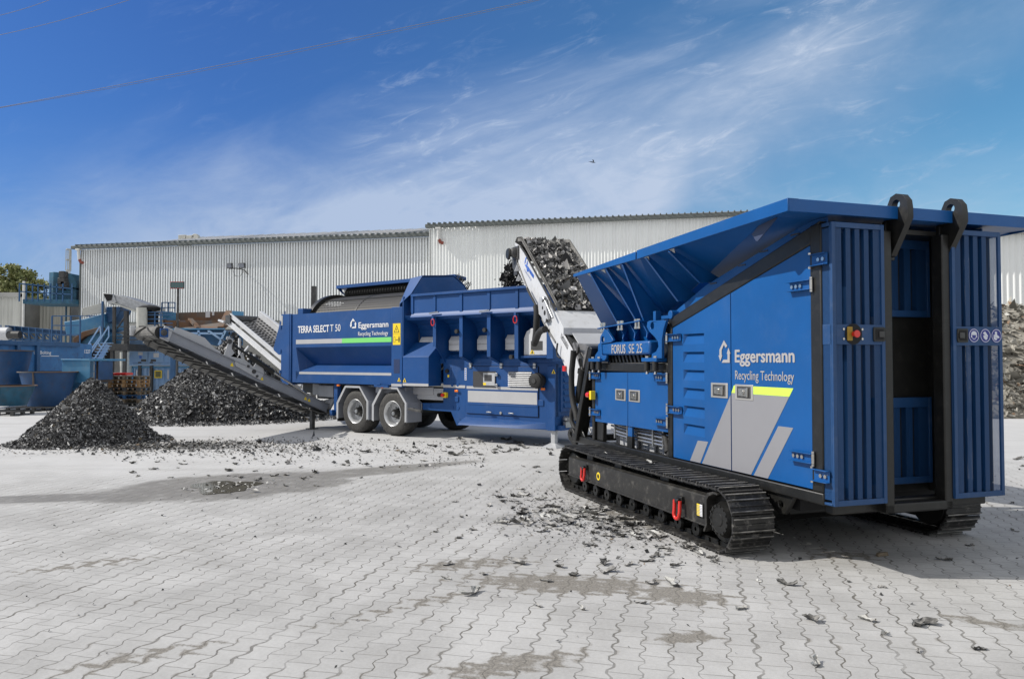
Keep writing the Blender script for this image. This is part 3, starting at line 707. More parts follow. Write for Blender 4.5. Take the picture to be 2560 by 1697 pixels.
D2 = MB().px([(.549, .668), (-.618, .668), (-.618, beam_lo(-.618) - .008), (.549, beam_lo(.549) - .008)], VB, VB + .03).build('side_door', M['sblue'], S, bevel=.003, label='tall blue side door with the company name')
D3 = MB().px([(3.815, .913), (2.823, .927), (2.823, 1.607), (3.815, 1.594)], VB, VB + .03).build('access_door', M['sblue'], S, bevel=.003)
D4 = MB().px([(2.811, .927), (1.806, .935), (1.806, 1.617), (2.811, 1.607)], VB, VB + .03).build('access_door', M['sblue'], S, bevel=.003)

def hinge(parent, u0, u1, z, h=.085, knuckle='u0', bolts=3):
    """channel bracket on a side door with its bolts and pin"""
    a, b = min(u0, u1), max(u0, u1)
    m_ = MB().box(VB - .014, VB - .006, a, b, z - h / 2, z + h / 2).box(VB - .055, VB - .006, a, b, z + h / 2 - .006, z + h / 2).box(VB - .055, VB - .006, a, b, z - h / 2, z - h / 2 + .006)
    ho = m_.build('hinge', M['sblue'], parent, bevel=.002)
    q = MB(); kk = u0
    q.cyl((VB - .03, kk, z - h * .5), (VB - .03, kk, z + h * .5), .014, seg=8)
    q.cyl((VB - .03, kk, z + h * .54), (VB - .03, kk, z + h * .74), .013, seg=8); q.cyl((VB - .03, kk, z - h * .74), (VB - .03, kk, z - h * .54), .013, seg=8)
    s = 1 if u1 > u0 else -1
    for i in range(bolts):
        uu = u1 - s * (.045 + .055 * i); q.cyl((VB - .028, uu, z), (VB - .013, uu, z), .017, seg=8)
    q.build('hinge_bolts', M['chrome'], ho, smooth=30)
hinge(D1, 1.775, 1.49, 2.015); hinge(D1, 1.775, 1.48, 1.205)
hinge(D2, -.66, -.36, 2.40); hinge(D2, -.66, -.36, .93 + .0)
hinge(D3, 3.93, 3.63, 1.55); hinge(D3, 3.93, 3.63, 1.045); hinge(D4, 1.775, 2.07, 1.56); hinge(D4, 1.775, 2.07, 1.05)
def latch(parent, u0, u1, z0, z1):
    q = MB().box(VB - .007, VB + .0, u0, u1, z0, z1); o = q.build('door_latch', M['latch'], parent, bevel=.004)
    w, h = u1 - u0, z1 - z0
    MB().box(VB - .0085, VB - .0065, u0 + w * .12, u1 - w * .12, z0 + h * .12, z1 - h * .12).build('latch_recess', M['dgrey'], o)
    pd_ = MB().box(VB - .016, VB - .008, u0 + w * .28, u1 - w * .22, z0 + h * .24, z1 - h * .24); pd_.box(VB - .022, VB - .008, u0 + w * .24, u0 + w * .34, z0 + h * .2, z1 - h * .2)
    pd_.cyl((VB - .024, (u0 + u1) / 2, (z0 + z1) / 2), (VB - .012, (u0 + u1) / 2, (z0 + z1) / 2), .022, seg=12)
    pd_.build('latch_paddle', M['chrome'], o, bevel=.003)
p_ = side_px(zd, [(420, 660), (558, 800), (617, 680), (765, 815)]); latch(D1, p_[1][1], p_[0][1], 1.378, 1.53); latch(D2, p_[3][1], p_[2][1], 1.375, 1.525)
latch(D3, 2.869, 3.166, 1.242, 1.392); latch(D4, 2.481, 2.777, 1.242, 1.392)

LOGO = [[(527, 228), (553, 275), (541, 292), (527, 264), (508, 310), (508, 352), (513, 352), (497, 402), (482, 352), (490, 352), (490, 305)],
        [(563, 290), (578, 340), (572, 340), (572, 413), (508, 413), (522, 388), (555, 388), (555, 340), (549, 340)]]
def logo(parent, mt, pts3):
    """pts3(x, y) maps the emblem's unit square (0..1, 0..1) to the surface; returns proud prisms"""
    q = MB()
    for pl_ in LOGO:
        P3 = [pts3((x - 482) / 96, (413 - y) / 185) for x, y in pl_]; nv = (P3[1] - P3[0]).cross(P3[2] - P3[0])
        q.ext(P3, pts3.n * .003)
    return q.build('company_emblem', mt, parent, smooth=0)
def plane_map(org, ax, ay):
    org, ax, ay = Vector(org), Vector(ax), Vector(ay)
    f_ = lambda x, y: org + ax * x + ay * y
    f_.n = ax.cross(ay).normalized(); return f_
def decal(parent, mt, pts, name='foil_stripe', off=.0025, v=VB):
    q = MB(); q.ext([(v - off, p[1], p[2]) for p in pts], (off * .8, 0, 0)); return q.build(name, mt, parent, smooth=0)
sp = lambda *pts: side_px(zd, pts)
ub = .562; lim = [(585, 668), (585, 1291), (345, 1238)]
decal(D1, M['stripe'], [(VB, ub + .002, sp((580, 676))[0][2]), (VB, ub + .002, .672), (VB, sp((345, 1240))[0][1], .672)])
decal(D1, M['stripe'], [sp((310, 1048))[0], sp((395, 1058))[0], (VB, sp((330, 1236))[0][1], .672), (VB, sp((247, 1214))[0][1], .672)])
gt = sp((605, 598), (1090, 618), (1057, 690), (590, 664)); ubr = .547
decal(D2, M['lime'], [(VB, gt[0][1], gt[0][2]), (VB, gt[1][1], gt[0][2]), (VB, gt[2][1], gt[2][2]), (VB, ubr, gt[2][2])])
decal(D2, M['stripe'], [(VB, ubr, gt[2][2] - .001), (VB, gt[2][1], gt[2][2] - .001), (VB, sp((745, 1322))[0][1], .672), (VB, ubr, .672)])
rt = sp((968, 930), (1090, 943), (882, 1350), (767, 1326))
decal(D2, M['stripe'], [rt[0], (VB, rt[1][1], rt[0][2]), (VB, rt[2][1], .672), (VB, rt[3][1], .672)])
e0, e1 = sp((610, 408), (1100, 404)); cap = sp((613, 302))[0][2] - e0[2]
text('Eggersmann', D2, M['letter'], (VB - .003, e0[1], e0[2]), (0, -1, 0), (0, 0, 1), cap * .98, e0[1] - e1[1], .085)
r0, r1 = sp((613, 548), (1098, 552)); text('Recycling Technology', D2, M['letter'], (VB - .003, r0[1], r0[2]), (0, -1, 0), (0, 0, 1), .092, r0[1] - r1[1])
l0, l1 = sp((482, 413), (578, 228)); logo(D1, M['letter'], plane_map((VB - .003, l0[1], l0[2]), (0, l1[1] - l0[1], 0), (0, 0, l1[2] - l0[2])))

# middle section under the access doors: pipes, brackets
q = MB()
for i, z in enumerate((.90, .86, .81, .77)):
    q.tube([(VB + .10, 3.5, z + .02), (VB + .10, 3.25, z), (VB + .10, 3.0, z - .01), (VB + .10, 1.95, z - .02)], .014, 8)
for u in (3.35, 2.98, 2.3, 2.05): q.box(VB + .075, VB + .125, u, u + .03, .72, .93)
q.build('hydraulic_pipes', M['galv'], S)
q = MB()
for u0, u1 in ((3.45, 3.2), (3.1, 2.95), (2.62, 2.5), (2.3, 1.95)): q.box(VB + .2, VB + .23, u1, u0, .60, .86)
q.box(VB + .26, VB + .28, 1.85, 3.7, .60, .90)
q.build_each('mounting_plate', M['lgrey'], S, bevel=.004)
q = MB().box(VB - .004, VB + .04, 2.70, 2.84, .655, .80); q.build('door_stop', M['black'], S, bevel=.004)
MB().box(VB + .02, VB + .05, 2.74, 2.86, .79, .93).build('door_catch', M['sblue'], S, bevel=.004)
q = MB(); q.tube([(VB + .12, 2.08, .90), (VB + .09, 2.0, .82), (VB + .07, 1.93, .72), (VB + .10, 1.86, .64), (VB + .2, 1.82, .6)], .045, 12)
for t_ in ((VB + .09, 1.99, .80), (VB + .07, 1.93, .71), (VB + .085, 1.89, .67)): q.tube([(t_[0] - .001, t_[1] + .01, t_[2] + .012), (t_[0] + .001, t_[1] - .01, t_[2] - .012)], .052, 12)
q.build('corrugated_hose', M['rubber'], S)

# feed section: bearing housing with lettering, curved end brackets, gussets, comb blades
vp = .43
hz = MB()
b0 = side_px(z6, [(540, 345), (1145, 297), (1100, 452), (540, 482)], vp)
prof = [(.0, 0), (.02, -.02), (.02, -.15), (.0, -.17)]
hz.hexa([(vp, 3.60, 1.83), (vp, 2.12, 1.83), (vp + .34, 2.12, 1.83), (vp + .34, 3.60, 1.83), (vp, 3.60, 2.0), (vp, 2.12, 2.0), (vp + .34, 2.12, 2.0), (vp + .34, 3.60, 2.0)])
BH = hz.build('shaft_housing', M['sblue'], S, bevel=.03)
f0, f1 = side_px(z6, [(650, 443), (802, 438)], vp); f2, f3 = side_px(z6, [(836, 436), (985, 432)], vp)
text('FORUS', BH, M['letter'], (vp - .003, f0[1], 1.853), (0, -1, 0), (0, 0, 1), .118, f0[1] - f1[1], .05)
text('SE 25', BH, M['letter'], (vp - .003, f2[1], 1.853), (0, -1, 0), (0, 0, 1), .118, f2[1] - f3[1])
v2 = vp - .012
pr = [(1038, 105), (1062, 92), (1242, 90), (1215, 180), (1195, 300), (1195, 505), (1082, 505), (1086, 455), (1130, 430), (1158, 375), (1150, 320), (1120, 275), (1060, 215), (1030, 160)]
pl_ = [(568, 185), (560, 205), (525, 268), (515, 400), (468, 470), (466, 528), (570, 528), (590, 500), (590, 470), (545, 470), (538, 345), (640, 330), (665, 310), (655, 285), (600, 200)]
def circ(c, r, n_=14): return [(c[0] + r * math.cos(2 * math.pi * i / n_), c[1] + r * math.sin(2 * math.pi * i / n_)) for i in range(n_)]
for pp_, hc in ((pr, (1090, 150)), (pl_, (552, 300))):
    P3 = [(p[1], p[2]) for p in side_px(z6, pp_, v2)]; hcc = side_px(z6, [hc], v2)[0]
    MB().px(P3, v2, v2 + .035, [circ((hcc[1], hcc[2]), .045)]).build('end_bracket', M['sblue'], S, bevel=.005)
q = MB()
for u in (3.62, 2.06):
    q.box(vp - .05, vp + .2, u - .20, u + .17, 1.745, 1.79)
q.build_each('bearing_foot', M['sblue'], S, bevel=.004)
q = MB()
for u in (3.62, 2.06):
    for du in (-.12, .08):
        q.cyl((vp - .02, u + du, 1.79), (vp - .02, u + du, 1.812), .024, seg=8); q.cyl((vp - .02, u + du, 1.60), (vp - .02, u + du, 1.64), .022, .012, seg=10)
q.build_each('foundation_bolt', M['chrome'], S, group=2)
q = MB()
for u in (3.62, 2.06):
    for du in (-.12, .08): q.cyl((vp - .02, u + du, 1.64), (vp - .02, u + du, 1.75), .035, seg=10)
q.build_each('rubber_mount', M['rubber'], S)
q = MB()
for i in range(13):
    u = 3.45 - i * .105; q.px([(u, 1.83), (u - .05, 1.83), (u - .10, 1.74), (u - .06, 1.735)], vp + .08, vp + .16)
q.build_each('comb_blade', M['black'], S)
MB().box(vp + .16, vp + .34, 2.1, 3.6, 1.735, 1.83).build('shaft_cover', M['dark'], S, smooth=0)
q = MB()     # housing wall behind the gussets and gussets
q.ext([(.62, 3.60, 2.0), (.62, 1.9, 2.0), (.58, 1.9, 2.25), (.58, 3.55, 2.20)], (.03, 0, 0)); q.box(VB + .1, VR - .1, 3.55, 3.62, 1.73, 2.2)
for u in (3.35, 3.02, 2.70, 2.38):
    q.ext([(.47, u, 2.205 + (3.55 - u) * .02), (.63, u, 2.22), (.63, u, 2.0), (.50, u - .1, 2.0), (.47, u - .12, 2.04), (.50, u - .08, 2.10)], (0, .018, 0))
q.build('feed_housing', M['sblue'], S, bevel=.003)
# flange the hopper is bolted to
q = MB(); q.hexa([(.42, 3.58, 2.19), (.42, 2.35, 2.235), (.60, 2.35, 2.235), (.60, 3.58, 2.19), (.42, 3.58, 2.205), (.42, 2.35, 2.25), (.60, 2.35, 2.25), (.60, 3.58, 2.205)])
q.build('hopper_flange', M['sblue'], S, bevel=.003)
q = MB()
for u in (3.50, 3.42, 2.98, 2.89, 2.50, 2.42): q.cyl((.45, u, 2.16), (.45, u, 2.265), .016, seg=8); q.cyl((.45, u, 2.235), (.45, u, 2.27), .024, seg=8); q.cyl((.45, u, 2.15), (.45, u, 2.175), .024, seg=8)
q.build_each('flange_bolt', M['chrome'], S, group=3)

# hopper
VC = 1.4225
def mir(p): return (2 * VC - p[0], p[1], p[2])
hp = MB(); T_ = .012
HB = .80
def hs(x, y, v): return tuple(SH.side(*z1(x, y), v))
A_, B_, Cc, Rr, J_, F_ = hs(290, 1110, HB), hs(800, 990, HB), hs(1075, 745, HB), (.075, -.62, 2.965), (.075, 1.715, 2.955), (.075, 3.50, 2.915)
Cc = (HB, Cc[1], Cc[2] + .01)
for sgn in (0, 1):
    k = mir if sgn else (lambda p: p)
    for poly in ((A_, B_, J_, F_), (B_, Cc, Rr, J_)):
        hp.ext([k(p) for p in poly], (T_ if not sgn else -T_, 0, .002))
    hp.ext([k(p) for p in ((.56, 1.80, 2.20), (.56, 1.80, 2.30), (.56, 1.10, 2.56), (.56, -.55, 2.97), (.56, -.75, 2.96), (.56, -.75, 2.90))], (T_ if not sgn else -T_, 0, 0))
hp.ext([Cc, mir(Cc), mir(Rr), Rr], (0, 0, .012)); hp.ext([Rr, mir(Rr), mir((.06, -.89, 2.962)), (.06, -.89, 2.962)], (0, 0, .012))
hp.ext([A_, mir(A_), mir(F_), F_], (0, -.012, 0))
H_ = hp.build('hopper', M['sblue'], S, smooth=0)
rm = MB(); T2 = .014
rim = [(.05, 3.535, 2.885, 2.925), (.05, 1.728, 2.895, 2.985)]
rim2 = [(.05, 1.70, 2.895, 2.995), (.05, -.900, 2.955, 3.062)]
for sgn in (0, 1):
    k = (lambda v: 2 * VC - v) if sgn else (lambda v: v)
    for a, b in (rim, rim2):
        v0, v1 = sorted((k(.05), k(.064)))
        rm.hexa([(v0, a[1], a[2]), (v1, a[1], a[2]), (v1, b[1], b[2]), (v0, b[1], b[2]), (v0, a[1], a[3]), (v1, a[1], a[3]), (v1, b[1], b[3]), (v0, b[1], b[3])])
        v0, v1 = sorted((k(.064), k(.16)))
        rm.hexa([(v0, a[1], a[3] - .012), (v1, a[1], a[3] - .012), (v1, b[1], b[3] - .012), (v0, b[1], b[3] - .012), (v0, a[1], a[3]), (v1, a[1], a[3]), (v1, b[1], b[3]), (v0, b[1], b[3])])
rm.box(.064, 2 * VC - .064, -.900, -.886, 2.955, 3.060); rm.box(.16, 2 * VC - .16, -.886, -.80, 3.046, 3.058)
rm.box(.064, 2 * VC - .064, 3.521, 3.535, 2.885, 2.92)
RI = rm.build('hopper_rim', M['sblue'], H_, bevel=.004)
def lerp(a, b, t): return Vector([a[i] + (b[i] - a[i]) * t for i in range(3)])
def rib(parent, ua, ub, zb, vb=.5, depth=.17):
    """stiffener plate from the rim (at ua) to the foot (ub, zb), standing off the flared wall, with a bent outer edge"""
    for sgn in (0, 1):
        k = mir if sgn else (lambda p: p)
        top_in, top_out, bot_in, bot_out = (.076, ua, 2.93), (.066, ua, 2.885), (HB - .002, ub, zb + .025), (.475, ub, zb)
        q = MB(); q.ext([k(top_in), k(bot_in), k(bot_out), k(top_out)], (0, .010, 0))
        q.bar(k((.066, ua - .010, 2.885)), k((bot_out[0], bot_out[1] - .010, bot_out[2])), .034, .008, (1 if not sgn else -1, 0, .5))
        q.build('hopper_rib', M['sblue'], parent, smooth=0)
for (xa, ya, xb_, yb_) in ((178, 690, 410, 1085), (305, 640, 565, 1070), (440, 600, 615, 1050), (632, 545, 895, 893), (822, 468, 1072, 742)):
    ta, tb = hs(xa, ya, .066), hs(xb_, yb_, .475); rib(H_, ta[1], tb[1], tb[2])
q = MB()
for u, z in ((3.05, 2.88), (2.62, 2.88), (2.2, 2.88), (1.5, 2.895), (.95, 2.905)):
    q.ext([(.062, u + .05, z), (.062, u - .05, z), (.10, u, z - .04)], (.004, 0, .004))
q.build_each('rim_gusset', M['galv'], H_, smooth=0)
bp = side_px(z1, [(1500, 345), (1560, 270), (1545, 235), (1640, 180), (1655, 205), (1705, 208), (1550, 400), (1535, 402)], .16)
MB().ext([(p[0], p[1], p[2]) for p in bp], (.012, 0, 0)).build('lock_bracket', mat('slate_blue_steel', (.035, .05, .10), .5), H_, smooth=0)
q = MB()
for u, z in ((.45, 2.70), (.10, 2.79), (-.35, 2.88), (.95, 2.57)): q.box(.552, .558, u - .06, u + .06, z - .008, z + .004)
q.build('weld_tabs', M['dgrey'], H_, smooth=0)
q = MB().box(VB + .0, VB + .12, 1.72, 1.95, 2.24, 2.28).box(.45, .52, 2.0, 2.06, 2.2, 2.34); q.cyl((.47, 1.7, 2.28), (.56, 1.7, 2.28), .05, seg=14)
q.build('hopper_pivot', M['sblue'], H_, bevel=.003)
MB().box(VB + .02, VB + .35, 1.80, 1.98, 1.73, 2.18).build('valve_block', M['black'], S, bevel=.01)

# rear: grille doors left and right, recessed centre
def corr(m_, v0, v1, z0, z1, u, n_, depth=.055, first=.0):
    """trapezoidal upright ribs on a plane y = u, pushed inwards by depth in the grooves"""
    w = (v1 - v0) / n_; prof_ = [(v0, 0.)]
    for i in range(n_ - 0):
        a = v0 + w * i
        if i: prof_ += [(a - w * .26, 0), (a - w * .22, depth), (a + w * .16, depth), (a + w * .22, 0)]
    prof_.append((v1, 0.))
    for (a, da), (b, db) in zip(prof_, prof_[1:]): m_.quad((a, u + da, z0), (b, u + db, z0), (b, u + db, z1), (a, u + da, z1))
def grille(v0, v1, zlo, zhi, label, nr, band=True, depth=.15, u=-.88, name='grille_door', sidev=None, rsplit=(1.888, 2.055)):
    q = MB(); t = .035; zs = [(zlo + .045, rsplit[0]), (rsplit[1], zhi - .045)] if band else [(zlo + .06, zhi - .09)]
    # front frame as bars, returns on both edges
    q.box(v0, v0 + t, u, u + .02, zlo, zhi); q.box(v1 - t, v1, u, u + .02, zlo, zhi)
    q.box(v0 + t, v1 - t, u, u + .02, zlo, zs[0][0]); q.box(v0 + t, v1 - t, u, u + .02, zs[-1][1], zhi)
    if band: q.box(v0 + t, v1 - t, u, u + .02, rsplit[0], rsplit[1])
    q.box(v0, v1, u + .02, u + depth, zhi - .03, zhi); q.box(v0, v1, u + .02, u + depth, zlo, zlo + .02)
    if band:
        q.box(v0, v0 + .006, u + .02, u + depth, rsplit[0], rsplit[1]); q.box(v0, v0 + .006, u + .02, u + .035, zlo, zhi); q.box(v0, v0 + .006, u + depth - .012, u + depth, zlo, zhi)
    G = q.build(name, M['gblue_shade'], S, bevel=.004, label=label)
    s = MB()
    for a, b in zs:
        corr(s, v0 + t, v1 - t, a, b, u + .012, nr, .09 if band else .055)
        if band: s.quad((v0 + .003, u + .035, a), (v0 + .003, u + depth - .012, a), (v0 + .003, u + depth - .012, b), (v0 + .003, u + .035, b))
    s.build('perforated_sheet', M['perf'], G, smooth=0, fix=False)
    return G
GL = grille(.495, 1.035, .565, 2.90, 'left rear door of perforated sheet with red stop button', 5)
GR = grille(1.775, 2.345, .56, 2.905, 'right rear door of perforated sheet with three round signs', 5)
GI = grille(1.28, 1.93, 2.155, 2.87, 'upper recessed perforated panel between the rear doors', 4, band=False, u=-.50, depth=.05, name='inner_grille')
GJ = grille(1.28, 1.93, .64, 1.42, 'lower recessed perforated panel between the rear doors', 4, band=False, u=-.50, depth=.05, name='inner_grille')
# hinges of the left grille on the side
for z, (pa, pb) in ((2.60, (0, 1)), (.80, (0, 1))):
    q = MB().box(VB - .016, VB - .008, -.84, -.655, z - .05, z + .05).box(VB - .055, VB - .008, -.84, -.655, z + .044, z + .05).box(VB - .055, VB - .008, -.84, -.655, z - .05, z - .044)
    ho = q.build('hinge', M['sblue'], GL, bevel=.002)
    q = MB()
    for u in (-.80, -.745): q.cyl((VB - .03, u, z), (VB - .014, u, z), .017, seg=8)
    q.cyl((VB - .03, -.645, z - .068), (VB - .03, -.645, z - .05), .013, seg=8).cyl((VB - .03, -.645, z + .05), (VB - .03, -.645, z + .068), .013, seg=8); q.build('hinge_bolts', M['chrome'], ho)
# centre posts, back wall
q = MB()
q.box(1.045, 1.135, -.86, -.74, .47, 2.86); q.box(1.685, 1.77, -.86, -.74, .47, 2.86); q.box(1.045, 1.77, -.86, -.78, .47, .55)
q.box(2.35, 2.36, -.74, -.62, .6, 2.9); q.box(1.135, 1.685, -.80, -.5, .455, .47)
q.build_each('rear_post', M['black'], S, bevel=.012)
q = MB(); q.box(1.0, 2.02, -.44, -.42, .56, 2.9); q.box(1.95, 2.0, -.80, -.44, .56, 2.9); q.box(1.0, 2.0, -.75, -.42, 2.86, 2.9); q.build('rear_recess_panels', M['black'], S, smooth=0)
q = MB()
for z in (1.82, 1.62, 1.45): q.cyl((1.93, -.62, z), (1.95, -.62, z), .03, seg=16)
q.build_each('cable_gland', M['rubber'], S)
q = MB().box(.53, .56, -.72, -.50, .6, 2.85); q.box(2.30, 2.33, -.2, 1.5, .6, 2.2); q.build('inner_bulkhead', M['dark'], S, smooth=0)
# latches, stop button, signs on the band
for G, v in ((GL, .963), (GR, 1.874)):
    o = MB().py([(v - .055, 1.915), (v + .055, 1.915), (v + .062, 1.93), (v + .062, 2.02), (v + .055, 2.035), (v - .055, 2.035), (v - .062, 2.02), (v - .062, 1.93)], -.892, -.88).build('door_latch', M['black'], G, bevel=.004)
    q = MB().py([(v - .04, 1.93), (v + .04, 1.93), (v + .04, 2.02), (v - .04, 2.02)], -.894, -.890); q.build('latch_recess', M['dark'], o, smooth=0)
    s_ = 1 if G is GL else -1
    MB().box(v - .01 if s_ > 0 else v + .01, v + s_ * .045, -.903, -.893, 1.95, 2.0).build('latch_paddle', M['dgrey'], o, bevel=.004)
q = MB().cyl((.70, -.886, 1.975), (.70, -.878, 1.975), .086, seg=32); EO = q.build('stop_button', M['dark'], GL)
MB().py([(.632, 1.92), (.685, 1.92), (.685, 2.035), (.632, 2.035)], -.892, -.886).build('button_plate', mat('ochre_plate', (.32, .20, .02), .6), EO, bevel=.004)
MB().cyl((.69, -.93, 1.975), (.69, -.895, 1.975), .022, seg=20).cyl((.69, -.94, 1.975), (.69, -.93, 1.975), .031, seg=20).build('button_cap', M['red'], EO, bevel=.004)
q = MB()
for v, z in ((.60, 2.015), (.79, 2.015), (.60, 1.935), (.79, 1.935)): q.cyl((v, -.887, z), (v, -.88, z), .010, seg=10)
q.build_each('panel_screw', M['chrome'], GL)
M['signblue'] = mat('sign_blue', (.015, .02, .22), .35); M['signwhite'] = mat('sign_white', (.62, .64, .72), .4)
for i, v in enumerate((2.007, 2.140, 2.270)):
    o = MB().cyl((v, -.8835, 1.977), (v, -.88, 1.977), .063, seg=32).build('safety_sign', M['signblue'], GR)
    q = MB(); z = 1.977; y = -.8852
    q.add([(v + r_ * math.cos(2 * math.pi * k / 32), y, z + r_ * math.sin(2 * math.pi * k / 32)) for r_ in (.058, .053) for k in range(32)], [(k, (k + 1) % 32, 32 + (k + 1) % 32, 32 + k) for k in range(32)])
    E_ = lambda pts: q.py([(v + a * .001, z + b * .001) for a, b in pts], y, y + .001)
    if i == 0:   # head with helmet and ear defenders
        E_([(-33, 8), (-28, 26), (-12, 38), (12, 38), (28, 26), (33, 8), (33, 4), (-33, 4)]); E_([(-36, -18), (-24, -18), (-22, 2), (-34, 2)]); E_([(36, -18), (24, -18), (22, 2), (34, 2)])
        E_([(-22, -14), (-12, -34), (12, -34), (22, -14), (18, -14), (10, -28), (-10, -28), (-18, -14)])
    elif i == 1:  # gloves
        E_([(-30, 22), (-4, 38), (30, -2), (24, -14), (4, 0), (-8, 6)]); E_([(-26, 2), (-6, 4), (20, -14), (24, -24), (6, -40), (-20, -22)])
    else:        # boots
        E_([(-18, 38), (6, 36), (6, 8), (30, -6), (34, -20), (6, -22), (-20, -10)]); E_([(-34, 8), (-22, 10), (-20, -12), (6, -26), (2, -38), (-12, -40), (-34, -30)])
    q.build('sign_pictogram', M['signwhite'], o, smooth=0, fix=False)
# lifting lugs
def lug(v, pts_px, hole):
    P3 = [(p[1], p[2]) for p in side_px(zr, pts_px, v)]; h = side_px(zr, [hole], v)[0]
    # the plate leans on the post: keep its weld edge on the post
    MB().px(P3, v, v + .055, [circ((h[1], h[2]), .042, 18)]).build('lifting_lug', M['black'], S, bevel=.006)
def lugpoly(u0): return [(u0, 2.64), (u0 + .02, 3.0), (u0 - .03, 3.10), (u0 - .06, 3.155), (u0 - .12, 3.175), (u0 - .19, 3.155), (u0 - .235, 3.10), (u0 - .245, 3.03), (u0 - .245, 2.95), (u0 - .06, 2.65)]
for v in (1.165, 1.765):
    MB().px(lugpoly(-.76), v, v + .06, [circ((-.88, 3.08), .042, 18)]).build('lifting_lug', M['black'], S, bevel=.006)
    MB().box(v - .02, v + .08, -.78, -.74, 2.62, 2.95).build('lug_base', M['black'], S, bevel=.006)

# chassis ends, lugs under the frame
q = MB(); q.px([(4.55, .47), (4.62, .66), (4.70, .74), (4.78, .75), (4.86, .71), (4.90, .64), (4.86, .57), (4.60, .44)], .52, .56, [circ((4.76, .65), .045)])
q.px([(-.35, .56), (.05, .56), (-.02, .44), (-.12, .37), (-.22, .38), (-.28, .46)], .52, .56, [circ((-.16, .46), .035)])
q.build_each('towing_eye', M['black'], S, bevel=.006)
q = MB().bar((.53, 4.44, .60), (.53, 3.86, 1.95), .18, .10, (0, 1, 0)); q.bar((2.3, 4.44, .60), (2.3, 3.86, 1.95), .18, .10, (0, 1, 0))
q.px([(4.2, .655), (4.62, .655), (4.42, .82), (4.36, .80)], .50, .52)
q.build_each('conveyor_strut', M['black'], S, bevel=.01)

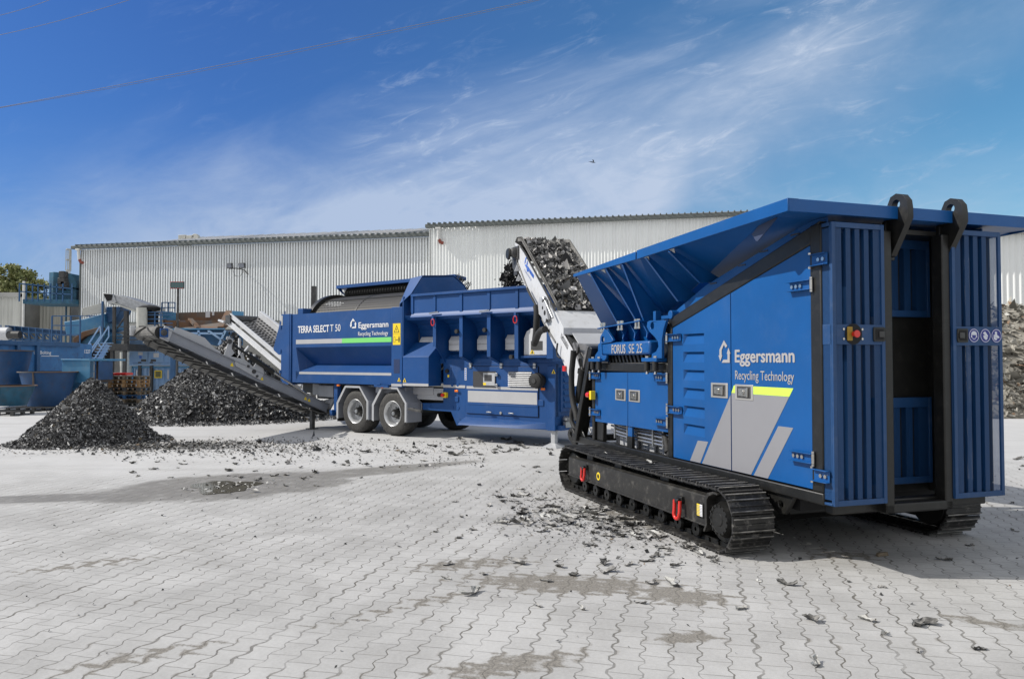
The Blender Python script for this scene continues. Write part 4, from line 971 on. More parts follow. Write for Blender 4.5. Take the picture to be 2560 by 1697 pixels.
# crawler tracks
def crawler(v0, full=True, label=None):
    w = .43 if v0 < 1 else .44; ucr, uf, r = .105, 3.66, .275; zc = .305; worn = MB()
    Lp = 2 * (uf - ucr) + 2 * math.pi * r; n_ = 56; q = MB(); link = MB()
    def path(s):
        s %= Lp; L1 = uf - ucr
        if s < L1: return (ucr + s, zc + r - (.018 * math.sin(math.pi * s / L1)), (0, 1), (1, 0))
        s -= L1
        if s < math.pi * r:
            a = math.pi / 2 - s / r; return (uf + r * math.cos(a), zc + r * math.sin(a), (math.cos(a), math.sin(a)), (math.sin(a), -math.cos(a)))
        s -= math.pi * r
        if s < L1: return (uf - s, zc - r, (0, -1), (-1, 0))
        s -= L1; a = -math.pi / 2 - s / r
        return (ucr + r * math.cos(a), zc + r * math.sin(a), (math.cos(a), math.sin(a)), (math.sin(a), -math.cos(a)))
    pitch = Lp / n_
    for i in range(n_):
        u, z, nr_, tg = path(i * pitch + .04); h = pitch * .485
        P = lambda a, b: (u + tg[0] * a + nr_[0] * b, z + tg[1] * a + nr_[1] * b)
        sec = [P(-h, -.004), P(h, -.004), P(h, .012), P(h * .86, .013), P(h * .80, .030), P(h * .66, .030), P(h * .60, .013), P(.10 * h, .013), P(.06 * h, .024), P(-.08 * h, .024), P(-.12 * h, .013),
               P(-h * .60, .013), P(-h * .66, .030), P(-h * .80, .030), P(-h * .86, .010), P(-h, .004)]
        q.px(sec, v0, v0 + w)
        for e_ in (-.73, .73): worn.px([P(h * e_ - .006, .029), P(h * e_ + .006, .029), P(h * e_ + .005, .0325), P(h * e_ - .005, .0325)], v0 + .002, v0 + w - .002)
        for dv in (.13, .25):
            link.px([P(-h * .95, -.05), P(h * .95, -.05), P(h * .95, -.006), P(-h * .95, -.006)], v0 + dv, v0 + dv + .035)
        link.cyl((v0 + .11, *P(h, -.03)), (v0 + .31, *P(h, -.03)), .018, seg=8)
    t = q.build('crawler_track', M['shoe'], S, smooth=0, label=label)
    link.build('track_chain', M['black'], t, smooth=0); worn.build('worn_shoe_edges', M['wornsteel'], t, smooth=0)
    if not full:
        q = MB().box(v0 + .10, v0 + .38, .15, 3.6, .15, .47); q.cyl((v0 + .06, ucr, zc), (v0 + .40, ucr, zc), .21, seg=24); q.build('track_frame', M['black'], t, bevel=.01); return
    q = MB()      # side beam with bevelled top and lip, end cheek round the final drive
    q.px([(3.62, .235), (.262, .222), (.262, .486), (3.62, .452)], v0 + .015, v0 + .10)
    q.px([(3.62, .225), (.262, .210), (.262, .226), (3.62, .24)], v0 - .002, v0 + .10)
    q.ext([(v0 + .015, 3.62, .452), (v0 + .015, .262, .486), (v0 + .09, .262, .50), (v0 + .09, 3.62, .466)], (0, 0, .006))
    q.px([(.30, .16), (.262, .222), (.262, .486), (.22, .53), (.12, .555), (.06, .545), (.06, .53), (.12, .535), (.20, .50), (.235, .46), (.235, .23), (.27, .16)], v0 + .0, v0 + .13)
    q.box(v0 + .10, v0 + .36, .3, 3.55, .20, .46)
    B = q.build('track_frame', M['blackdust'], t, bevel=.006)
    q = MB()
    for u in (3.12, 2.30, 1.20): q.box(v0 + .10, v0 + .22, u - .09, u + .09, .46, .545)
    q.build_each('carrier_block', M['black'], t, bevel=.01)
    for k in range(9):
        u = .55 + k * .335; zz = .125
        MB().lathe([(v0 + .075, .02), (v0 + .075, .068), (v0 + .10, .075), (v0 + .11, .055), (v0 + .28, .055), (v0 + .29, .075), (v0 + .32, .07), (v0 + .32, .02)], 'x', (0, u, zz), 20).build('track_roller', M['black'], t)
    # final drive and idler
    q = MB().lathe([(v0 - .005, .0), (v0 - .005, .055), (v0 + .003, .06), (v0 + .003, .115), (v0 - .002, .118), (v0 - .002, .138), (v0 + .03, .145), (v0 + .06, .165), (v0 + .10, .165)], 'x', (0, .035, .315), 32)
    for k in range(14):
        a = 2 * math.pi * k / 14; q.cyl((v0 - .012, .035 + .127 * math.cos(a), .315 + .127 * math.sin(a)), (v0 + .0, .035 + .127 * math.cos(a), .315 + .127 * math.sin(a)), .011, seg=6)
    q.build('drive_hub', M['black'], t)
    MB().lathe([(v0 + .10, .05), (v0 + .10, .21), (v0 + .14, .235), (v0 + .30, .235), (v0 + .33, .20)], 'x', (0, .105, .305), 22).build('drive_sprocket', M['black'], t)
    MB().lathe([(v0 + .10, .02), (v0 + .10, .20), (v0 + .13, .225), (v0 + .30, .225), (v0 + .32, .2)], 'x', (0, 3.66, .305), 28).build('idler_wheel', M['black'], t)
    for u in (3.02, .70):
        zz = .40 if u > 1 else .385
        o = MB().box(v0 - .02, v0 + .02, u - .05, u + .03, zz - .03, zz + .035).cyl((v0 - .03, u - .035, zz - .01), (v0 - .03, u + .02, zz - .01), .03, seg=12).build('lashing_bracket', M['black'], B, bevel=.006)
        s_ = 1 if u > 1 else 1.12; hh = .05 * s_
        pts_ = [(v0 - .035, u + .0 + .045 * s_, zz - .005), (v0 - .04, u + .045 * s_, zz - .10 * s_)] + [(v0 - .045, u + .045 * s_ * math.cos(a), zz - .12 * s_ - .045 * s_ * math.sin(a)) for a in [math.pi * i / 8 for i in range(9)]] + [(v0 - .04, u - .045 * s_, zz - .10 * s_), (v0 - .035, u - .045 * s_, zz - .005)]
        MB().tube(pts_, .016 * s_, 10).build('shackle_ring', M['red'], B)
    q = MB(); q.lathe([(v0 + .011, .030), (v0 + .011, .047), (v0 + .020, .052)], 'x', (0, 2.668, .335), 28); q.build('inspection_ring', M['yellow'], B)
    MB().cyl((v0 + .0145, 2.668, .335), (v0 + .013, 2.668, .335), .032, seg=24).build('inspection_hole', M['dark'], B)
    q = MB().box(v0 + .005, v0 + .014, .300, .415, .275, .415); o = q.build('plate_frame', M['black'], B, bevel=.003)
    MB().box(v0 + .002, v0 + .006, .355, .405, .29, .40).build('rating_plate', M['yellow'], o, smooth=0); MB().box(v0 + .002, v0 + .006, .312, .353, .29, .40).build('rating_plate', M['wletter'], o, smooth=0)
    q = MB()
    for k in range(7): q.box(v0 + .0005, v0 + .003, .318, .40, .298 + k * .014, .303 + k * .014)
    q.build('plate_text_lines', M['mgrey'], o, smooth=0)
crawler(0., True, 'near crawler track of black steel shoes with two red lifting rings')
crawler(2.43, False, 'far crawler track seen under the right rear door')
q = MB().cyl((.40, .5, .32), (2.5, .5, .32), .16, seg=20).cyl((.40, 3.2, .32), (2.5, 3.2, .32), .14, seg=20).box(.9, 1.95, .2, 3.6, .28, .50); q.build('cross_axle', M['black'], S)
for v_, u_, sc_, wh in ((.2, 1.7, .55, 'middle'), (.25, 1.15, .4, 'rear half'), (.12, 2.7, .4, 'front half')):
    w_ = SH.w((v_, u_, 0)); scrap(w_.x, w_.y, 'scrapw', sc_, '', '', .612)
    C.objects[-1]['label'] = 'pale scrap lying on top of the crawler track, on its %s' % wh; C.objects[-1]['group'] = 'pale scraps on the crawler track'

# discharge conveyor
vN, vF = .86, 1.95
up = [(320, 150), (400, 205), (460, 290), (775, 880), (885, 1100), (1005, 1440)]
lowp = [(215, 400), (320, 600), (322, 660), (300, 790), (245, 808), (190, 720), (110, 520), (10, 350)]
bk_ = [(900, 1568), (745, 1330), (620, 1070), (480, 780), (375, 560), (325, 420), (345, 340)]
P3 = [(p[1], p[2]) for p in side_px(zh, up, vN)] + [(p[1], p[2]) for p in side_px(z6, lowp, vN)] + [(p[1], p[2]) for p in side_px(zh, bk_[1:], vN)]
CV = MB().px(P3, vN, vN + .02)
CV.px([(a, b) for a, b in P3], vF + .0, vF + .02)
for t_ in (.15, .5, .85): CV.bar((vN + .02, 8.2 - 2.2 * t_, 3.55 - 1.55 * t_), (vF, 8.2 - 2.2 * t_, 3.55 - 1.55 * t_), .08)
CVO = CV.build('discharge_conveyor', M['white'], S, bevel=.004, smooth=20)
q = MB()      # lips and seam strips on the side plate
pts_ = [p for p in side_px(zh, [(400, 205), (460, 290), (775, 880), (885, 1100)], vN - .012)]
for a, b in zip(pts_, pts_[1:]): q.bar(a, b, .03, .02)
pts_ = [p for p in side_px(zh, [(360, 430), (480, 745), (620, 1045), (745, 1305), (890, 1545)], vN - .006)]
q.tube(pts_, .018, 6)
q.build('frame_lip', M['dgrey'], CVO)
# belt with troughed edges
path_ = [(8.55, 4.00), (8.43, 4.08), (8.2, 4.05), (7.9, 3.83), (6.32, 2.62), (6.15, 2.25), (4.2, 1.0)]
q = MB(); cs = [(vN + .03, .14), (vN + .17, .03), (vN + .36, -.03), (vF - .36, -.03), (vF - .15, .03), (vF - .01, .14)]
for (ua, za_), (ub, zb_) in zip(path_, path_[1:]):
    for (a, ha), (b, hb) in zip(cs, cs[1:]): q.quad((a, ua, za_ + ha), (b, ua, za_ + hb), (b, ub, zb_ + hb), (a, ub, zb_ + ha))
q.box(vN + .03, vF, 8.35, 8.6, 3.68, 3.7)
q.build('conveyor_belt', M['belt'], CVO, smooth=60, fix=False)
q = MB()      # rubber skirts with worn light patches
for (ua, za_), (ub, zb_) in zip(path_[1:4], path_[2:5]):
    for v, s_ in ((vN + .05, 1), (vF - .03, -1)):
        q.hexa([(v, ua, za_ + .06), (v + s_ * .10, ua, za_ + .03), (v + s_ * .10, ub, zb_ + .03), (v, ub, zb_ + .06), (v, ua, za_ + .15), (v + s_ * .012, ua, za_ + .15), (v + s_ * .012, ub, zb_ + .15), (v, ub, zb_ + .15)])
q.build('belt_skirt', M['belt'], CVO, smooth=0)
q = MB().cyl((vN + .02, 8.42, 3.92), (vF, 8.42, 3.92), .17, seg=24); q.build('head_drum', M['rubber'], CVO)
q = MB().box(vN - .03, vN, 8.18, 8.50, 3.76, 4.02).lathe([(vN - .12, 0), (vN - .12, .08), (vN - .06, .11), (vN - .03, .11)], 'x', (0, 8.36, 3.90), 24)
q.box(vN - .03, vN, 8.25, 8.45, 3.45, 3.75); q.px([(8.50, 3.55), (8.62, 3.62), (8.66, 3.9), (8.60, 4.0), (8.5, 3.7)], vN, vN + .03)
q.build('drive_motor', M['dgrey'], CVO, bevel=.008)
q = MB().lathe([(vN - .17, 0), (vN - .17, .10), (vN - .13, .12), (vN - .12, .08)], 'x', (0, 8.44, 3.88), 20); q.build('motor_cap', M['black'], CVO)
q = MB()
for u_, z_ in ((8.15, 3.62), (8.05, 3.42)): q.ext([(vN - .06, u_, z_), (vN - .06, u_ + .16, z_ - .1), (vN, u_ + .02, z_ - .1)], (0, 0, .02))
q.build_each('head_gusset', M['lgrey'], CVO, smooth=0)
pc = side_px(zh, [(700, 905), (770, 930), (800, 1100), (820, 1215), (770, 1275), (720, 1180), (660, 1120), (680, 1000)], vN - .02)
q = MB().ext(pc, (-.05, 0, 0)); FB = q.build('folding_bracket', M['lgrey'], CVO, bevel=.005)
q = MB()
for x_, y_, r_ in ((705, 960, .03), (735, 1130, .045), (760, 1235, .03), (705, 1060, .03)):
    c_ = side_px(zh, [(x_, y_)], vN - .075)[0]; q.cyl(c_, (c_[0] + .02, c_[1], c_[2]), r_, seg=14)
q.build('bracket_holes', M['dark'], FB)
a, b = side_px(zh, [(735, 940), (850, 1200)], vN - .10); q = MB().cyl(a, b, .022, seg=10); q.cyl(lerp(a, b, -.05), lerp(a, b, .05), .045, seg=10); q.build('folding_rod', M['galv'], CVO)
# hood boxes over the transfer
c_ = side_px(zh, [(880, 1098), (1000, 1340), (1000, 1440), (865, 1195)], vN - .01)
HD = MB().ext(c_, (vF + .03 - vN, 0, 0)).build('conveyor_hood', M['white'], CVO, bevel=.005)
c_ = side_px(z6, [(225, 238), (262, 305), (255, 330), (215, 250)], vN + .1)
e_ = MB().hexa([(vN + .10, 5.75, 2.20), (vF - .05, 5.75, 2.20), (vF - .05, 5.48, 2.02), (vN + .10, 5.48, 2.02), (vN + .10, 5.75, 2.22), (vF - .05, 5.75, 2.22), (vF - .05, 5.48, 2.04), (vN + .10, 5.48, 2.04)])
e_.box(vN + .10, vF - .05, 5.46, 5.48, 1.88, 2.035); e_.box(vN + .10, vN + .12, 5.46, 5.9, 1.7, 2.02)
e_.build('conveyor_hood', M['lgrey'], CVO, bevel=.005)
# grey steelwork and hoses round the conveyor's foot
q = MB()
for (x1, y1, x2, y2, w_, v_) in ((400, 370, 340, 640, .07, .75), (430, 400, 320, 940, .09, .8), (470, 400, 380, 860, .08, .9), (240, 340, 330, 620, .06, .85), (250, 360, 500, 420, .09, .95), (120, 250, 200, 390, .10, .9), (300, 400, 360, 520, .05, 1.)):
    a, b = side_px(z6, [(x1, y1), (x2, y2)], v_); q.bar(a, b, w_, w_ * .8, (1, 0, 0))
q.build('lifting_frame', mat('worn_mid_grey_steel', (.15, .15, .155), .5, var=.3, dirt=(.3, .3, .3), dirt_amt=.3), CVO, bevel=.004)
a, b, c_ = side_px(z6, [(270, 360), (335, 640), (290, 980)], .72); q = MB().cyl(lerp(b, a, .45), b, .03, seg=10); q.cyl(b, c_, .065, seg=12); q.cyl(lerp(b, c_, -.05), lerp(b, c_, .08), .08, seg=12)
q.build('lifting_cylinder', M['black'], CVO)
for pts_, r_, v_ in (([(235, 420), (228, 520), (215, 640), (212, 760), (218, 900), (235, 1010), (262, 1100), (275, 1180)], .045, .60), ([(222, 1050), (212, 1120), (215, 1190), (240, 1250), (262, 1300)], .035, .62),
                     ([(290, 380), (285, 440), (255, 480), (240, 560)], .018, .65), ([(60, 340), (50, 420), (60, 480), (90, 500)], .016, .80)):
    MB().tube(side_px(z6, pts_, v_), r_, 10).build('hydraulic_hose', M['rubber'], S)
for pts_ in ([(275, 880), (300, 960), (290, 1040)], [(345, 1270), (380, 1330), (430, 1370)], [(385, 1100), (370, 1150), (400, 1200), (400, 1260), (425, 1320)], [(330, 1290), (360, 1350), (415, 1378)]):
    MB().tube(side_px(z6, pts_, .75), .016, 8).build('hydraulic_hose', M['galv'], S)
a = side_px(z6, [(345, 860), (440, 862), (440, 870), (400, 870), (360, 950), (335, 950)], .48)
MB().ext(a, (.03, 0, 0)).build('button_bracket', M['black'], S, smooth=0)
a = side_px(z6, [(428, 905), (405, 908)], .42); EO = MB().box(.40, .47, a[0][1] - .03, a[0][1] + .03, a[0][2] - .06, a[0][2] + .06).build('stop_button', M['yellow'], S, bevel=.004)
MB().cyl((.42, a[0][1] + .03, a[0][2]), (.42, a[0][1] + .12, a[0][2]), .04, seg=14).build('button_cap', M['red'], EO)
# hoses beside the trommel: two coming down from the conveyor
for pts_, r_ in (([(620, 1030), (630, 1130), (625, 1250), (618, 1400), (600, 1560)], .06), ([(745, 1360), (690, 1375), (650, 1420), (620, 1500), (590, 1568)], .06), ([(490, 790), (530, 870), (580, 960), (620, 1040)], .022)):
    MB().tube(side_px(zh, pts_, vN - .08), r_, 10).build('hydraulic_hose', M['rubber'], CVO)
for x_, y_ in ((130, 615), (545, 0)):
    a = side_px(z6, [(130, 612)], vN - .03)[0]
MB().box(vN - .04, vN - .005, a[1] - .05, a[1] + .05, a[2] - .05, a[2] + .04).build('marker_lamp', M['red'], CVO, bevel=.005)
# emblem and lettering along the conveyor plate
a, b = side_px(zh, [(478, 500), (578, 650)], vN - .004); ax_ = (Vector(b) - Vector(a)).normalized(); ay_ = Vector((1, 0, 0)).cross(ax_) * 1.0
if ay_.z < 0: ay_ = -ay_
text('Eggersmann', CVO, M['bletter'], a, ax_, ay_, .105, (Vector(b) - Vector(a)).length, .06)
a2, b2 = side_px(zh, [(452, 540), (545, 690)], vN - .004); M['fletter'] = mat('faint_blue_lettering', (.42, .46, .62), .4)
text('Recycling Technology', CVO, M['fletter'], a2, ax_, ay_, .045, (Vector(b2) - Vector(a2)).length)
a3 = Vector(side_px(zh, [(450, 450)], vN - .004)[0]); logo(CVO, M['bletter'], plane_map(a3, ax_ * .17, ay_ * .22))

# load on the belt and material falling into the trommel: loose matter
def along(t):          # t 0..1 from the head down the belt
    L_ = [(8.45, 4.06), (8.2, 4.04), (7.9, 3.83), (6.30, 2.60)]; seg = [math.dist(a, b) for a, b in zip(L_, L_[1:])]; s = t * sum(seg)
    for (a, b), l in zip(zip(L_, L_[1:]), seg):
        if s <= l: return a[0] + (b[0] - a[0]) * s / l, a[1] + (b[1] - a[1]) * s / l
        s -= l
    return L_[-1]
P = []
for _ in range(9000):
    t = rng.uniform(); u, z = along(t); w = rng.uniform(-1, 1); c_ = (vN + vF) / 2
    P.append(SH.w((c_ + w * .42, u + rng.normal(0, .02), z + .0 + .09 * (1 - w * w) * rng.uniform(.5, 1.15) + .10 * w * w + .025 * math.sin(t * 40 + w * 3))))
P = np.array([tuple(p) for p in P]); s = .030 * rng.lognormal(0, .5, len(P)); v, f = chip_cloud(P, s, .5, bend=.6)
core = MB()
for i in range(24):
    u0, z0 = along(i / 24); u1, z1_ = along((i + 1) / 24); c_ = (vN + vF) / 2
    core.hexa([SH.w((c_ - .45, u0, z0 - .02)), SH.w((c_ + .45, u0, z0 - .02)), SH.w((c_ + .45, u1, z1_ - .02)), SH.w((c_ - .45, u1, z1_ - .02)), SH.w((c_ - .30, u0, z0 + .05)), SH.w((c_ + .30, u0, z0 + .05)), SH.w((c_ + .30, u1, z1_ + .05)), SH.w((c_ - .30, u1, z1_ + .05))])
BL = thing('belt_load', 'grey shredded material riding up the white discharge conveyor', 'shredded material', (0, 0, 0))
core.build('load_core', M['heapcore'], BL, smooth=0); o = np_mesh('load_chips', v, f, M['beltload'], BL); o['kind'] = 'stuff'
P = []
for _ in range(620):
    t = rng.uniform() ** .8; blob = random.choice(((-.10, .0), (.05, .12), (.17, .22), (-.30, .18), (-.22, .05)))
    cx_ = 1286 + (-10 * t) + rng.normal(0, 9 + 6 * t); cy_ = 655 + 64 * t + rng.normal(0, 7)
    if cx_ > 1302 + (cy_ - 650) * .30: cx_ = 2 * (1302 + (cy_ - 650) * .3) - cx_
    P.append(tuple(at(cx_, cy_, 16.35 + rng.normal(0, .12))))
P = np.array(P); s = .032 * rng.lognormal(0, .5, len(P)); v, f = chip_cloud(P, s, .1)
tag(np_mesh('falling_material', v, f, M['heapcore']), 'dark shreds falling off the conveyor head into the trommel screen', 'falling shreds', None, 'stuff')

# ================================================================== the trommel screen on wheels
T = thing('trommel_screen', 'long blue trommel screen on twin axles with rising conveyors', 'trommel screen', TR.o, TR.yaw)
TB = M['tblue']; TW = 2.45
def tpx(conv, pts, v=0.): return side_px(conv, pts, v, TR)
def yz(conv, pts, v=0.): return [(p[1], p[2]) for p in tpx(conv, pts, v)]
# drum side panel: upright, inward slope, shelf, skirt
q = MB()
sec = [(0, 3.0), (0, 2.115), (.36, 1.66), (.0, 1.49), (0, 1.19)]
for (a, za_), (b, zb_) in zip(sec, sec[1:]):
    q.ext([(a, 0.02, za_), (a, 3.722, za_), (b, 3.722, zb_), (b, .02, zb_)], (.02, 0, -.004))
q.ext([(0, 3.722, 2.115), (.36, 3.40, 1.66), (0, 3.55, 1.49), (0, 3.722, 1.19)], (.012, .012, 0)); q.ext([(0, .02, 2.115), (.36, .02, 1.66), (0, .02, 1.49)], (0, -.01, 0))
q.box(.02, TW - .02, .02, 3.7, 1.19, 1.21)
q.ext([(TW, 0, 3.0), (TW, 3.72, 3.0), (TW, 3.72, 1.2), (TW, 0, 1.2)], (-.02, 0, 0))
PAN = q.build('drum_side_panel', TB, T, bevel=.004, smooth=20)
q = MB()
q.box(-.012, .12, 4.0, 4.37, 1.12, 3.02).box(.01, .12, 3.722, 4.0, 1.19, 3.005).box(-.02, .02, 3.92, 3.97, 1.15, 3.01)
q.box(.0, TW, 4.25, 4.37, 1.12, 3.0)
q.build('rear_frame', TB, T, bevel=.006)
q = MB(); q.px([(4.37, 2.98), (4.74, 2.10), (4.72, 2.05), (4.50, 1.93), (4.37, 1.93)], .0, .03); q.ext([(.03, 4.37, 2.98), (.03, 4.74, 2.10), (TW, 4.74, 2.10), (TW, 4.37, 2.98)], (0, .015, .005)); q.build('rear_chute', TB, T, bevel=.004)
q = MB()
for z in (2.74, 2.62, 1.98, 1.42): q.box(-.03, .05, 4.36, 4.42, z, z + .09)
q.cyl((.0, 4.22, 3.0), (.0, 4.22, 3.10), .015, seg=8)
q.build_each('rear_hinge', TB, T, bevel=.003)
MB().box(-.02, .06, 4.30, 4.40, 2.72, 2.98).build('corner_guard', M['lgrey'], T, bevel=.004)
q = MB().box(-.006, .12, -.345, .018, 1.15, 3.02); CO = q.build('drum_column', TB, T, bevel=.006)
decal(CO, M['silver'], [(0, .012, 1.225), (0, -.34, 1.225), (0, -.34, 1.165), (0, .012, 1.165)], 'foil_stripe', .009, 0.)
MB().box(-.0095, -.0065, -.27, -.07, 1.47, 1.80).build('dark_patch', mat('navy_patch', (.012, .03, .10), .5), CO, smooth=0)
yl = MB().box(-.0095, -.0065, -.290, -.035, 2.135, 2.635).build('warning_sticker', M['yellow'], CO, smooth=0)
q = MB(); X_ = -.0105
q.px([(-.07, 2.42), (-.255, 2.42), (-.1625, 2.60)], X_, X_ + .0008, [[(-.095, 2.434), (-.23, 2.434), (-.1625, 2.565)]])
q.px([(-.15, 2.51), (-.175, 2.51), (-.168, 2.462), (-.158, 2.462)], X_, X_ + .0008); q.px([(-.157, 2.45), (-.17, 2.45), (-.17, 2.44), (-.157, 2.44)], X_, X_ + .0008)
q.px([(-.035, 2.387), (-.29, 2.387), (-.29, 2.383), (-.035, 2.383)], X_, X_ + .0008)
q.px([(-.06, 2.32), (-.12, 2.32), (-.12, 2.19), (-.06, 2.19)], X_, X_ + .0008, [[(-.068, 2.312), (-.112, 2.312), (-.112, 2.198), (-.068, 2.198)]])
q.px([(-.13, 2.25), (-.15, 2.27), (-.15, 2.257), (-.19, 2.257), (-.19, 2.27), (-.21, 2.25), (-.19, 2.23), (-.19, 2.243), (-.15, 2.243), (-.15, 2.23)], X_, X_ + .0008)
q.px([(-.225, 2.315), (-.265, 2.315), (-.27, 2.245), (-.26, 2.19), (-.23, 2.19), (-.222, 2.245)], X_, X_ + .0008); q.px([(-.236, 2.345), (-.254, 2.345), (-.254, 2.322), (-.236, 2.322)], X_, X_ + .0008)
q.build('sticker_print', M['blackmark'], yl, smooth=0)
for (a, b) in ((3.717, 1.827), (1.827, .022)):
    decal(PAN, M['silver'] if a > 3 else M['green'], [(0, a, 2.32), (0, b, 2.32), (0, b, 2.205), (0, a, 2.205)], 'foil_stripe', .004, 0.)
decal(PAN, M['silver'], [(0, 3.56, 1.475), (0, .022, 1.475), (0, .022, 1.415), (0, 3.575, 1.415)], 'foil_stripe', .004, 0.)
a, b = tpx(za, [(228, 578), (498, 570)]); text('TERRA SELECT', PAN, M['wletter'], (-.006, a[1], 2.50), (0, -1, 0), (0, 0, 1), .185, a[1] - b[1], .06)
a, b = tpx(za, [(508, 568), (598, 566)]); text('T 50', PAN, M['wletter'], (-.006, a[1], 2.505), (0, -1, 0), (0, 0, 1), .185, a[1] - b[1])
a, b, c_ = tpx(za, [(752, 557), (1014, 549), (752, 506)]); text('Eggersmann', PAN, M['wletter'], (-.006, a[1], a[2]), (0, -1, 0), (0, 0, 1), c_[2] - a[2], a[1] - b[1], .045)
a, b = tpx(za, [(750, 624), (1012, 618)]); text('Recycling Technology', PAN, M['wletter'], (-.006, a[1], a[2]), (0, -1, 0), (0, 0, 1), .10, a[1] - b[1])
a, b = tpx(za, [(680, 560), (738, 472)]); logo(PAN, M['wletter'], plane_map((-.006, a[1], a[2]), (0, b[1] - a[1], 0), (0, 0, b[2] - a[2])))
def warn_tri(parent, u, z, x, s=.055):
    o = MB().px([(u - s, z), (u + s, z), (u, z + s * 1.75)], x - .003, x).build('warning_triangle', M['yellow'], parent, smooth=0)
    MB().px([(u - s * .45, z + s * .15), (u + s * .3, z + s * .15), (u + s * .15, z + s * .9), (u - s * .1, z + s * 1.2)], x - .004, x - .003).build('sticker_print', M['blackmark'], o, smooth=0)
warn_tri(CO, -.25, 1.28, -.006); 
# screen drum
dr = bpy.data.meshes.new('screen_drum'); seg, cv, cz, rad = 64, 1.22, 2.47, 1.02
N_ = 24; V = []; Fc = []; UV = []
for i in range(N_ + 1):
    for k in range(seg):
        t = 2 * math.pi * k / seg; V.append((cv + rad * math.cos(t), .0 + 3.55 * i / N_, cz + rad * math.sin(t)))
for i in range(N_):
    for k in range(seg): Fc.append((i * seg + k, i * seg + (k + 1) % seg, (i + 1) * seg + (k + 1) % seg, (i + 1) * seg + k))
dr.from_pydata(V, [], Fc); uvl = dr.uv_layers.new(name='UVMap')
for p in dr.polygons:
    i, k = divmod(p.index, seg)
    for li, (a, b) in zip(p.loop_indices, ((i, k), (i, k + 1), (i + 1, k + 1), (i + 1, k))): uvl.data[li].uv = (a * 3.55 / N_ / .062, b * 2 * math.pi * rad / seg / .085)
dr.materials.append(M['screen']); dr.shade_smooth(); DO = bpy.data.objects.new('screen_drum', dr); C.objects.link(DO); DO.parent = T
q = MB()
for u0, r0, r1 in ((3.46, .96, 1.11), (1.75, 1.0, 1.028), (.0, 1.0, 1.05)):
    q.lathe([(u0, r0), (u0, r1), (u0 + (.16 if u0 > 3 else .03), r1), (u0 + (.16 if u0 > 3 else .03), r0)], 'y', (cv, 0, cz), 64)
for k in range(12):
    t = 2 * math.pi * k / 12; q.bar((cv + 1.03 * math.cos(t), 0, cz + 1.03 * math.sin(t)), (cv + 1.03 * math.cos(t), 3.5, cz + 1.03 * math.sin(t)), .02)
q.build('drum_rings', M['black'], DO)
MB().lathe([(.02, .2), (.02, .93), (2.75, .93), (2.75, .2)], 'y', (cv, 0, cz), 48).build('drum_dark_liner', M['dgrey'], DO)  # solid dark liner added inside to block the view through the mesh
q = MB().py([(.35, 3.0), (.75, 3.28), (1.7, 3.28), (2.1, 3.0)], 3.62, 3.70).box(.05, .35, 3.5, 3.72, 2.95, 3.15); q.build('drum_end_guard', TB, T, bevel=.01)
# brush cover over the drum: long slanted hood with brush roller below it
a, b = TR.side(*za(590, 212), 1.75), TR.side(*za(1240, 168), 1.75)
q = MB(); q.hexa([(1.62, a[1], a[2] - .02), (2.05, a[1], a[2] - .05), (2.05, -.5, a[2] - .05), (1.62, -.5, a[2] - .02), (1.62, a[1], a[2] + .07), (2.05, a[1], a[2] + .03), (2.05, -.5, a[2] + .03), (1.62, -.5, a[2] + .07)])
q.ext([(1.62, a[1], a[2]), (1.75, a[1] - .02, a[2]), (1.75, a[1] - .35, a[2] - .30)], (.012, 0, 0))
q.build('brush_cover', TB, T, bevel=.005)
q = MB().cyl((1.80, a[1] - .30, a[2] - .17), (1.80, -.4, a[2] - .17), .12, seg=16)
for k in range(34):
    u = a[1] - .35 - k * .105; q.lathe([(u, .12), (u - .02, .165), (u - .04, .12)], 'y', (1.80, 0, a[2] - .17), 12)
q.build('brush_roller', M['rubber'], T)
# peaked hood between drum and feed hopper
q = MB(); prof = [(.0, 3.02), (.0, 3.07), (.36, 3.70), (1.42, 3.80), (1.82, 3.62), (2.05, 3.30), (2.05, 3.02)]
q.ext([(a, -.24, b) for a, b in prof], (0, -.02, 0))
prof2 = [(.0, 2.9), (.0, 3.30), (.36, 3.74), (1.42, 3.84), (1.82, 3.64), (2.05, 3.32), (2.05, 2.9)]
q.ext([(a, -.62, b - .02) for a, b in prof2], (0, -.02, 0))
for (a, b), (c2, d2) in zip(prof[1:], prof[2:]):
    i = prof.index((a, b)); (e_, f_), (g_, h_) = prof2[i], prof2[i + 1]
    q.ext([(a, -.24, b), (c2, -.24, d2), (g_, -.64, h_), (e_, -.64, f_)], (0, -.005, .02))
q.build('drum_hood', TB, T, bevel=.005, smooth=20)
q = MB()
for k in range(22):
    x = 1.5 + .5 * random.random(); q.bar((x, -.45 - .2 * random.random(), 3.55 + (1.9 - x) * .3), (x + .15, -.6, 3.72 + (1.9 - x) * .4 + .06 * random.random()), .012)
q.build('brush_bristles', M['rubber'], T, smooth=0)
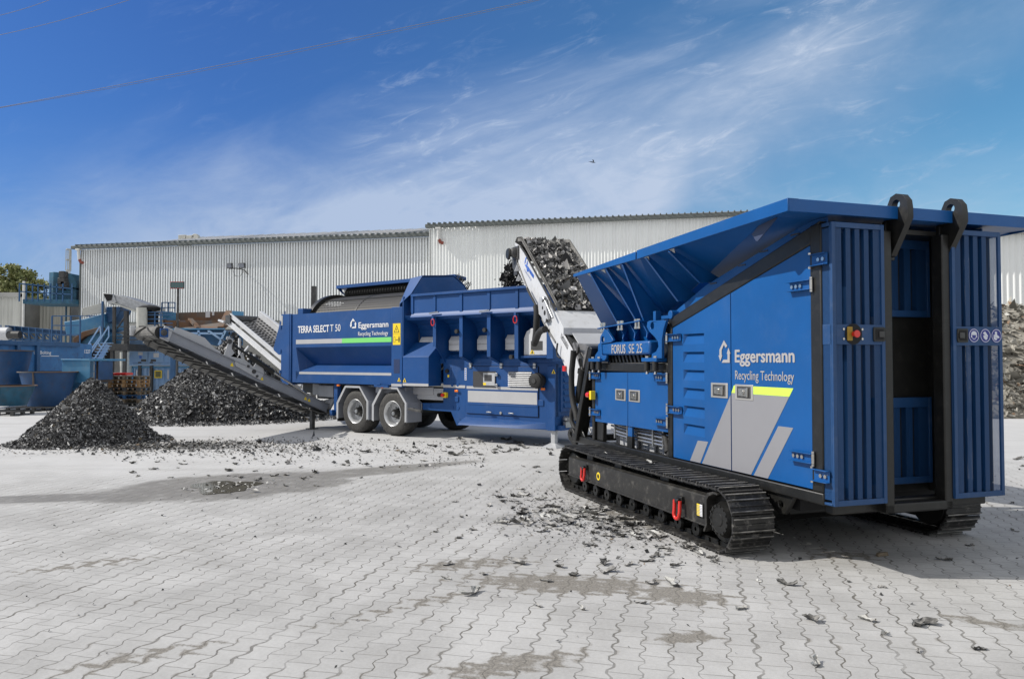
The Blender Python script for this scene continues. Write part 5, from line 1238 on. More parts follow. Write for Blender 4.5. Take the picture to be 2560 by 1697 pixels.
# feed hopper: outer wall, rail, ledge, curved wall bays, gusset ribs
UE = -4.62
q = MB()
q.box(.0, .02, UE, -.68, 2.83, 3.27)
q.box(TW - .02, TW, UE, -.68, 2.5, 3.27); q.box(0.02, TW - .02, UE, UE + .02, 1.75, 3.27)
bay = [(.02, 2.80), (.10, 2.70), (.30, 2.66), (.44, 2.60), (.52, 2.48), (.55, 2.30), (.55, 1.95), (.36, 1.80), (.36, 1.70)]
for (a, za_), (b, zb_) in zip(bay, bay[1:]): q.ext([(a, UE, za_), (a, -.36, za_), (b, -.36, zb_), (b, UE, zb_)], (.012, 0, .004))
q.box(.0, .5, -.38, -.35, 1.85, 3.25)
HO = q.build('feed_hopper', TB, T, bevel=.003, smooth=50)
q = MB(); q.box(-.055, .03, UE - .02, -.67, 3.262, 3.285); q.box(-.055, -.045, UE - .02, -.67, 3.23, 3.265); q.build('hopper_rail', TB, HO, bevel=.003)
q = MB(); q.hexa([(-.055, UE, 2.745), (.02, UE, 2.79), (.02, -.66, 2.79), (-.055, -.66, 2.745), (-.055, UE, 2.76), (.0, UE, 2.85), (.0, -.66, 2.85), (-.055, -.66, 2.76)]); q.build('hopper_ledge', TB, HO, bevel=.003)
for u, zb_, jog in ((-1.375, 2.03, 0), (-2.175, 1.80, 0), (-2.965, 1.80, 0), (-3.72, 1.76, 1)):
    q = MB()
    if jog: pf = [(.0, 2.79), (.56, 2.70), (.56, 1.80), (.36, 1.70), (.10, 1.76), (-.03, 1.86), (-.03, 2.30), (.0, 2.40)]
    else: pf = [(.0, 2.79), (.56, 2.70), (.56, 1.80), (.36, 1.70), (.10, zb_ - .02), (.0, zb_ + .08)]
    q.py(pf, u - .012, u); q.px([(u + .03, 2.79), (u - .065, 2.79), (u - .065, zb_ + .05), (u + .03, zb_ + .05)] if not jog else [(u + .03, 2.79), (u - .065, 2.79), (u - .065, 2.38), (u - .065, 1.80), (u + .03, 1.80)], -.012 if not jog else -.03, .0)
    if not jog and zb_ < 2: q.ext([(-.012, u + .03, zb_ + .05), (-.012, u - .065, zb_ + .05), (.36, u - .06, 1.70), (.36, u + .02, 1.70)], (.004, 0, -.006))
    q.box(-.02, .02, u - .055, u + .02, 2.83, 3.26)
    q.build('hopper_rib', TB, HO, bevel=.003)
MB().box(-.02, .02, -.72, -.66, 2.83, 3.26).build('hopper_rib', TB, HO, bevel=.003)
q = MB().box(-.03, .10, -4.66, -4.50, 1.80, 2.45); q.build('end_post', TB, T, bevel=.005)
# white covers in the bays
for u0, u1 in ((-.50, -1.30), (-1.45, -2.08), (-2.30, -2.86), (-3.10, -3.62)):
    q = MB(); q.ext([(.50, u0, 1.98), (.40, u0, 2.00), (.40, u0, 2.22), (.48, u0, 2.32), (.54, u0, 2.32)], (0, u1 - u0, 0)); o = q.build('cover_panel', M['white'], T, bevel=.006)
    MB().box(.396, .40, u1, u0, 2.125, 2.131).build('cover_seam', M['dgrey'], o, smooth=0)
MB().box(.39, .396, -3.50, -3.36, 2.0, 2.13).build('name_plate', M['blackmark'], T, smooth=0)
for u, z in ((-2.10, 2.40), (-2.90, 2.41), (-3.62, 1.84)): MB().cyl((-.07, u, z), (.0, u, z), .045, seg=16).build('rubber_buffer', M['rubber'], T)
cb = MB(); P3 = [(-3.83, 1.87), (-3.83, 2.22), (-3.90, 2.36), (-4.02, 2.42), (-4.43, 2.43), (-4.43, 1.87)]
CBX = MB().px(P3, .10, .55).build('control_box', M['white'], T, bevel=.015)
a = yz(zb, [(1175, 600), (1275, 600), (1275, 680), (1175, 680)], .095); q = MB().px(a, .094, .10); q.build('vent_grid', M['dgrey'], CBX, smooth=0)
warn_tri(CBX, -4.05, 1.90, .098, .06)
q = MB().box(.04, .5, -4.45, -3.80, 1.82, 1.86); q.build('box_shelf', TB, T, bevel=.003)
# box beside the drum column
BX = MB().ext([(-.01, -.372, 1.19), (-.01, -.372, 1.855), (.40, -.372, 2.20), (.40, -.372, 1.19)], (0, -.84, 0)).build('side_hopper_box', TB, T, bevel=.006)
decal(BX, M['silver'], [(0, -.375, 1.245), (0, -1.208, 1.245), (0, -1.208, 1.185), (0, -.375, 1.185)], 'foil_stripe', .013, 0.); warn_tri(BX, -.44, 1.27, -.011)
# engine cabinet
VCB = .36
cby = lambda pts: yz(zb, pts, VCB)
q = MB()
u_l = cby([(605, 1200)])[0][0]; u_d0, u_d1 = cby([(622, 1240)])[0][0], cby([(1243, 1240)])[0][0]; u_p0, u_p1 = cby([(1325, 1300)])[0][0], cby([(1392, 1300)])[0][0]; u_k = cby([(412, 1000)])[0][0]
q.box(VCB, TW - .3, u_p1, u_k, .62, 1.72); q.box(VCB - .004, VCB + .1, u_p1, u_l, .35, 1.71); q.box(VCB + .1, TW - .3, u_p1, u_l, .36, .62)
q.box(VCB - .03, VCB + .02, u_p1, u_p0, .345, 1.66)
CA = q.build('engine_cabinet', TB, T, bevel=.006)
CDR = MB().box(VCB - .028, VCB - .006, u_d1, u_d0, .605, 1.635).build('cabinet_door', TB, T, bevel=.005)
q = MB().box(VCB - .008, VCB - .0045, u_d1 - .012, u_d0 + .012, .593, 1.647); q.build('door_seal', M['dark'], CDR, smooth=0)
a = cby([(625, 1000), (1237, 1018), (1237, 1043), (625, 1022)]); vs_ = VCB - .028
decal(CDR, M['silver'], [(0, u_d0, 1.205), (0, u_d1, 1.205), (0, u_d1, 1.145), (0, u_d0, 1.145)], 'foil_stripe', .003, vs_)
decal(CDR, M['silver'], [(0, u_d0 - .04, 1.105), (0, u_d1 + .02, 1.105), (0, u_d1 + .02, .855), (0, u_d0 - .04, .855)], 'white_panel', .003, vs_)
decal(CA, M['silver'], [(0, u_k, 1.215), (0, u_l, 1.215), (0, u_l, 1.155), (0, u_k, 1.155)], 'foil_stripe', .007, VCB - .004)
MB().box(VCB - .034, VCB - .027, u_d1 + .02, u_d0 - .04, .80, .83).build('door_crease', TB, CDR, bevel=.004)
cu = yz(zb, [(675, 860), (870, 860), (870, 1000), (675, 995)], vs_)
CP = MB().box(vs_ - .02, vs_, cu[1][0], cu[0][0], 1.19, 1.535).build('control_panel', M['glass'], CDR, bevel=.006)
cu = yz(zb, [(765, 872), (865, 872)], vs_); MB().box(vs_ - .0225, vs_ - .0205, cu[1][0], cu[0][0], 1.23, 1.50).build('display_plate', M['lgrey'], CP, smooth=0)
cu = yz(zb, [(775, 890), (840, 890)], vs_); MB().box(vs_ - .0245, vs_ - .0230, cu[1][0], cu[0][0], 1.32, 1.46).build('display', M['glass'], CP, smooth=0)
cu = yz(zb, [(765, 960), (790, 960)], vs_); MB().box(vs_ - .0245, vs_ - .0230, cu[1][0], cu[0][0], 1.235, 1.285).build('display_key', M['yellow'], CP, smooth=0)
cu = yz(zb, [(875, 880), (888, 880)], vs_)
q = MB().box(vs_ - .05, vs_ - .02, cu[1][0] - .02, cu[0][0] + .01, 1.43, 1.50).box(vs_ - .05, vs_ - .02, cu[1][0] - .02, cu[0][0] + .01, 1.21, 1.27); q.build('panel_catch', M['galv'], CP, bevel=.004)
cu = yz(zb, [(982, 870), (1185, 870)], vs_); VE = MB().box(vs_ - .004, vs_ - .001, cu[1][0], cu[0][0], 1.215, 1.535).build('louvre_vent', M['dgrey'], CDR, smooth=0)
for k in range(8):
    z = 1.23 + k * .0385; MB().hexa([(vs_ - .004, cu[1][0], z), (vs_ - .035, cu[1][0], z), (vs_ - .035, cu[0][0], z), (vs_ - .004, cu[0][0], z), (vs_ - .004, cu[1][0], z + .022), (vs_ - .03, cu[1][0], z + .008), (vs_ - .03, cu[0][0], z + .008), (vs_ - .004, cu[0][0], z + .022)]).build('louvre_slat', M['white'], VE, smooth=0)
for x in (650, 918, 1208):
    cu = yz(zb, [(x, 820)], vs_)[0]; MB().box(vs_ - .02, vs_, cu[0] - .035, cu[0] + .035, 1.60, 1.645).box(vs_ - .02, vs_ + .03, cu[0] - .035, cu[0] + .035, 1.655, 1.71).build('door_hinge', M['galv'], CDR, bevel=.004)
for x in (820, 1012):
    cu = yz(zb, [(x, 1240)], vs_)[0]; MB().bar((vs_ - .04, cu[0] - .07, .655), (vs_ - .04, cu[0] + .07, .655), .025).build('door_handle', M['galv'], CDR, bevel=.004)
cu = yz(zb, [(915, 1245)], vs_)[0]; MB().cyl((vs_ - .02, cu[0], .65), (vs_, cu[0], .65), .03, seg=14).build('door_lock', M['chrome'], CDR)
cu = yz(zb, [(1250, 945)], vs_)[0]
q = MB().lathe([(vs_ - .22, .0), (vs_ - .22, .10), (vs_ - .20, .15), (vs_ - .14, .15), (vs_ - .14, .16), (vs_ - .06, .16), (vs_ - .02, .13), (vs_ + .02, .13)], 'x', (0, cu[0] - .02, cu[1]), 28); q.build('air_filter', M['rubber'], T)
MB().cyl((vs_ - .235, cu[0] - .02, cu[1]), (vs_ - .22, cu[0] - .02, cu[1]), .05, seg=16).build('filter_cap', M['dgrey'], T)
a = cby([(415, 820), (482, 820), (482, 940), (425, 940)]); q = MB().box(VCB - .006, VCB + .0, a[1][0], a[0][0], 1.33, 1.62); RP = q.build('switch_recess', TB, CA, bevel=.003)
cu = cby([(452, 862)])[0]; q = MB().cyl((VCB - .05, *cu), (VCB - .006, *cu), .045, seg=16); q.build('main_switch', M['rubber'], RP)
cu = cby([(458, 905)])[0]; MB().box(VCB - .009, VCB - .006, cu[0] - .025, cu[0] + .025, cu[1] - .03, cu[1] + .03).build('warning_sticker', M['yellow'], RP, smooth=0)
cu = cby([(600, 870), (617, 870)]); q = MB().box(VCB - .010, VCB - .004, cu[1][0], cu[0][0], 1.33, 1.60); o = q.build('pictogram_strip', M['white'], CA, smooth=0)
q = MB()
for k in range(5): q.box(VCB - .012, VCB - .010, cu[1][0] + .012, cu[0][0] - .012, 1.35 + k * .05, 1.375 + k * .05)
q.build('sticker_print', M['bletter'], o, smooth=0)
warn_tri(CA, cby([(1380, 870)])[0][0], 1.50, VCB - .031, .05)
for x, y in ((537, 1034), (1290, 1018)):
    cu = cby([(x, y)])[0]; MB().box(VCB - .05, VCB - .03, cu[0] - .05, cu[0] + .05, cu[1] - .025, cu[1] + .025).build('side_marker', M['orange'], T, bevel=.006)
for x, y in ((580, 1057), (965, 1072)):
    cu = yz(za, [(x, y)], -.02)[0]; MB().box(-.05, .0, cu[0] - .04, cu[0] + .04, cu[1] - .02, cu[1] + .025).build('side_marker', M['orange'], T, bevel=.006)
# step and gooseneck frame left of the cabinet
s0, s1 = cby([(605, 1330)])[0], cby([(1310, 1345)])[0]
q = MB().hexa([(VCB - .26, s0[0] + .0, .36), (VCB, s0[0] + .0, .36), (VCB, s1[0], .36), (VCB - .22, s1[0] + .6, .36), (VCB - .20, s0[0], .43), (VCB, s0[0], .52), (VCB, s1[0], .50), (VCB - .16, s1[0] + .6, .43)]); q.build('side_step', TB, T, bevel=.006)
g_ = cby([(215, 1140), (400, 1140), (475, 1140), (475, 1090), (605, 1090), (605, 1330), (530, 1335), (480, 1215), (215, 1195)]); q = MB().px([(u, z) for u, z in g_], VCB - .002, VCB + .12, ); q.build('frame_neck', TB, T, bevel=.005)
q = MB()
for x, y in ((527, 1107), (1265, 1140)): cu = cby([(x, y)])[0]; q.box(VCB - .02, VCB, cu[0] - .07, cu[0] + .07, cu[1] - .06, cu[1] + .06)
q.build_each('frame_pocket', TB, T, bevel=.006)
q = MB()
for x, y in ((295, 1157), (490, 1180), (540, 980), (492, 980), (540, 1182), (548, 1290)): cu = cby([(x, y)])[0]; q.cyl((VCB - .012, *cu), (VCB - .002, *cu), .045, seg=16)
q.build_each('frame_boss', TB, T, bevel=.002)
q = MB().box(VCB + .02, VCB + .05, cby([(405, 1060)])[0][0], cby([(180, 1060)])[0][0], .86, 1.13); q.build('toolbox_lid', M['lgrey'], T, bevel=.005)
q = MB().box(VCB + .0, VCB + .03, cby([(322, 1060)])[0][0], cby([(150, 1060)])[0][0], .97, 1.15); q.build('toolbox_lid', M['silver'], T, bevel=.005)
cu = cby([(440, 1070)])[0]; o = MB().box(VCB - .08, VCB - .0, cu[0] - .05, cu[0] + .05, cu[1] - .06, cu[1] + .06).build('stop_button', M['yellow'], T, bevel=.006)
MB().cyl((VCB - .13, cu[0] + .02, cu[1]), (VCB - .08, cu[0] + .02, cu[1]), .04, seg=14).build('button_cap', M['red'], o); MB().cyl((VCB - .12, cu[0] + .14, cu[1]), (VCB - .02, cu[0] + .14, cu[1]), .045, seg=14).build('socket', M['rubber'], T)
# right end (shade) with pressed panel, and jack
q = MB().box(.5, 2.2, u_p1 - .03, u_p1 + .0, .72, 1.62)
for k in range(6): q.hexa([(.6, u_p1 - .06, .80 + k * .13), (2.1, u_p1 - .06, .80 + k * .13), (2.1, u_p1 - .03, .80 + k * .13), (.6, u_p1 - .03, .80 + k * .13), (.6, u_p1 - .035, .90 + k * .13), (2.1, u_p1 - .035, .90 + k * .13), (2.1, u_p1 - .03, .90 + k * .13), (.6, u_p1 - .03, .90 + k * .13)])
q.build('end_louvre_panel', TB, T, bevel=.004)
q = MB().box(.4, 2.2, u_p1 - .10, u_p1, .35, .45); q.build('end_beam', TB, T, bevel=.006)
q = MB().bar((.5, u_p1 - .15, .58), (1.1, u_p1 - .15, .58), .05).cyl((.6, u_p1 - .2, .58), (.6, u_p1 - .05, .58), .06, seg=10).box(.55, .8, u_p1 - .12, u_p1 - .05, .40, .52); q.build('air_couplings', M['galv'], T)
ju = (u_p0 + u_p1) / 2; q = MB().box(VCB + .03, VCB + .13, ju - .05, ju + .05, .05, .40); q.hexa([(VCB - .12, ju - .20, .003), (VCB + .28, ju - .20, .003), (VCB + .28, ju + .20, .003), (VCB - .12, ju + .20, .003), (VCB + .02, ju - .06, .09), (VCB + .14, ju - .06, .09), (VCB + .14, ju + .06, .09), (VCB + .02, ju + .06, .09)])
q.box(VCB + .01, VCB + .02, ju - .06, ju + .06, .32, .42)
q.build('support_jack', M['lgrey'], T, bevel=.005)
# shackles on the ribs
for x, y in ((325, 430), (1043, 405)):
    cu = yz(zb, [(x, y)], -.03)[0]; o = MB().box(-.06, -.01, cu[0] - .03, cu[0] + .03, cu[1] + .02, cu[1] + .12).build('shackle_bracket', TB, T, bevel=.004)
    MB().tube([(-.05, cu[0] + .05 * math.sin(a), cu[1] - .02 + .075 * math.cos(a)) for a in [2 * math.pi * i / 16 for i in range(16)]], .012, 8, True).build('shackle_ring', M['red'], o)
q = MB()
for x, y in ((330, 350), (770, 335)): cu = yz(zb, [(x, y)], -.08)[0]; q.bar((-.08, cu[0] - .14, cu[1]), (-.08, cu[0] + .14, cu[1] - .02), .03)
q.build_each('ledge_bolt', M['galv'], T)
MB().box(.0, .1, -4.30, -4.18, 2.98, 3.14).build('sensor_box', M['red'], T, bevel=.01)
# wheels and angular mudguards
def wheel(u, v, out=-1, lab=None):
    w = thing('wheel', None, None); w.parent = T; w.location = (v, u, .525)
    w.rotation_euler = (0, 0, 0 if out < 0 else math.pi)
    MB().lathe([(.02, .285), (.0, .30), (-.005, .33), (.0, .40), (.01, .47), (.035, .505), (.07, .522), (.36, .522), (.395, .505), (.42, .47), (.43, .40), (.43, .30), (.40, .285)], 'x', (0, 0, 0), 56).build('tyre', M['tyre'], w)
    q = MB()
    for a in (.12, .19, .26, .33): q.lathe([(a - .007, .5235), (a - .007, .515), (a + .007, .515), (a + .007, .5235)], 'x', (0, 0, 0), 56)
    q.build('tread_grooves', M['rubber'], w)
    q = MB().lathe([(.02, .290), (.0, .297), (-.006, .290), (.0, .278), (.03, .268), (.05, .25), (.12, .245), (.17, .235), (.185, .19), (.17, .155), (.17, .12)], 'x', (0, 0, 0), 56); rm_ = q.build('rim', M['rim'], w, smooth=50)
    q = MB().lathe([(.02, .0), (.02, .075), (.05, .09), (.10, .10), (.17, .115), (.17, .13)], 'x', (0, 0, 0), 28); q.build('hub', M['black'], w)
    q = MB().lathe([(.012, .0), (.012, .045), (.02, .05)], 'x', (0, 0, 0), 20); q.build('hub_cap', M['galv'], w)
    q = MB()
    for k in range(10): a = 2 * math.pi * k / 10; q.cyl((.13, .145 * math.cos(a), .145 * math.sin(a)), (.175, .145 * math.cos(a), .145 * math.sin(a)), .014, seg=6)
    q.build('wheel_nuts', M['galv'], w)
    return w
for u in (1.305, -.02):
    wheel(u, .0); wheel(u, TW - .02, 1)
    o_ = [(.68, .34), (.68, .72), (.36, 1.145), (-.20, 1.145), (-.50, .80), (-.50, .36)]
    q = MB(); A1 = [(u + a, b) for a, b in o_]; t_ = .018; A2 = [(u + a * .965, b - (.018 if b > 1 else .006)) for a, b in o_]
    for (p1, p2), (r1, r2) in zip(zip(A1, A1[1:]), zip(A2, A2[1:])): q.px([p1, p2, r2, r1], -.03, .44)
    q.px([(u - .505, .30), (u - .50, .80), (u - .70, .62), (u - .70, .30)] if 0 else [(u - .503, .34), (u - .503, .8), (u - .523, .8), (u - .523, .34)], -.03, .44)
    fo = q.build('mudguard', M['mgrey'], T, smooth=0)
    q = MB(); A3 = [(u + a * .90, b - (.045 if b > 1 else .02)) for a, b in o_]
    for (p1, p2), (r1, r2) in zip(zip(A1, A1[1:]), zip(A3, A3[1:])): q.px([p1, p2, r2, r1], -.036, -.03)
    q.build('mudguard_lip', M['lgrey'], fo, smooth=0)
q = MB().box(.02, .40, 1.99, 2.02, .25, .62); q.build('mud_flap', M['rubber'], T)
q = MB().cyl((.43, 1.305, .525), (TW - .4, 1.305, .525), .09).cyl((.43, -.02, .525), (TW - .4, -.02, .525), .09).box(.6, .75, -2.2, 3.6, .75, 1.1).box(TW - .75, TW - .6, -2.2, 3.6, .75, 1.1).box(.5, 1.9, 2.3, 4.1, .9, 1.19)
q.build('axle_frame', M['black'], T, bevel=.01)
q = MB().box(.25, .45, .55, 2.0, 1.12, 1.17).box(.15, .5, -.30, .75, .98, 1.15); q.build('air_tank_cover', M['mgrey'], T, bevel=.02)
q = MB().bar((-.06, -.62, .66), (-.06, -.80, .66), .05).bar((-.06, -.62, .66), (-.06, -1.05, .62), .06).bar((-.06, -1.05, .60), (-.06, -1.05, .80), .03); q.build('wheel_chock_holder', M['dgrey'], T, bevel=.004)
# under the drum at the rear: boxes and blue brackets
q = MB().box(.30, .7, 2.55, 3.15, .82, 1.12).box(.45, .8, 3.3, 3.6, .85, 1.15); q.build('fines_chute', M['lgrey'], T, bevel=.01)
q = MB().box(.10, .22, 2.12, 2.26, .45, 1.19).box(.0, .2, 2.20, 2.30, .38, .52).px([(.6, 1.19), (.35, 1.19), (.35, 1.14), (.6, 1.14)], -.03, .02); q.build('hanger_post', TB, T, bevel=.006)
q = MB().bar((-.06, .05, 1.16), (-.06, .42, 1.17), .05).bar((-.08, .3, 1.21), (-.08, .45, 1.21), .03); q.build('lock_rod', TB, T)
cp = yz(za, [(395, 1250), (430, 1190), (530, 1165), (540, 1180), (500, 1260), (440, 1275), (385, 1262)], .45); q = MB().px(cp, .45, .52); q.build('pivot_bracket', M['lgrey'], T, bevel=.008)

# side discharge conveyor, rising towards the left foreground
U0, U1 = 2.85, 3.82          # its near and far side frame
def c1(t): return (.35 - 4.45 * t, .52 + 1.86 * t)     # axis: (v, z)
def c1n(t, off): v, z = c1(t); return (v + off * .386, z + off * .922)
def strip(q, t0, t1, o0, o1, ua, ub):
    a, b, c_, d = c1n(t0, o0), c1n(t1, o0), c1n(t1, o1), c1n(t0, o1)
    q.hexa([(a[0], ua, a[1]), (b[0], ua, b[1]), (b[0], ub, b[1]), (a[0], ub, a[1]), (d[0], ua, d[1]), (c_[0], ua, c_[1]), (c_[0], ub, c_[1]), (d[0], ub, d[1])])
q = MB()
for ua, ub in ((U0 - .02, U0), (U1, U1 + .02)):
    strip(q, 0, .985, -.11, .11, ua, ub)
strip(q, 0, .985, .10, .112, U0 - .06, U0 - .02); strip(q, 0, .985, -.112, -.10, U0 - .06, U0 - .02)
for t in (.05, .2, .35, .5, .65, .8, .93): strip(q, t, t + .012, -.08, .0, U0, U1)
K = q.build('side_conveyor', M['mgrey'], T, bevel=.005)
q = MB()      # pale upper plate near the head and stand-off plates
a, b, c_, d = c1n(.70, .11), c1n(.95, .11), c1n(.95, .24), c1n(.80, .30); q.ext([(p[0], U0 - .016, p[1]) for p in (a, b, c_, d)], (0, .012, 0)); strip(q, .70, .78, .10, .17, U0 - .03, U0 - .018); q.build('side_plate', M['lgrey'], K, bevel=.004)
cp = [c1n(.68, .12), c1n(.62, .12), c1n(.60, -.0), c1n(.45, -.06), c1n(.44, .12), c1n(.47, .34), c1n(.50, .33), c1n(.51, .16), c1n(.57, .24), c1n(.585, .34), c1n(.605, .34), c1n(.61, .2), c1n(.655, .34), c1n(.665, .55), c1n(.70, .55), c1n(.70, .48), c1n(.682, .44)]
q = MB().ext([(a, U0 - .045, b) for a, b in cp], (0, .022, 0)); HB = q.build('hinge_bracket', M['lgrey'], K, bevel=.004)
q = MB()
for t, o, r_ in ((.50, .06, .05), (.475, -.01, .03), (.54, .12, .03), (.68, .46, .055)): a = c1n(t, o); q.cyl((a[0], U0 - .075, a[1]), (a[0], U0 - .045, a[1]), r_, seg=16)
q.build('pivot_pins', M['dgrey'], HB)
a, b = c1n(.66, .42), c1n(.40, .24); c_ = c1n(.15, .09)
q = MB().cyl((a[0], U0 - .08, a[1]), (lerp((a[0], U0 - .08, a[1]), (b[0], U0 - .08, b[1]), .35)), .03, seg=10); q.cyl(lerp((a[0], U0 - .08, a[1]), (b[0], U0 - .08, b[1]), .35), (b[0], U0 - .08, b[1]), .06, seg=12); q.build('lifting_cylinder', M['black'], K)
q = MB().cyl((b[0], U0 - .08, b[1]), (c_[0], U0 - .08, c_[1]), .028, seg=10); q.build('piston_rod', M['chrome'], K)
q = MB()
v, z = c1(.995); VH, ZH = v, z
strip(q, .955, 1.0, -.14, .16, U0 - .05, U0 - .02); mo = q.build('head_bracket', M['lgrey'], K, bevel=.02)
MB().box(v - .08, v + .1, U0 - .09, U0 - .05, z - .10, z + .09).build('bearing_block', TB, K, bevel=.01)
q = MB().lathe([(U0 - .13, 0), (U0 - .13, .05), (U0 - .09, .075)], 'y', (v, 0, z), 18); q.build('bearing_cap', M['dgrey'], K)
# belt of the side conveyor with chevron cleats
q = MB(); RB = .155
loop = [(t, RB) for t in np.linspace(.0, 1, 12)]
path = [c1n(t, RB - .02) for t in np.linspace(0, 1, 14)]
path += [(VH + RB * math.cos(a) * 1. , ZH + RB * math.sin(a)) for a in [R(115 + i * 22) for i in range(9)]]
path += [c1n(t, -RB - .10 * math.sin(math.pi * t) ** .5 * .9) for t in np.linspace(.97, .02, 16)]
v, z = c1(0); path += [(v + .12, z - .1), (v + .17, z), (v + .12, z + .12)]
UA, UB = U0 + .03, U1 - .03; n_ = len(path)
rings = []
for i in range(n_):
    (a, b), (c_, d) = path[i], path[(i + 1) % n_]; nx, nz = (b - d), (c_ - a); l_ = math.hypot(nx, nz); nx, nz = nx / l_ * .012, nz / l_ * .012
    q.hexa([(a, UA, b), (c_, UA, d), (c_, UB, d), (a, UB, b), (a + nx, UA, b + nz), (c_ + nx, UA, d + nz), (c_ + nx, UB, d + nz), (a + nx, UB, b + nz)])
CBL = q.build('conveyor_belt', M['belt'], K, smooth=0)
# cleats: walk along the belt path
def walk(path, step, closed=True):
    pts = [Vector((a, b)) for a, b in path]; out = []; acc = 0; n = len(pts)
    for i in range(n if closed else n - 1):
        a, b = pts[i], pts[(i + 1) % n]; L_ = (b - a).length; d = (b - a) / L_
        while acc < L_: out.append((a + d * acc, d)); acc += step
        acc -= L_
    return out
q = MB(); CEN = Vector(c1(.5))
pth = walk(path, .045); N_ = len(pth)
def at_i(i): return pth[int(i) % N_]
for i in range(0, N_, 5):
    for s_ in (0, 1):
        prev = None
        for k in range(7):
            w = k / 6; uu = (UA + UB) / 2 + (1 if s_ else -1) * w * (UB - UA) / 2 * .96
            j = i + w * 4.2; p0, d0 = at_i(math.floor(j)); p1, _ = at_i(math.floor(j) + 1); p = p0 + (p1 - p0) * (j - math.floor(j)); nrm = Vector((d0.y, -d0.x))
            if nrm.dot(p - CEN) < 0: nrm = -nrm
            cur = Vector((p.x + nrm.x * .018, uu, p.y + nrm.y * .018))
            if prev is not None and (cur - prev).length < .4: q.bar(prev, cur, .022, .026, (nrm.x, 0, nrm.y))
            prev = cur
q.build('belt_cleats', M['rubber'], CBL, smooth=0)
MB().cyl((VH, UA, ZH), (VH, UB, ZH), RB - .02, seg=28).build('head_drum', M['rubber'], K)
q = MB().box(VH - .22, VH - .10, U1 + .02, U1 + .05, ZH - .05, ZH + .17); q.build('far_bracket', M['white'], K, bevel=.01)
q = MB()
for t in (.12, .25, .46, .62): v, z = c1n(t, -.0); q.px([(0, 0)] * 0 + [(U0, z)], v, v) if 0 else None
for t in (.13, .155, .44, .62):
    a = c1n(t, -.02); y_ = U0 - .024
    q.ext([(a[0] - .045, y_, a[1] - .01), (a[0] + .045, y_, a[1] - .03), (a[0] + .01, y_, a[1] + .07)], (0, .003, 0))
q.build_each('warning_triangle', M['yellow'], K, smooth=0)
q = MB().box(-.05, .05, U0 + .1, U0 + .2, .0, .52).box(-.10, .12, U0 + .05, U0 + .30, .0, .02); q.build('support_leg', M['dgrey'], K, bevel=.004)

# rear fines conveyor, rising away to the left: pale frame and chevron belt
V0, V1 = .84, 1.82
def c2(t): return (4.55 + 3.75 * t, 1.20 + 1.86 * t)
def c2n(t, off): u, z = c2(t); return (u - off * .444, z + off * .896)
def strip2(q, t0, t1, o0, o1, va, vb):
    a, b, c_, d = c2n(t0, o0), c2n(t1, o0), c2n(t1, o1), c2n(t0, o1)
    q.hexa([(va, a[0], a[1]), (va, b[0], b[1]), (vb, b[0], b[1]), (vb, a[0], a[1]), (va, d[0], d[1]), (va, c_[0], c_[1]), (vb, c_[0], c_[1]), (vb, d[0], d[1])])
q = MB()
strip2(q, 0, 1, -.16, -.02, V0 - .02, V0); strip2(q, .0, 1., .06, .20, V0 - .02, V0 + .0); strip2(q, 0, 1, .19, .205, V0 - .06, V0)
strip2(q, 0, 1.0, -.12, .30, V1, V1 + .02); strip2(q, 0, 1, .29, .33, V1 - .02, V1 + .10)
strip2(q, 0, 1, -.17, -.155, V0 - .06, V0)
K2 = q.build('rear_conveyor', M['white'], T, bevel=.005)
q = MB()
for t in (.2, .38, .5, .85): strip2(q, t, t + .05, -.02, .07, V0 - .014, V0 - .004)
q.build_each('frame_bracket', M['dgrey'], K2, smooth=0)
q = MB()
for (x1, y1, x2, y2) in ((1065, 590, 1065, 730), (1150, 660, 1085, 740), (1205, 740, 1140, 775), (880, 430, 930, 445)):
    a, b = tpx(zc, [(x1, y1), (x2, y2)], V0 - .05); q.bar(a, b, .06)
q.build_each('frame_brace', M['white'], K2, bevel=.004)
q = MB(); vsec = [(V0 + .03, .11), ((V0 + V1) / 2 - .2, .0), ((V0 + V1) / 2 + .2, .0), (V1 - .03, .13)]
for i in range(12):
    t0, t1 = i / 12, (i + 1) / 12
    for (va, oa), (vb, ob) in zip(vsec, vsec[1:]):
        a, b, c_, d = c2n(t0, oa), c2n(t1, oa), c2n(t1, ob), c2n(t0, ob); q.quad((va, a[0], a[1]), (va, b[0], b[1]), (vb, c_[0], c_[1]), (vb, d[0], d[1]))
CB2 = q.build('conveyor_belt', M['belt2'], K2, smooth=0, fix=False)
q = MB()
def vo(v):
    for (va, oa), (vb, ob) in zip(vsec, vsec[1:]):
        if va <= v <= vb: return oa + (ob - oa) * (v - va) / (vb - va)
    return .1
for i in range(26):
    for k in range(10):
        w = abs(k - 4.5) / 4.5; v = V0 + .06 + (V1 - V0 - .12) * k / 9.; t = i / 26 + .055 * (1 - w) + .0
        if t > .99: continue
        a = c2n(t, vo(v) + .012); q.box(v - .040, v + .028, a[0] - .012, a[0] + .012, a[1] - .012, a[1] + .014)
q.build('belt_cleats', M['rubber'], CB2, smooth=0)
u, z = c2(1.0); q = MB().cyl((V0, u, z), (V1, u, z), .13, seg=20).box(V0 - .06, V0 - .02, u - .12, u + .14, z - .14, z + .12); q.build('head_drum', M['dgrey'], K2)
q = MB(); a = c2n(.05, -.1); b = c2n(.3, -.15)
q.bar((V0 + .1, a[0], a[1]), (V0 + .1, 4.5, .9), .08).box(V0, V1, 4.4, 4.6, .9, 1.2); q.build('tail_frame', M['lgrey'], K2, bevel=.004)
P = []
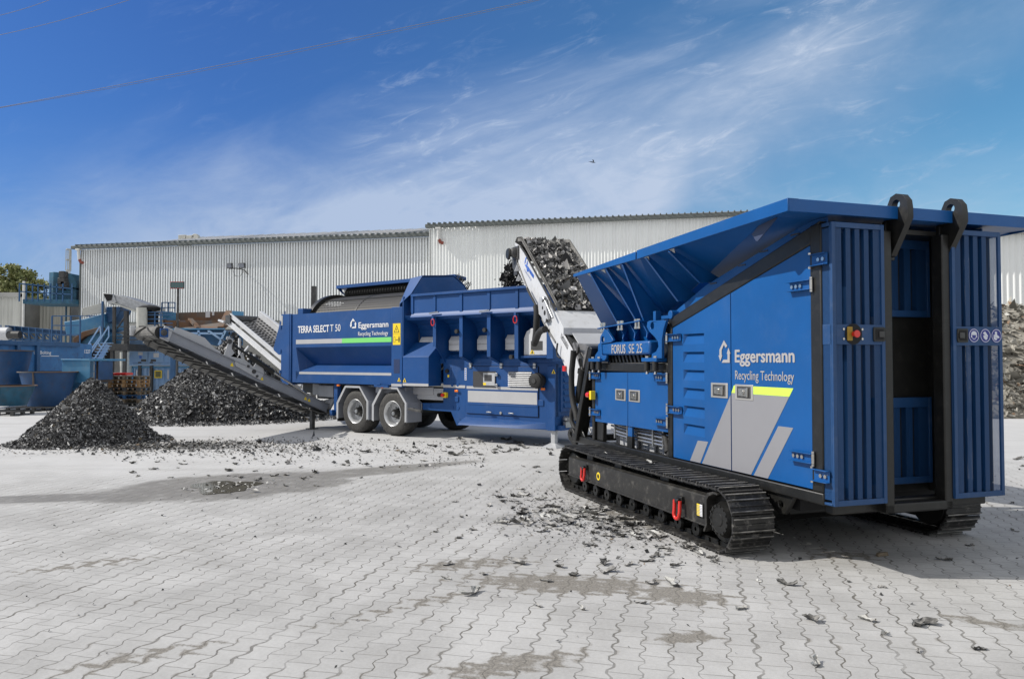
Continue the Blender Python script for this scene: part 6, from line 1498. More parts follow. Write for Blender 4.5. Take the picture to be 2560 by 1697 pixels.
for _ in range(620):
    a = rng.uniform(0, 2 * math.pi); t = rng.uniform() ** .5; p = at(577 + rng.normal(0, 8) + 26 * (rng.uniform() - .5), 868 + rng.normal(0, 12), 24.1 + rng.normal(0, .25)); P.append(tuple(p))
P = np.array(P); s = .042 * rng.lognormal(0, .5, len(P)); v, f = chip_cloud(P, s, .3)
tag(np_mesh('falling_material', v, f, M['chips']), 'dark shreds tumbling from the raised white rear conveyor onto the larger heap', 'falling shreds', None, 'stuff')

# ================================================================== warehouse
HL = thing('warehouse', 'long light grey warehouse clad in ribbed sheet metal behind the machines', 'warehouse', HA.o, HA.yaw)
def cladding(u0, u1, v, z0, z1, name, mt, parent, pitch=.19, d=.065, flip=1):
    """upright trapezoidal sheeting facing -x"""
    V = []; Fc = []; n = int(abs(u1 - u0) / pitch); s_ = 1 if u1 > u0 else -1
    for i in range(n + 1):
        a = u0 + s_ * pitch * i
        for da, dv in ((0, 0), (.09, d), (.13, d), (.165, 0)):
            if i == n and da > 0: break
            k = a + s_ * da * pitch / .19; V += [(v + dv, k, z0), (v + dv, k, z1)]
    m_ = len(V) // 2; Fc = [(2 * i, 2 * i + 1, 2 * i + 3, 2 * i + 2) for i in range(m_ - 1)]
    q = MB().add(V, Fc); return q.build(name, mt, parent, smooth=0, fix=False)
cladding(-11.95, 13.46, 0, 4.38, 9.45, 'wall_cladding', M['hall'], HL)
cladding(-31, -11.9, -.35, 4.3, 9.95, 'wall_cladding', M['hall2'], HL)
cladding(-56, -31, .3, 4.3, 8.55, 'wall_cladding', M['hall2'], HL, pitch=.30)
q = MB().box(-.30, -.29, -11.95, -11.90, 4.3, 9.9).box(-.35, .3, -11.90, -11.88, 4.3, 9.9); q.build('wall_corner', M['hall2'], HL, smooth=0)
q = MB().box(.06, .5, -11.9, 13.46, 0, 9.4).box(-.27, .5, -31, -11.9, 0, 9.85).box(.38, .9, -56, -31, 0, 8.5).box(.06, 14.5, 13.40, 13.46, 0, 9.4); q.build('wall_core', M['wallbase2'], HL, smooth=0)
q = MB().box(-.02, .06, -11.88, 13.46, 3.85, 4.33).box(-.40, -.27, -31, -11.9, 3.9, 4.25).box(.26, .38, -56, -31, 3.9, 4.25); q.build('pale_wall_band', M['wallbase'], HL, smooth=0)
q = MB().box(-.08, .06, -11.88, 13.46, 4.33, 4.38).box(-.42, -.3, -31, -11.9, 4.24, 4.30); q.build('wall_flashing', M['gutter'], HL, smooth=0)
for (u0, u1, v, z, nm) in ((-11.92, 13.95, -.30, 9.45, 'left'), (-31.2, -11.72, -.68, 9.90, 'right')):
    q = MB().box(v, v + .26, u0, u1, z, z + .22); k = 0
    q.build('roof_gutter', M['gutter'], HL, bevel=.02)
    q = MB(); uu = u0 + .2
    while uu < u1 - .2:
        q.ext([(v - .06, uu, z + .21), (v - .06, uu + .09, z + .21), (v - .06, uu + .07, z + .30), (v - .06, uu + .02, z + .30)], (.5, 0, .06)); uu += .40 if nm == 'left' else .34
    q.build('roof_wave_ends', M['gutter'], HL, smooth=0)
def wavy_roof(v0, z0, v1, z1, pl0, pr0, pl1, pr1, name, pitch):
    """corrugated roof sheet between an eave line and a ridge line"""
    n = int(abs(pl0 - pr0) / pitch) * 4; V = []
    for i in range(n + 1):
        t = i / n; w = .045 * math.sin(i * math.pi / 2)
        V += [(v0, pl0 + (pr0 - pl0) * t, z0 + w), (v1, pl1 + (pr1 - pl1) * t, z1 + w)]
    q = MB().add(V, [(2 * i, 2 * i + 1, 2 * i + 3, 2 * i + 2) for i in range(n)]); return q.build(name, M['roof'], HL, smooth=60, fix=False)
wavy_roof(-.1, 9.66, 7.2, 11.25, 8.05, -11.8, 8.8, -13.2, 'roof', .40)
wavy_roof(-.5, 10.1, 7.2, 11.55, -14.6, -31, -15.6, -33, 'roof', .34)
MB().box(-.1, .34, -56, -31, 8.5, 8.95).box(-.1, 14, -56, -31, 8.93, 9.0).build('pale_eave_board', M['wallbase'], HL, bevel=.02)
q = MB()
for k in range(26):
    t = k / 26; q.bar((-.12, 8.05 - 19.85 * t, 9.72), (7.2, 8.8 - 22.0 * t, 11.32), .10, .03)
for k in range(15):
    t = k / 15; q.bar((-.52, -14.6 - 16.4 * t, 10.16), (7.2, -15.6 - 17.4 * t, 11.62), .10, .03)
q.build('roof_seams', M['white'], HL, smooth=0)
q = MB().box(.3, 14, -31, 13.3, 9.3, 9.5); q.build('roof_deck', M['gutter'], HL, smooth=0)
for (u, v, z) in ((13.38, -.25, 9.45), (-12.55, -.62, 9.9)):
    q = MB().box(v - .10, v + .16, u - .16, u + .16, z - .10, z).cyl((v + .02, u, z - .1), (v + .10, u, z - .75), .10, seg=12); q.build('downpipe', M['pipewhite'], HL, bevel=.01)
    MB().tube([(v + .10, u - .02, z - .72), (v + .12, u - .10, z - .90), (v + .14, u - .28, z - .95)], .10, 10).build('downpipe_bend', mat('red_brown_pipe', (.25, .06, .04), .6), HL)
q = MB().cyl((.02, 13.42, 4.4), (.02, 13.42, 8.6), .07, seg=10); q.build('downpipe', M['gutter'], HL)
p = HA.mi @ (at(462, 592, 56) - HA.o); q = MB().box(p.x, p.x + .8, p.y - .05, p.y + .55, 10.2, p.z + .15).box(p.x - .0, p.x + .4, p.y - .75, p.y - .1, 10.6, p.z + .1).cyl((p.x, p.y - .8, p.z - .1), (p.x + .3, p.y - .8, p.z - .1), .3, seg=12); q.build('roof_fan', M['cream'], HL, bevel=.02)
# floodlight pair on its bracket
p = HA.mi @ (at(637, 682, 51.) - HA.o); px_, py_, pz_ = -1.6, p.y, p.z
FL = thing('floodlight', 'pair of floodlights on a curved bracket high on the warehouse wall', 'floodlight', HA.w((0, p.y, 0)), HA.yaw)
q = MB().tube([(.0, -.1, pz_ - .2), (-.3, -.05, pz_ + .0), (-.5, .1, pz_ + .08), (-.6, .4, pz_ + .12), (-.65, .75, pz_ + .1)], .035, 8).tube([(-.2, .1, pz_ - .05), (-.4, .25, pz_ - .4), (-.5, .5, pz_ - .35), (-.6, .62, pz_)], .014, 6); q.build('bracket', M['dgrey'], FL)
for (x, y, w_) in ((-.55, -.02, .22), (-.65, .80, .19)):
    q = MB().hexa([(x - .05, y - w_, pz_ + .12), (x + .1, y - w_, pz_ + .14), (x + .1, y + w_, pz_ + .14), (x - .05, y + w_, pz_ + .12), (x - .12, y - w_, pz_ + .44), (x + .03, y - w_, pz_ + .47), (x + .03, y + w_, pz_ + .47), (x - .12, y + w_, pz_ + .44)]); q.cyl((x, y, pz_ + .05), (x, y, pz_ + .2), .02)
    lo = q.build('lamp_housing', M['dgrey'], FL, bevel=.01)
    MB().hexa([(x - .06, y - w_ * .8, pz_ + .16), (x - .055, y - w_ * .8, pz_ + .16), (x - .055, y + w_ * .8, pz_ + .16), (x - .06, y + w_ * .8, pz_ + .16), (x - .125, y - w_ * .8, pz_ + .41), (x - .12, y - w_ * .8, pz_ + .41), (x - .12, y + w_ * .8, pz_ + .41), (x - .125, y + w_ * .8, pz_ + .41)]).build('lamp_glass', M['mgrey'], lo, smooth=0)
# grey post standing behind the trommel
p = at(783, 745, 33); po = MB().box(p.x - .1, p.x + .1, p.y, p.y + .2, 0, at(783, 715, 33).z).build('steel_post', M['dgrey'], bevel=.01); tag(po, 'plain grey steel post sticking up behind the screen drum', 'post')
# traffic mirror on pole
p = at(445, 740, 40); mz = at(445, 714, 40).z
MR = thing('yard_mirror', 'rectangular mirror with red and white edge on a tall dark pole', 'mirror', (p.x, p.y, 0))
MB().cyl((0, 0, 0), (0, 0, mz), .06, seg=10).build('pole', M['dgrey'], MR)
q = MB().box(-.36, .36, -.10, -.06, mz - .17, mz + .20); mf = q.build('mirror_frame', M['dgrey'], MR, bevel=.01)
q = MB(); [q.box(-.36 + k * .12, -.30 + k * .12, -.105, -.10, z0, z0 + .035) for k in range(6) for z0 in (mz - .17, mz + .165)]; q.build('red_edge_marks', M['red'], mf, smooth=0)
MB().box(-.32, .32, -.105, -.10, mz - .13, mz + .16).build('mirror_glass', mat('tinted_mirror', (.10, .15, .15), .25, .8), mf, smooth=0)

# ================================================================== the yard behind at left
def wbox(q, a, b, depth, zlo=None):
    """upright box whose front shows between two points of the same depth"""
    return q.box(min(a.x, b.x), max(a.x, b.x), a.y, a.y + depth, min(a.z, b.z) if zlo is None else zlo, max(a.z, b.z))
def G(x, y, Y): return at(*zg(x, y), Y)
def Pp(x, y, Y): return at(*zp(x, y), Y)
def Cp(x, y, Y): return at(*zc(x, y), Y)
def loc_thing(name, label, cat, p, group=None): return thing(name, label, cat, (p.x, p.y, 0), 0, group)
def rel(t, *pts): return [Vector(p) - t.location for p in pts]

# low aged building and its lighter neighbour
a, b = G(-400, 525, 58), G(195, 545, 58)
LB = thing('low_building', 'low building of aged ribbed sheet metal left of the warehouse', 'building', (0, 0, 0))
def clad_w(x0, x1, y, z0, z1, name, mt, parent, pitch=.26, d=.05):
    V = []; n = int((x1 - x0) / pitch)
    for i in range(n + 1):
        for da, dv in ((0, 0), (.12, d), (.17, d), (.22, 0)):
            x = x0 + pitch * i + da * pitch / .26; V += [(x, y + dv, z0), (x, y + dv, z1)]
    m_ = len(V) // 2; return MB().add(V, [(2 * i, 2 * i + 2, 2 * i + 3, 2 * i + 1) for i in range(m_ - 1)]).build(name, mt, parent, smooth=0, fix=False)
zt1, zt2 = G(0, 527, 58).z, G(195, 555, 60).z
clad_w(a.x, G(170, 0, 58).x, 58, 0, zt1, 'wall_cladding', M['hallleft'], LB)
q = MB().box(a.x, G(183, 0, 58).x, 57.8, 57.95, zt1 - .05, zt1 + .3).box(G(170, 0, 58).x, G(183, 0, 58).x, 57.8, 58.2, 0, zt1 + .2); q.build('roof_edge', M['wallbase'], LB, smooth=0)
q = MB().box(a.x, G(183, 0, 58).x, 58.1, 75, 0, zt1); q.build('wall_core', M['wallbase2'], LB, smooth=0)
LB2 = thing('low_building', 'darker grey low shed with wavy roof edge under the railed platform', 'shed', (0, 0, 0))
clad_w(G(184, 0, 60).x, G(505, 0, 60).x, 60, 0, zt2 - .1, 'wall_cladding', streak_mat('dark_aged_sheet', (.50, .50, .45), .5), LB2)
clad_w(G(505, 0, 62).x, G(590, 0, 62).x, 62, 0, G(540, 560, 62).z, 'wall_cladding', M['wallbase2'], LB2)
clad_w(G(505, 0, 64).x, G(590, 0, 64).x, 64, 0, G(540, 450, 64).z, 'wall_cladding', M['hallleft'], LB2)
q = MB()
x = G(184, 0, 60).x; xe = G(520, 0, 60).x; n_ = 0
while x < xe: q.box(x, x + .22, 59.6, 60.4, zt2 - .12 - n_ * .02, zt2 + .02 - n_ * .02); x += .42; n_ += 1
q.build('roof_wave_ends', M['wallbase'], LB2, smooth=0)
MB().box(G(184, 0, 60).x, xe, 60.1, 74, 0, zt2 - .5).build('wall_core', M['wallbase2'], LB2, smooth=0)
p = G(168, 745, 57); q = MB().cyl((0, 0, 0), (0, 0, G(168, 415, 57).z), .09, seg=8); o = q.build('light_mast', M['pipewhite']); o.location = (p.x, 57, 0); tag(o, 'slim pale mast in front of the low aged building', 'mast')
# flue pipe
fp = thing('flue_pipe', 'tall pale flue pipe with an open frame top beside the blue cabin', 'flue pipe', (G(502, 0, 66).x, 66, 0))
zb0, zb1, zb2 = G(0, 640, 66).z, G(0, 340, 66).z, G(0, 188, 66).z
MB().cyl((0, 0, 0), (0, 0, zb1), .17, seg=18).build('pipe', M['pipewhite'], fp)
q = MB()
for k in range(4): aa = 2 * math.pi * (k + .5) / 4; q.bar((.2 * math.cos(aa), .2 * math.sin(aa), zb1), (.2 * math.cos(aa), .2 * math.sin(aa), zb2), .05)
q.box(-.02, .14, .12, .14, zb1, zb2)
for z in (zb1, (zb1 + zb2) / 2, zb2): q.lathe([(z, .17), (z, .21), (z + .08, .21), (z + .08, .17)], 'z', (0, 0, 0), 18)
q.build('frame_top', M['cream'], fp)
# blue cabin on railed platform
PL = loc_thing('railed_platform', 'blue railed platform with a filter cabin above the low building', 'platform', G(340, 545, 52))
o0 = PL.location
def L(x, y, Y): return G(x, y, Y) - o0
q = MB(); a, b = L(165, 530, 52), L(530, 552, 52); q.box(a.x, b.x, 0, 3, a.z - .45, a.z - .15); q.bar((L(500, 0, 52).x, 2.6, 0), (L(500, 0, 52).x, 2.6, a.z - .3), .1).bar((L(330, 0, 52).x, 2.6, 0), (L(330, 0, 52).x, 2.6, a.z - .3), .1)
q.box(L(320, 0, 52).x, L(500, 0, 52).x, .3, 2.6, L(0, 565, 52).z, a.z - .1); q.build('deck', M['teal'], PL, bevel=.02)
q = MB(); zt_, zm_ = L(0, 432, 52).z, L(0, 490, 52).z
for yy in (0, 3):
    for x in (150, 200, 245, 285, 330, 375, 420, 465, 530): xx = L(x, 0, 52).x; q.bar((xx, yy, a.z - .3), (xx, yy, zt_), .07)
    q.bar((L(150, 0, 52).x, 0, zt_), (L(150, 0, 52).x, 3, zt_), .07).bar((L(530, 0, 52).x, 0, zt_ - .3), (L(530, 0, 52).x, 3, zt_ - .3), .07); q.bar((L(150, 0, 52).x, yy, zt_), (L(530, 0, 52).x, yy, zt_ - .35), .07); q.bar((L(150, 0, 52).x, yy, zm_), (L(530, 0, 52).x, yy, zm_ - .2), .07)
q.build('railing', M['railblue'], PL, smooth=0)
c0, c1_, c2_, c3 = L(328, 535, 52), L(375, 345, 52), L(500, 545, 52), L(440, 345, 52)
q = MB().pz([(c0.x, .4), (c1_.x, .2), (c2_.x, .9), (c2_.x, 2.6), (c0.x, 2.6)], c0.z - .1, L(0, 470, 52).z)
q.ext([(c1_.x, .2, L(0, 470, 52).z), (c2_.x, .9, L(0, 470, 52).z), (c2_.x, .9, L(0, 405, 52).z), (L(472, 0, 52).x, .75, L(0, 350, 52).z), (c1_.x, .2, c1_.z)], (0, 1.7, 0))
q.ext([(c0.x, .4, L(0, 470, 52).z), (c1_.x, .2, L(0, 470, 52).z), (c1_.x, .2, c1_.z), (c0.x, .4, c1_.z)], (0, 1.9, 0))
q.build('cabin', M['teal'], PL, bevel=.02)
q = MB()
for x, y, w in ((435, 350, .35), (432, 400, .45), (445, 425, .3), (425, 440, .2)): v_ = L(x, y, 51.9); q.box(v_.x - w / 2, v_.x + w / 2, .05, .6, v_.z - .35, v_.z + .1)
q.build('cabin_fittings', M['dgrey'], PL, bevel=.02)

# dark blue belt conveyor on a lattice frame
p0 = G(30, 760, 44); BC = loc_thing('belt_conveyor', 'dark blue trough conveyor on a lattice frame above the large skip', 'conveyor', p0); o0 = BC.location
q = MB(); a, b = L(30, 735, 44), L(430, 772, 44); c_, d_ = L(30, 765, 44), L(430, 800, 44)
q.hexa([(c_.x, 0, c_.z), (d_.x, 0, d_.z), (d_.x, 1.2, d_.z), (c_.x, 1.2, c_.z), (a.x + .2, -.25, a.z), (b.x, -.25, b.z), (b.x, 1.4, b.z), (a.x, 1.4, a.z)])
q.build('trough', mat('navy_trough', (.02, .065, .15), .5), BC, bevel=.02)
q = MB(); e_, f_ = L(40, 770, 44), L(430, 802, 44); g_, h_ = L(60, 835, 44), L(430, 848, 44)
q.bar(e_, f_, .12); q.bar(g_, h_, .12)
for k in range(8): t = k / 7; q.bar(lerp(e_, f_, t), lerp(g_, h_, t), .09); q.bar(lerp(e_, f_, t), lerp(g_, h_, min(1, t + 1 / 7)), .06)
for k in range(9): t = k / 8; u = lerp(a, b, t); q.bar((u[0], -.28, u[2]), (u[0] - .05, -.1, u[2] - .9), .05)
for x in (70, 380): u = L(x, 840, 44); q.bar(u, (u.x, u.y, 0), .15)
q.build('lattice_frame', M['railblue'], BC, smooth=0)
u = L(95, 805, 43.6); q = MB().cyl((u.x - .7, -.4, u.z), (u.x + .4, -.4, u.z), .22, seg=16).cyl((u.x - 1.1, -.35, u.z + .05), (u.x - .7, -.35, u.z + .05), .28, seg=16); q.build('drive_motor', M['dgrey'], BC)
u = L(10, 795, 43.6); MB().cyl((u.x - 3, -.3, u.z), (u.x + .4, -.3, u.z), .36, seg=16).build('white_drum', M['white'], BC)

# screening plant on a steel platform with stairs, chute and supports
PF = loc_thing('screening_plant', 'screening plant with blue stairs on a steel platform left of the warehouse', 'screening plant', G(700, 870, 40)); o0 = PF.location
q = MB(); a, b = L(440, 870, 40), L(940, 880, 40); q.box(a.x, b.x, -.2, 3.5, a.z - .35, a.z)
for x in (590, 830, 920): xx = L(x, 0, 40).x; q.bar((xx, 0, 0), (xx, 0, a.z), .16); q.bar((xx, 3, 0), (xx, 3, a.z), .16)
q.build('platform_deck', M['dgrey'], PF, bevel=.01)
q = MB()
for x0, x1, yt, Y in ((390, 600, 668, 39.8), (460, 790, 668, 42.5), (600, 940, 700, 43)):
    zt_ = L(x0, yt, Y).z; yy = Y - 40
    k = x0
    while k <= x1: xx = L(k, 0, Y).x; q.bar((xx, yy, a.z), (xx, yy, zt_), .06); k += 68
    for f_ in (1, .66, .33): q.bar((L(x0, 0, Y).x, yy, a.z + (zt_ - a.z) * f_), (L(x1, 0, Y).x, yy, a.z + (zt_ - a.z) * f_), .05)
q.build('railing', M['railblue'], PF, smooth=0)
q = MB()
def slab(q, pts, Y, th): q.ext([L(x, y, Y) for x, y in pts], (0, th, 0)); return q
slab(q, [(465, 710), (605, 690), (760, 650), (765, 760), (640, 800), (480, 805)], 41, 2.2); slab(q, [(560, 800), (700, 760), (760, 800), (740, 868), (560, 868)], 41, 2)
q.build('screen_box', M['paleblue'], PF, bevel=.03)
q = MB(); slab(q, [(595, 612), (748, 570), (765, 640), (602, 668)], 40.8, .15); q.build('side_sheet', M['cream'], PF, bevel=.01)
q = MB(); slab(q, [(770, 600), (870, 600), (875, 630), (838, 690), (790, 720), (765, 700)], 41.2, 1.2); slab(q, [(735, 560), (748, 560), (748, 870), (735, 870)], 40.6, .1); q.build('feed_box', M['railblue'], PF, bevel=.02)
q = MB(); slab(q, [(530, 830), (600, 780), (735, 745), (740, 775), (620, 815), (560, 865), (530, 868)], 40.7, .5); q.build('rusty_chute', M['rust'], PF, bevel=.02)
q = MB(); slab(q, [(745, 500), (820, 508), (845, 570), (800, 585), (768, 560)], 40, 1.6); slab(q, [(820, 508), (920, 530), (1112, 598), (1110, 660), (1010, 650), (845, 580)], 40.1, 1.5); CH = q.build('chute_housing', M['galv'], PF, bevel=.03)
q = MB(); slab(q, [(748, 504), (815, 512), (805, 552), (778, 560)], 39.95, .1); q.build('chute_mouth', M['dark'], PF, smooth=0)
q = MB(); slab(q, [(800, 570), (815, 568), (1110, 672), (1110, 690)], 39.9, .12); q.build('chute_rail', M['cream'], PF, smooth=0)
u, w = L(1030, 750, 39.5), L(1030, 608, 39.5); q = MB().cyl(u, w, .26, seg=18); q.build('vertical_pipe', M['cream'], PF)
u, w = L(1085, 600, 40), L(1085, 730, 40); q = MB().lathe([(u.z + .1, 0), (u.z + .05, .35), (u.z - .05, .55), (u.z - .2, .5), (u.z - .2, 0)], 'z', (u.x, u.y, 0), 24).box(u.x - .35, u.x + .35, u.y - .3, u.y + .3, w.z, u.z - .25); q.build('drum_head', M['dark'], PF)
q = MB()
for z in (640, 660, 690, 720, 745): u = L(1085, z, 39.7); q.bar((u.x - .5, u.y, u.z), (u.x + 1.2, u.y, u.z), .05)
for x in (1050, 1125, 1170): u = L(x, 645, 39.7); w = L(x, 750, 39.7); q.bar(u, w, .06)
q.build('drum_railing', M['railblue'], PF, smooth=0)
q = MB()
for x, y0, y1, w_ in ((830, 600, 868, .14), (918, 630, 880, .20)): u, w = L(x, y0, 40.3), L(x, y1, 40.3); q.bar(u, w, w_)
q.bar(L(850, 760, 40.4), L(910, 670, 40.4), .07); q.build_each('support_post', M['dgrey'], PF, bevel=.01)
q = MB()
for y in (745, 790, 815, 840): q.bar(L(850, y, 40.2), L(1000, y, 40.2), .05)
q.build('cable_lines', M['dgrey'], PF, smooth=0)
ST = MB()
for (x1, y1, x2, y2, Y) in ((573, 980, 727, 742, 37.8), (612, 980, 732, 812, 37.8), (634, 980, 790, 742, 38.9), (684, 980, 790, 818, 38.9)): ST.bar(L(x1, y1, Y), L(x2, y2, Y), .055)
for t in (0, .5, 1): ST.bar(lerp(L(573, 980, 37.8), L(727, 742, 37.8), t), lerp(L(612, 980, 37.8), L(732, 812, 37.8), t), .045)
for t in (0, .5, 1): ST.bar(lerp(L(634, 980, 38.9), L(790, 742, 38.9), t), lerp(L(684, 980, 38.9), L(790, 818, 38.9), t), .045)
ST.bar(L(720, 990, 38.3), L(784, 875, 38.3), .06, .22)
for k in range(7): u = lerp(L(676, 988, 38.3), L(752, 862, 38.3), k / 6); ST.box(u.x - .12, u.x + .42, u.y - .1, u.y + .15, u.z - .035, u.z)
ST.build('stairs', M['contblue'], PF, smooth=0)
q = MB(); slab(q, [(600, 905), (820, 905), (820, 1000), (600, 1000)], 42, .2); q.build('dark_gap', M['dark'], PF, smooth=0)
# ground-floor oddments: pale doors and pipes under the platform
q = MB(); slab(q, [(745, 915), (960, 915), (960, 1100), (745, 1100)], 47, .1); o = q.build('back_wall', M['wallbase2'], PF, smooth=0)
q = MB()
for x in (760, 900, 985, 940): u, w = L(x, 930, 45.5), L(x, 1100, 45.5); q.cyl(u, w, .22 if x > 850 else .12, seg=12)
q.build_each('standing_pipe', M['cream'], PF)

# skips and tubs
SK = loc_thing('large_skip', 'large battered blue skip with upright ribs, white lettering and a number', 'skip', G(265, 860, 31)); o0 = SK.location
a, b, c_ = L(-120, 850, 28.6), L(265, 857, 31), L(568, 862, 33.4); zt_ = b.z; zc_ = -o0.z
q = MB(); q.pz([(a.x, a.y), (b.x, b.y), (c_.x, c_.y), (c_.x - .6, c_.y + 2.2), (a.x - .6, a.y + 2.2)], .35, zt_)
SKB = q.build('skip_body', M['skipblue'], SK, bevel=.02)
d_ = (Vector(b) - Vector(a)); d_.z = 0; L_ = d_.length; d_.normalize(); nn = Vector((d_.y, -d_.x, 0))
q = MB()
for s_ in (0, .95, 2.0, 3.05, 4.1): p = Vector((b.x, b.y, 0)) - d_ * s_ + nn * .06; q.bar(p + Vector((0, 0, .4)), p + Vector((0, 0, zt_)), .16, .12, nn)
e2 = (Vector(c_) - Vector(b)); e2.z = 0; e2.normalize(); n2 = Vector((e2.y, -e2.x, 0))
q.bar(Vector((a.x, a.y, zt_ - .06)) + nn * .04, Vector((b.x, b.y, zt_ - .06)) + nn * .04, .18, .14, nn); q.bar(Vector((b.x, b.y, zt_ - .06)) + n2 * .04, Vector((c_.x, c_.y, zt_ - .06)) + n2 * .04, .18, .14, n2)
q.build('skip_ribs', M['railblue'], SK, bevel=.01)
q = MB(); p = Vector((b.x, b.y, 0)) + e2 * 2.6 + n2 * .05
for dx_ in (0, .9): q.bar(p + e2 * dx_ + Vector((0, 0, .5)), p + e2 * dx_ + Vector((0, 0, 1.9)), .06, .06)
for k in range(4): q.bar(p + Vector((0, 0, .6 + k * .35)), p + e2 * .9 + Vector((0, 0, .6 + k * .35)), .05)
q.build('skip_ladder', M['railblue'], SK, smooth=0)
u0 = L(285, 944, 31.1); text('Bolting', SKB, M['wletter'], Vector((u0.x, u0.y, u0.z)) + n2 * .03, e2, (0, 0, 1), .14, .62, .05)
q = MB(); q.tube([Vector((u0.x - .12, u0.y - .12, u0.z + .07)) + e2 * .09 * math.cos(t) + Vector((0, 0, .09 * math.sin(t))) + n2 * .04 for t in [2 * math.pi * k / 14 for k in range(14)]], .018, 5, True); q.bar(Vector((u0.x + .05, u0.y - .02, u0.z - .08)) + n2 * .05, Vector((u0.x + .6, u0.y + .25, u0.z - .08)) + n2 * .05, .03); q.build('skip_emblem', M['wletter'], SKB, smooth=0)
p = Vector((b.x, b.y, 0)) + e2 * 2.75 + n2 * .03; text('1227', SKB, M['wletter'], (p.x, p.y, zt_ - .42), e2, (0, 0, 1), .17, .42, .04)
def tub(name, label, x0, x1, yt, xb0, xb1, yb, Y, mt, lip=True, cat='tub'):
    a, b, c_, d_ = at(x0, yt, Y), at(x1, yt, Y), at(xb0, yb, Y), at(xb1, yb, Y); cx = (a.x + b.x) / 2; r1, r0 = (b.x - a.x) / 2, (d_.x - c_.x) / 2
    t = thing(name, label, cat, (cx, Y + r1, 0)); off = (c_.x + d_.x) / 2 - cx
    q = MB(); q.lathe([(c_.z, 0.02), (c_.z, r0), (a.z, r1), (a.z, r1 - .05), (c_.z + .1, r0 - .05), (c_.z + .1, .02)], 'z', (0, 0, 0), 40); q.build('tub_shell', mt, t, smooth=50)
    q = MB().lathe([(a.z, r1 - .02), (a.z, r1 + .06), (a.z + .035, r1 + .06), (a.z + .035, r1 - .02)], 'z', (0, 0, 0), 40); q.build('tub_rim', M['rust'], t)
    q = MB().bar((off * 0 + .02, -(r1 + r0) / 2 - .10, (a.z * 1.2 + c_.z) / 2.2), (.02, -r1 - .01, a.z), .04, .05); q.build('weld_seam', M['rust'], t, smooth=0)
    return t
tub('round_tub', 'dark blue tapered round tub with rusty rim standing on a pallet', 17, 146, 931.5, 34, 124, 1017, 27, M['tubblue'])
tub('round_tub', 'tall blue tapered tub cut by the left edge of the picture', -90, 33, 877, -70, 12, 985, 27.5, M['tubblue'])
tub('shallow_tub', 'shallow greenish blue tub with bent rusty rim at the left edge', -60, 47, 967, -50, 20, 1016, 25, M['teal'])
q = MB(); a, b = at(-20, 1018, 26.6), at(145, 1018, 26.6)
def pallet(name, label, x, y, z, w=1.2, d=.8, mt='wood', grp=None, cat='pallet', rz=0.):
    t = thing(name, label, cat, (x, y, z), rz, grp)
    q = MB()
    for k in range(5): q.box(-w / 2, w / 2, k * d * .25 - .05 - 0.0, k * d * .25 + .05, .122, .144)
    q.build('deck_boards', M[mt], t, smooth=0)
    q = MB()
    for k in range(3):
        xx = -w / 2 + .05 + k * (w - .1) / 2
        for yy in (0, d / 2, d): q.box(xx - .05, xx + .05, yy - .05, yy + .05, .022, .100)
    q.build_each('spacer_block', M[mt], t, smooth=0)
    q = MB()
    for k in range(3): xx = -w / 2 + .05 + k * (w - .1) / 2; q.box(xx - .05, xx + .05, -.05, d + .05, 0, .022).box(xx - .05, xx + .05, -.05, d + .05, .10, .122)
    q.build('bearers', M[mt], t, smooth=0)
    return t
pallet('pallet', 'dark weathered pallet under the tapered round tub', at(80, 1018, 26.7).x, 26.8, .0, 1.9, 1.1, 'dgrey')
pallet('pallet', 'dark weathered pallet under the shallow tub at the left edge', at(-20, 1018, 24.8).x, 24.6, .0, 1.7, 1.0, 'dgrey')
for k, (w_, where) in enumerate((('dgrey', 'between the tub and the heap, lower'), ('lgrey', 'between the tub and the heap, upper'))):
    pallet('pallet', 'grey pallet lying %s of two' % where, at(140, 1000, 29).x, 29, k * .146, 1.5, .9, w_)
# hexagonal pale blue hopper with open side
HX = loc_thing('hopper_box', 'pale blue angular hopper box with an open dark side, behind the near heap', 'hopper box', Pp(1000, 700, 28.5)); o0 = HX.location
def L2(x, y, Y): return Pp(x, y, Y) - o0
zt_, zb_ = L2(0, 412, 28.5).z, L2(0, 712, 28.5).z
f0, f1, f2, f3 = L2(818, 0, 28.6), L2(1182, 0, 28.4), L2(1292, 0, 28.5), L2(1475, 0, 29.2)
q = MB(); q.pz([(f0.x, f0.y), (f1.x, f1.y), (f1.x, f1.y + .04), (f0.x, f0.y + .04)], zb_, zt_ - .05); q.pz([(f0.x, f0.y), (f0.x + .04, f0.y), (f0.x + .1, f0.y + 2), (f0.x, f0.y + 2)], zb_, zt_ - .05)
q.pz([(f0.x - .03, f0.y - .03), (f1.x, f1.y - .03), (f3.x + .04, f3.y), (f3.x - .1, f3.y + 1.2), (f0.x + .1, f0.y + 2)], zt_ - .05, zt_ + .03)
q.build('front_sheet', M['paleblue'], HX, bevel=.01)
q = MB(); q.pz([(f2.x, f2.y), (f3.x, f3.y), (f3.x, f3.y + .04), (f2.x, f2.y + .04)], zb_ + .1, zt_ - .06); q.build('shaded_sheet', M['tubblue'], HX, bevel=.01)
q = MB(); q.pz([(f1.x - .2, f1.y + .8), (f2.x + .1, f2.y + .8), (f2.x + .1, f2.y + .82), (f1.x - .2, f1.y + .82)], zb_, zt_ - .06); q.build('inner_wall', M['rust'], HX, smooth=0)
q = MB(); n0, n1 = L2(862, 0, 28.9), L2(1110, 0, 28.9); m0, m1 = L2(845, 0, 28.7), L2(1150, 0, 28.7)
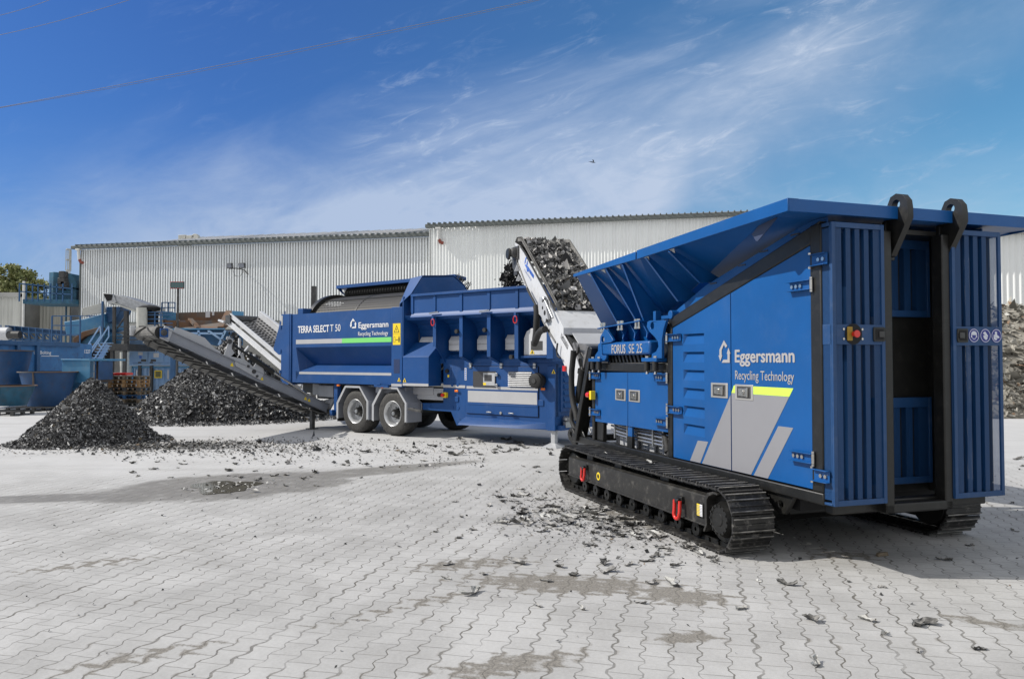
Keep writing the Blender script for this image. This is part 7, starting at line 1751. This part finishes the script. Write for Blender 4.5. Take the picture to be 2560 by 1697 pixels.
zn = L2(0, 765, 28.8).z; q.hexa([(n0.x, .5, zn), (n1.x, .5, zn), (n1.x, 1.6, zn), (n0.x, 1.6, zn), (m0.x, .2, zb_), (m1.x, .2, zb_), (m1.x, 1.9, zb_), (m0.x, 1.9, zb_)]); q.box(n0.x, n1.x, .5, 1.6, .1, zn); q.build('hopper_neck', M['paleblue'], HX, bevel=.01)
# pallet stack
pz_ = 0.; pc = at(317, 1012, 30)
tones = ['dgrey', 'wood', 'bluewood', 'wood', 'dgrey', 'woodnew', 'woodnew', 'wood']
desc = ['dark grey pallet at the bottom of the stack', 'weathered pallet second from the bottom of the stack', 'blue painted pallet low in the stack', 'weathered pallet just above the blue one', 'dark pallet under the two brown ones',
        'lower of the two warm brown pallets in the stack', 'upper of the two warm brown pallets in the stack', 'grey pallet on top of the stack']
for k in range(8): pallet('pallet', desc[k], pc.x + random.uniform(-.03, .03) + (.05 if k == 0 else 0), 29.8 + random.uniform(-.03, .03), k * .1475, 1.2, .8, tones[k], 'pallets stacked beside the near heap', rz=random.uniform(-.03, .03))
for k in range(5): pallet('pallet', ['lowest', 'second lowest', 'middle', 'second highest', 'topmost'][k] + ' pallet of the shorter stack behind, half hidden', pc.x - .85, 31.2, k * .1475, 1.0, .8, ('wood', 'dgrey', 'wood', 'woodnew', 'woodnew')[k], 'pallets stacked further back')
q = MB(); a = Pp(1480, 600, 31); b = Pp(1645, 600, 31); q.box(a.x, b.x, 31, 31.6, a.z - .05, a.z + .05); tag(q.build('red_beam', M['red'], bevel=.01), 'flat red beam lying on the pallets behind the near heap', 'beam')
# containers
CB_ = loc_thing('shipping_container', 'faded blue ribbed container with a yellow square sign, standing on the ground', 'container', Cp(110, 1060, 43)); o0 = CB_.location
a, b = Cp(112, 1062, 43) - o0, Cp(640, 842, 43) - o0
V = []; x = a.x; i = 0
while x < b.x:
    for da, dv in ((0, 0), (.13, 0), (.17, .05), (.28, .05)): V += [(x + da, dv, .05), (x + da, dv, b.z)]
    x += .32
m_ = len(V) // 2; MB().add(V, [(2 * i, 2 * i + 2, 2 * i + 3, 2 * i + 1) for i in range(m_ - 1)]).build('ribbed_wall', M['contblue'], CB_, smooth=0, fix=False)
q = MB().box(a.x, b.x, .06, 2.4, .03, b.z - .02).box(a.x - .05, b.x, -.03, .07, b.z - .08, b.z + .03).box(a.x - .05, b.x, -.03, .07, 0, .1).box(a.x - .06, a.x + .04, -.03, .1, 0, b.z); q.build('container_frame', M['paleblue'], CB_, bevel=.01)
u, w = Cp(303, 945, 42.9) - o0, Cp(370, 875, 42.9) - o0; sg = MB().box(u.x, w.x, -.06, -.04, u.z, w.z).build('yellow_sign', M['yellow'], CB_, bevel=.01)
d_ = (w.x - u.x) * .14; MB().box(u.x + d_, w.x - d_, -.068, -.06, u.z + d_, w.z - d_).build('sign_field', mat('olive_sign_field', (.16, .15, .05), .6), sg, smooth=0)
q = MB()
for x in (145, 262, 425): u = Cp(x, 905, 42.9) - o0; q.box(u.x - .04, u.x + .04, -.055, -.04, u.z - .3, u.z + .2)
q.build_each('white_label', M['white'], CB_, smooth=0)
CU = thing('workshop_container', 'plain pale blue container with two doors stacked on the ribbed one', 'container', (o0.x, 43, 0)); zl = b.z + .06
a2, b2 = Cp(85, 812, 43) - o0, Cp(640, 528, 43) - o0
q = MB().box(a2.x, b2.x, -.05, 2.4, zl, b2.z).box(a2.x + .2, b2.x, -.12, -.04, zl, zl + .12); q.build('container_body', M['contblue'], CU, bevel=.02)
for x0, x1, nm in ((118, 248, 'left'), (252, 392, 'right')):
    u, w = Cp(x0, 800, 42.9) - o0, Cp(x1, 545, 42.9) - o0; MB().box(u.x, w.x, -.085, -.05, u.z, w.z).build('door', M['contblue'], CU, bevel=.012)
q = MB()
for x0, y0, x1, y1 in ((157, 740, 198, 713), (294, 760, 343, 722)): u, w = Cp(x0, y0, 42.85) - o0, Cp(x1, y1, 42.85) - o0; q.box(u.x, w.x, -.10, -.088, u.z, w.z)
q.build_each('white_notice', M['white'], CU, smooth=0)
q = MB()
for x0, y0, x1, y1 in ((183, 797, 230, 778), (270, 797, 316, 778)): u, w = Cp(x0, y0, 42.85) - o0, Cp(x1, y1, 42.85) - o0; q.box(u.x, w.x, -.10, -.088, u.z, w.z)
q.build_each('door_lock_plate', M['dgrey'], CU, smooth=0)
u, w = Cp(168, 770, 42.85) - o0, Cp(188, 745, 42.85) - o0; MB().box(u.x, w.x, -.10, -.088, u.z, w.z).build('blue_notice', M['bletter'], CU, smooth=0)
# rusty feed hopper with blue base behind
RH = loc_thing('rusty_hopper', 'wide open feed hopper with rusty inside and blue legs behind the conveyors', 'feed hopper', Cp(700, 500, 40)); o0 = RH.location
def L3(x, y, Y=40): return Cp(x, y, Y) - o0
def slab3(q, pts, Y, th): q.ext([L3(x, y, Y) for x, y in pts], (0, th, 0)); return q
q = MB(); slab3(q, [(498, 362), (985, 350), (975, 432), (640, 432), (530, 432)], 42, .06); q.ext([L3(400, 430, 40), L3(500, 430, 42), L3(1010, 432, 42), L3(930, 505, 40), L3(430, 505, 40)], (0, 0, -.05))
q.ext([L3(498, 362, 42), L3(500, 432, 42), L3(405, 500, 40), L3(375, 430, 40)], (.05, 0, 0)); q.build('hopper_inside', M['rust'], RH, smooth=0)
q = MB().bar(L3(625, 420, 40.9), L3(700, 500, 40.2), .25, .12); q.bar(L3(970, 350, 41.8), L3(895, 495, 40.1), .30, .12); q.build_each('hopper_brace', M['rust'], RH, bevel=.01)
q = MB(); slab3(q, [(376, 348), (495, 360), (495, 430), (376, 435)], 40.5, .06); slab3(q, [(998, 345), (1100, 352), (1100, 425), (998, 428)], 40.5, .06); slab3(q, [(430, 500), (930, 500), (930, 512), (430, 516)], 39.9, .1); q.build_each('hopper_wing', M['paleblue'], RH, bevel=.01)
q = MB(); slab3(q, [(470, 514), (930, 514), (1010, 560), (1010, 650), (860, 660), (640, 600), (470, 560)], 40.3, 1.5); q.build('hopper_base', mat('hopper_base_blue', (.02, .09, .20), .5, var=.3), RH, bevel=.02)
q = MB()
for x1, y1, x2, y2 in ((940, 520, 880, 650), (800, 530, 900, 600), (790, 520, 800, 550), (560, 520, 620, 600), (700, 520, 720, 640), (430, 545, 930, 548)): q.bar(L3(x1, y1, 39.9), L3(x2, y2, 39.9), .10)
q.build_each('base_brace', M['contblue'], RH, bevel=.01)
for x in (480, 980): q = MB().bar(L3(x, 560, 40.5), (L3(x, 560, 40.5).x, .5, 0), .25); q.build('leg', M['railblue'], RH, bevel=.01)
q = MB(); u, w = L3(373, 272, 40.4), L3(490, 355, 40.4)
for t in (0, .5, 1): x = u.x + (w.x - u.x) * t; q.bar((x, u.y, w.z), (x, u.y, u.z), .05)
for t in (0, .55): z = u.z + (w.z - u.z) * t; q.bar((u.x, u.y, z), (w.x, u.y, z), .05)
q.build('ladder_rail', M['railblue'], RH, smooth=0)
q = MB(); u = L3(785, 375, 41.8); q.box(u.x - .14, u.x + .1, u.y, u.y + .04, u.z - .18, u.z + .15); u = L3(828, 370, 41.8); q.box(u.x - .05, u.x + .06, u.y, u.y + .04, u.z - .1, u.z + .1); q.build_each('white_rag', M['white'], RH, smooth=0)

# grey-brown debris heap in front of the warehouse at the far right
N_ = 60; V = []; Fc = []
for i in range(N_ + 1):
    for j in range(25):
        x = 13.0 + 30 * i / N_; y = 23.5 + 8 * j / 24; t = j / 24; h = 3.7 * min(1, t * 1.7) * (1 - max(0, t - .8) * 1.2) * min(1, (i + .5) / 5) + .10 * math.sin(x * 2.1) + .12 * math.sin(x * .9 + y * 1.3)
        V.append((x, y, max(-.1, h if j else -.1)))
for i in range(N_):
    for j in range(24): a = i * 25 + j; Fc.append((a, a + 25, a + 26, a + 1))
DH = thing('debris_heap', 'high grey-brown heap of shredded waste against the warehouse at the right edge', 'debris heap', (0, 0, 0))
MB().add(V, Fc).build('heap_core', M['debriscore'], DH, smooth=60, fix=False)
P = []
for _ in range(16000):
    x = rng.uniform(13, 30); t = rng.uniform(0, 1) ** 1.2; y = 23.5 + 8 * t; h = 3.7 * min(1, t * 1.7) * (1 - max(0, t - .8) * 1.2) * min(1, ((x - 13) * 2 + .5) / 5) + .10 * math.sin(x * 2.1) + .12 * math.sin(x * .9 + y * 1.3)
    P.append((x, y, h + rng.uniform(-.02, .06)))
P = np.array(P); s = .055 * rng.lognormal(0, .5, len(P)); v, f = chip_cloud(P, s, .6, stretch=(.8, 3.)); o = np_mesh('heap_litter', v, f, M['debris'], DH); o['kind'] = 'stuff'

# trees at the far left
def tree(label, x, Y, h, wid, seed, lean=0., hue=0., trunk=True):
    r = np.random.default_rng(seed); t = thing('leafy_tree', label, 'tree', (x, Y, 0), 0, 'trees beyond the low buildings')
    q = MB(); q.cyl((0, 0, 0), (.2, 0, h * .5), .28, .14, 10); tips = []
    for k in range(9):
        a = r.uniform(0, 6.28); z0 = h * r.uniform(.28, .5); p = (wid * .42 * math.cos(a) * r.uniform(.5, 1), wid * .42 * math.sin(a), h * r.uniform(.6, .95)); q.cyl((.1, 0, z0), p, .09, .03, 6); tips.append(p)
    q.build('trunk', mat('bark', (.08, .065, .05), .9), t)
    cl = []
    for k in range(46):
        a = r.uniform(0, 6.28); rr = wid * .5 * math.sqrt(r.uniform()); zz = h * (.42 + .56 * r.uniform() * (1 - .5 * (rr / (wid * .5)) ** 2)); cl.append((rr * math.cos(a) + lean * (zz / h), rr * math.sin(a), zz, r.uniform(.35, .95)))
    P = np.concatenate([np.array(c_[:3]) + r.normal(0, 1, (420, 3)) * np.array([c_[3], c_[3], c_[3] * .6]) * .55 for c_ in cl])
    s = .13 * r.lognormal(0, .3, len(P)); v, f = chip_cloud(P, s, .2, stretch=(.8, 1.6)); np_mesh('crown', v, f, LEAF[hue], t)
    return t
LEAF = [chip_mat('olive_leaves', [(0, (.16, .18, .06)), (.35, (.23, .25, .09)), (.7, (.30, .31, .13)), (.9, (.38, .38, .19))], .7), chip_mat('dark_olive_leaves', [(0, (.045, .06, .022)), (.4, (.07, .09, .035)), (.8, (.10, .115, .05))], .7)]
tree('tallest olive green tree at the very left edge of the picture', at(-12, 700, 78).x, 78, 12.6, 4.6, 1, .4, 0)
tree('rounded olive tree between the edge tree and the blue cabin', at(50, 700, 82).x, 82, 11.6, 6.5, 2, 0, 0)
tree('rounded yellow-green tree just left of the blue cabin', at(92, 700, 79).x, 79, 11.2, 5.2, 3, 0, 0)

# overhead lines and a bird
def wire(label, a, b, Y, sag, r_=.016):
    A, B = at(*a, Y), at(*b, Y * 1.0); pts = []
    for i in range(33):
        t = i / 32 * 2.4 - .7; p = A.lerp(B, t); pts.append((p.x, p.y, p.z - sag * 4 * t * (1 - t)))
    tag(MB().tube(pts, r_, 6).build('overhead_line', mat('aluminium_line', (.20, .19, .19), .6)), label, 'power line', 'overhead lines across the sky')
wire('long pair-stranded overhead line from the left edge to the top middle', (0, 269), (1350, -3), 40, .12, .013)
wire('second strand close beside the long overhead line', (0, 270.5), (1348, 1.), 40, .2, .010)
wire('middle short overhead line in the top left corner', (0, 88), (325, 0), 40, .1, .012)
wire('topmost short overhead line in the extreme top left corner', (0, 39), (125, 0), 40, .05, .012)
p = at(1480, 406, 60); BD = MB()
BD.add([(-.30, 0, .06), (-.1, .05, .02), (0, 0, -.03), (.14, .0, -.05), (.30, .02, -.02), (.1, -.04, .04), (-.12, .25, .12), (.02, .3, .10), (-.02, -.26, .14), (.12, -.3, .10), (0, 0, .05)],
       [(0, 1, 2), (0, 10, 1), (1, 10, 3), (1, 3, 2), (3, 4, 5), (3, 5, 10), (1, 6, 7), (1, 7, 3), (5, 8, 9), (5, 9, 3), (0, 5, 10), (0, 2, 5)])
o = BD.build('flying_bird', M['dark'], smooth=0); o.location = p; tag(o, 'small dark bird flying in the sky above the warehouse', 'bird')
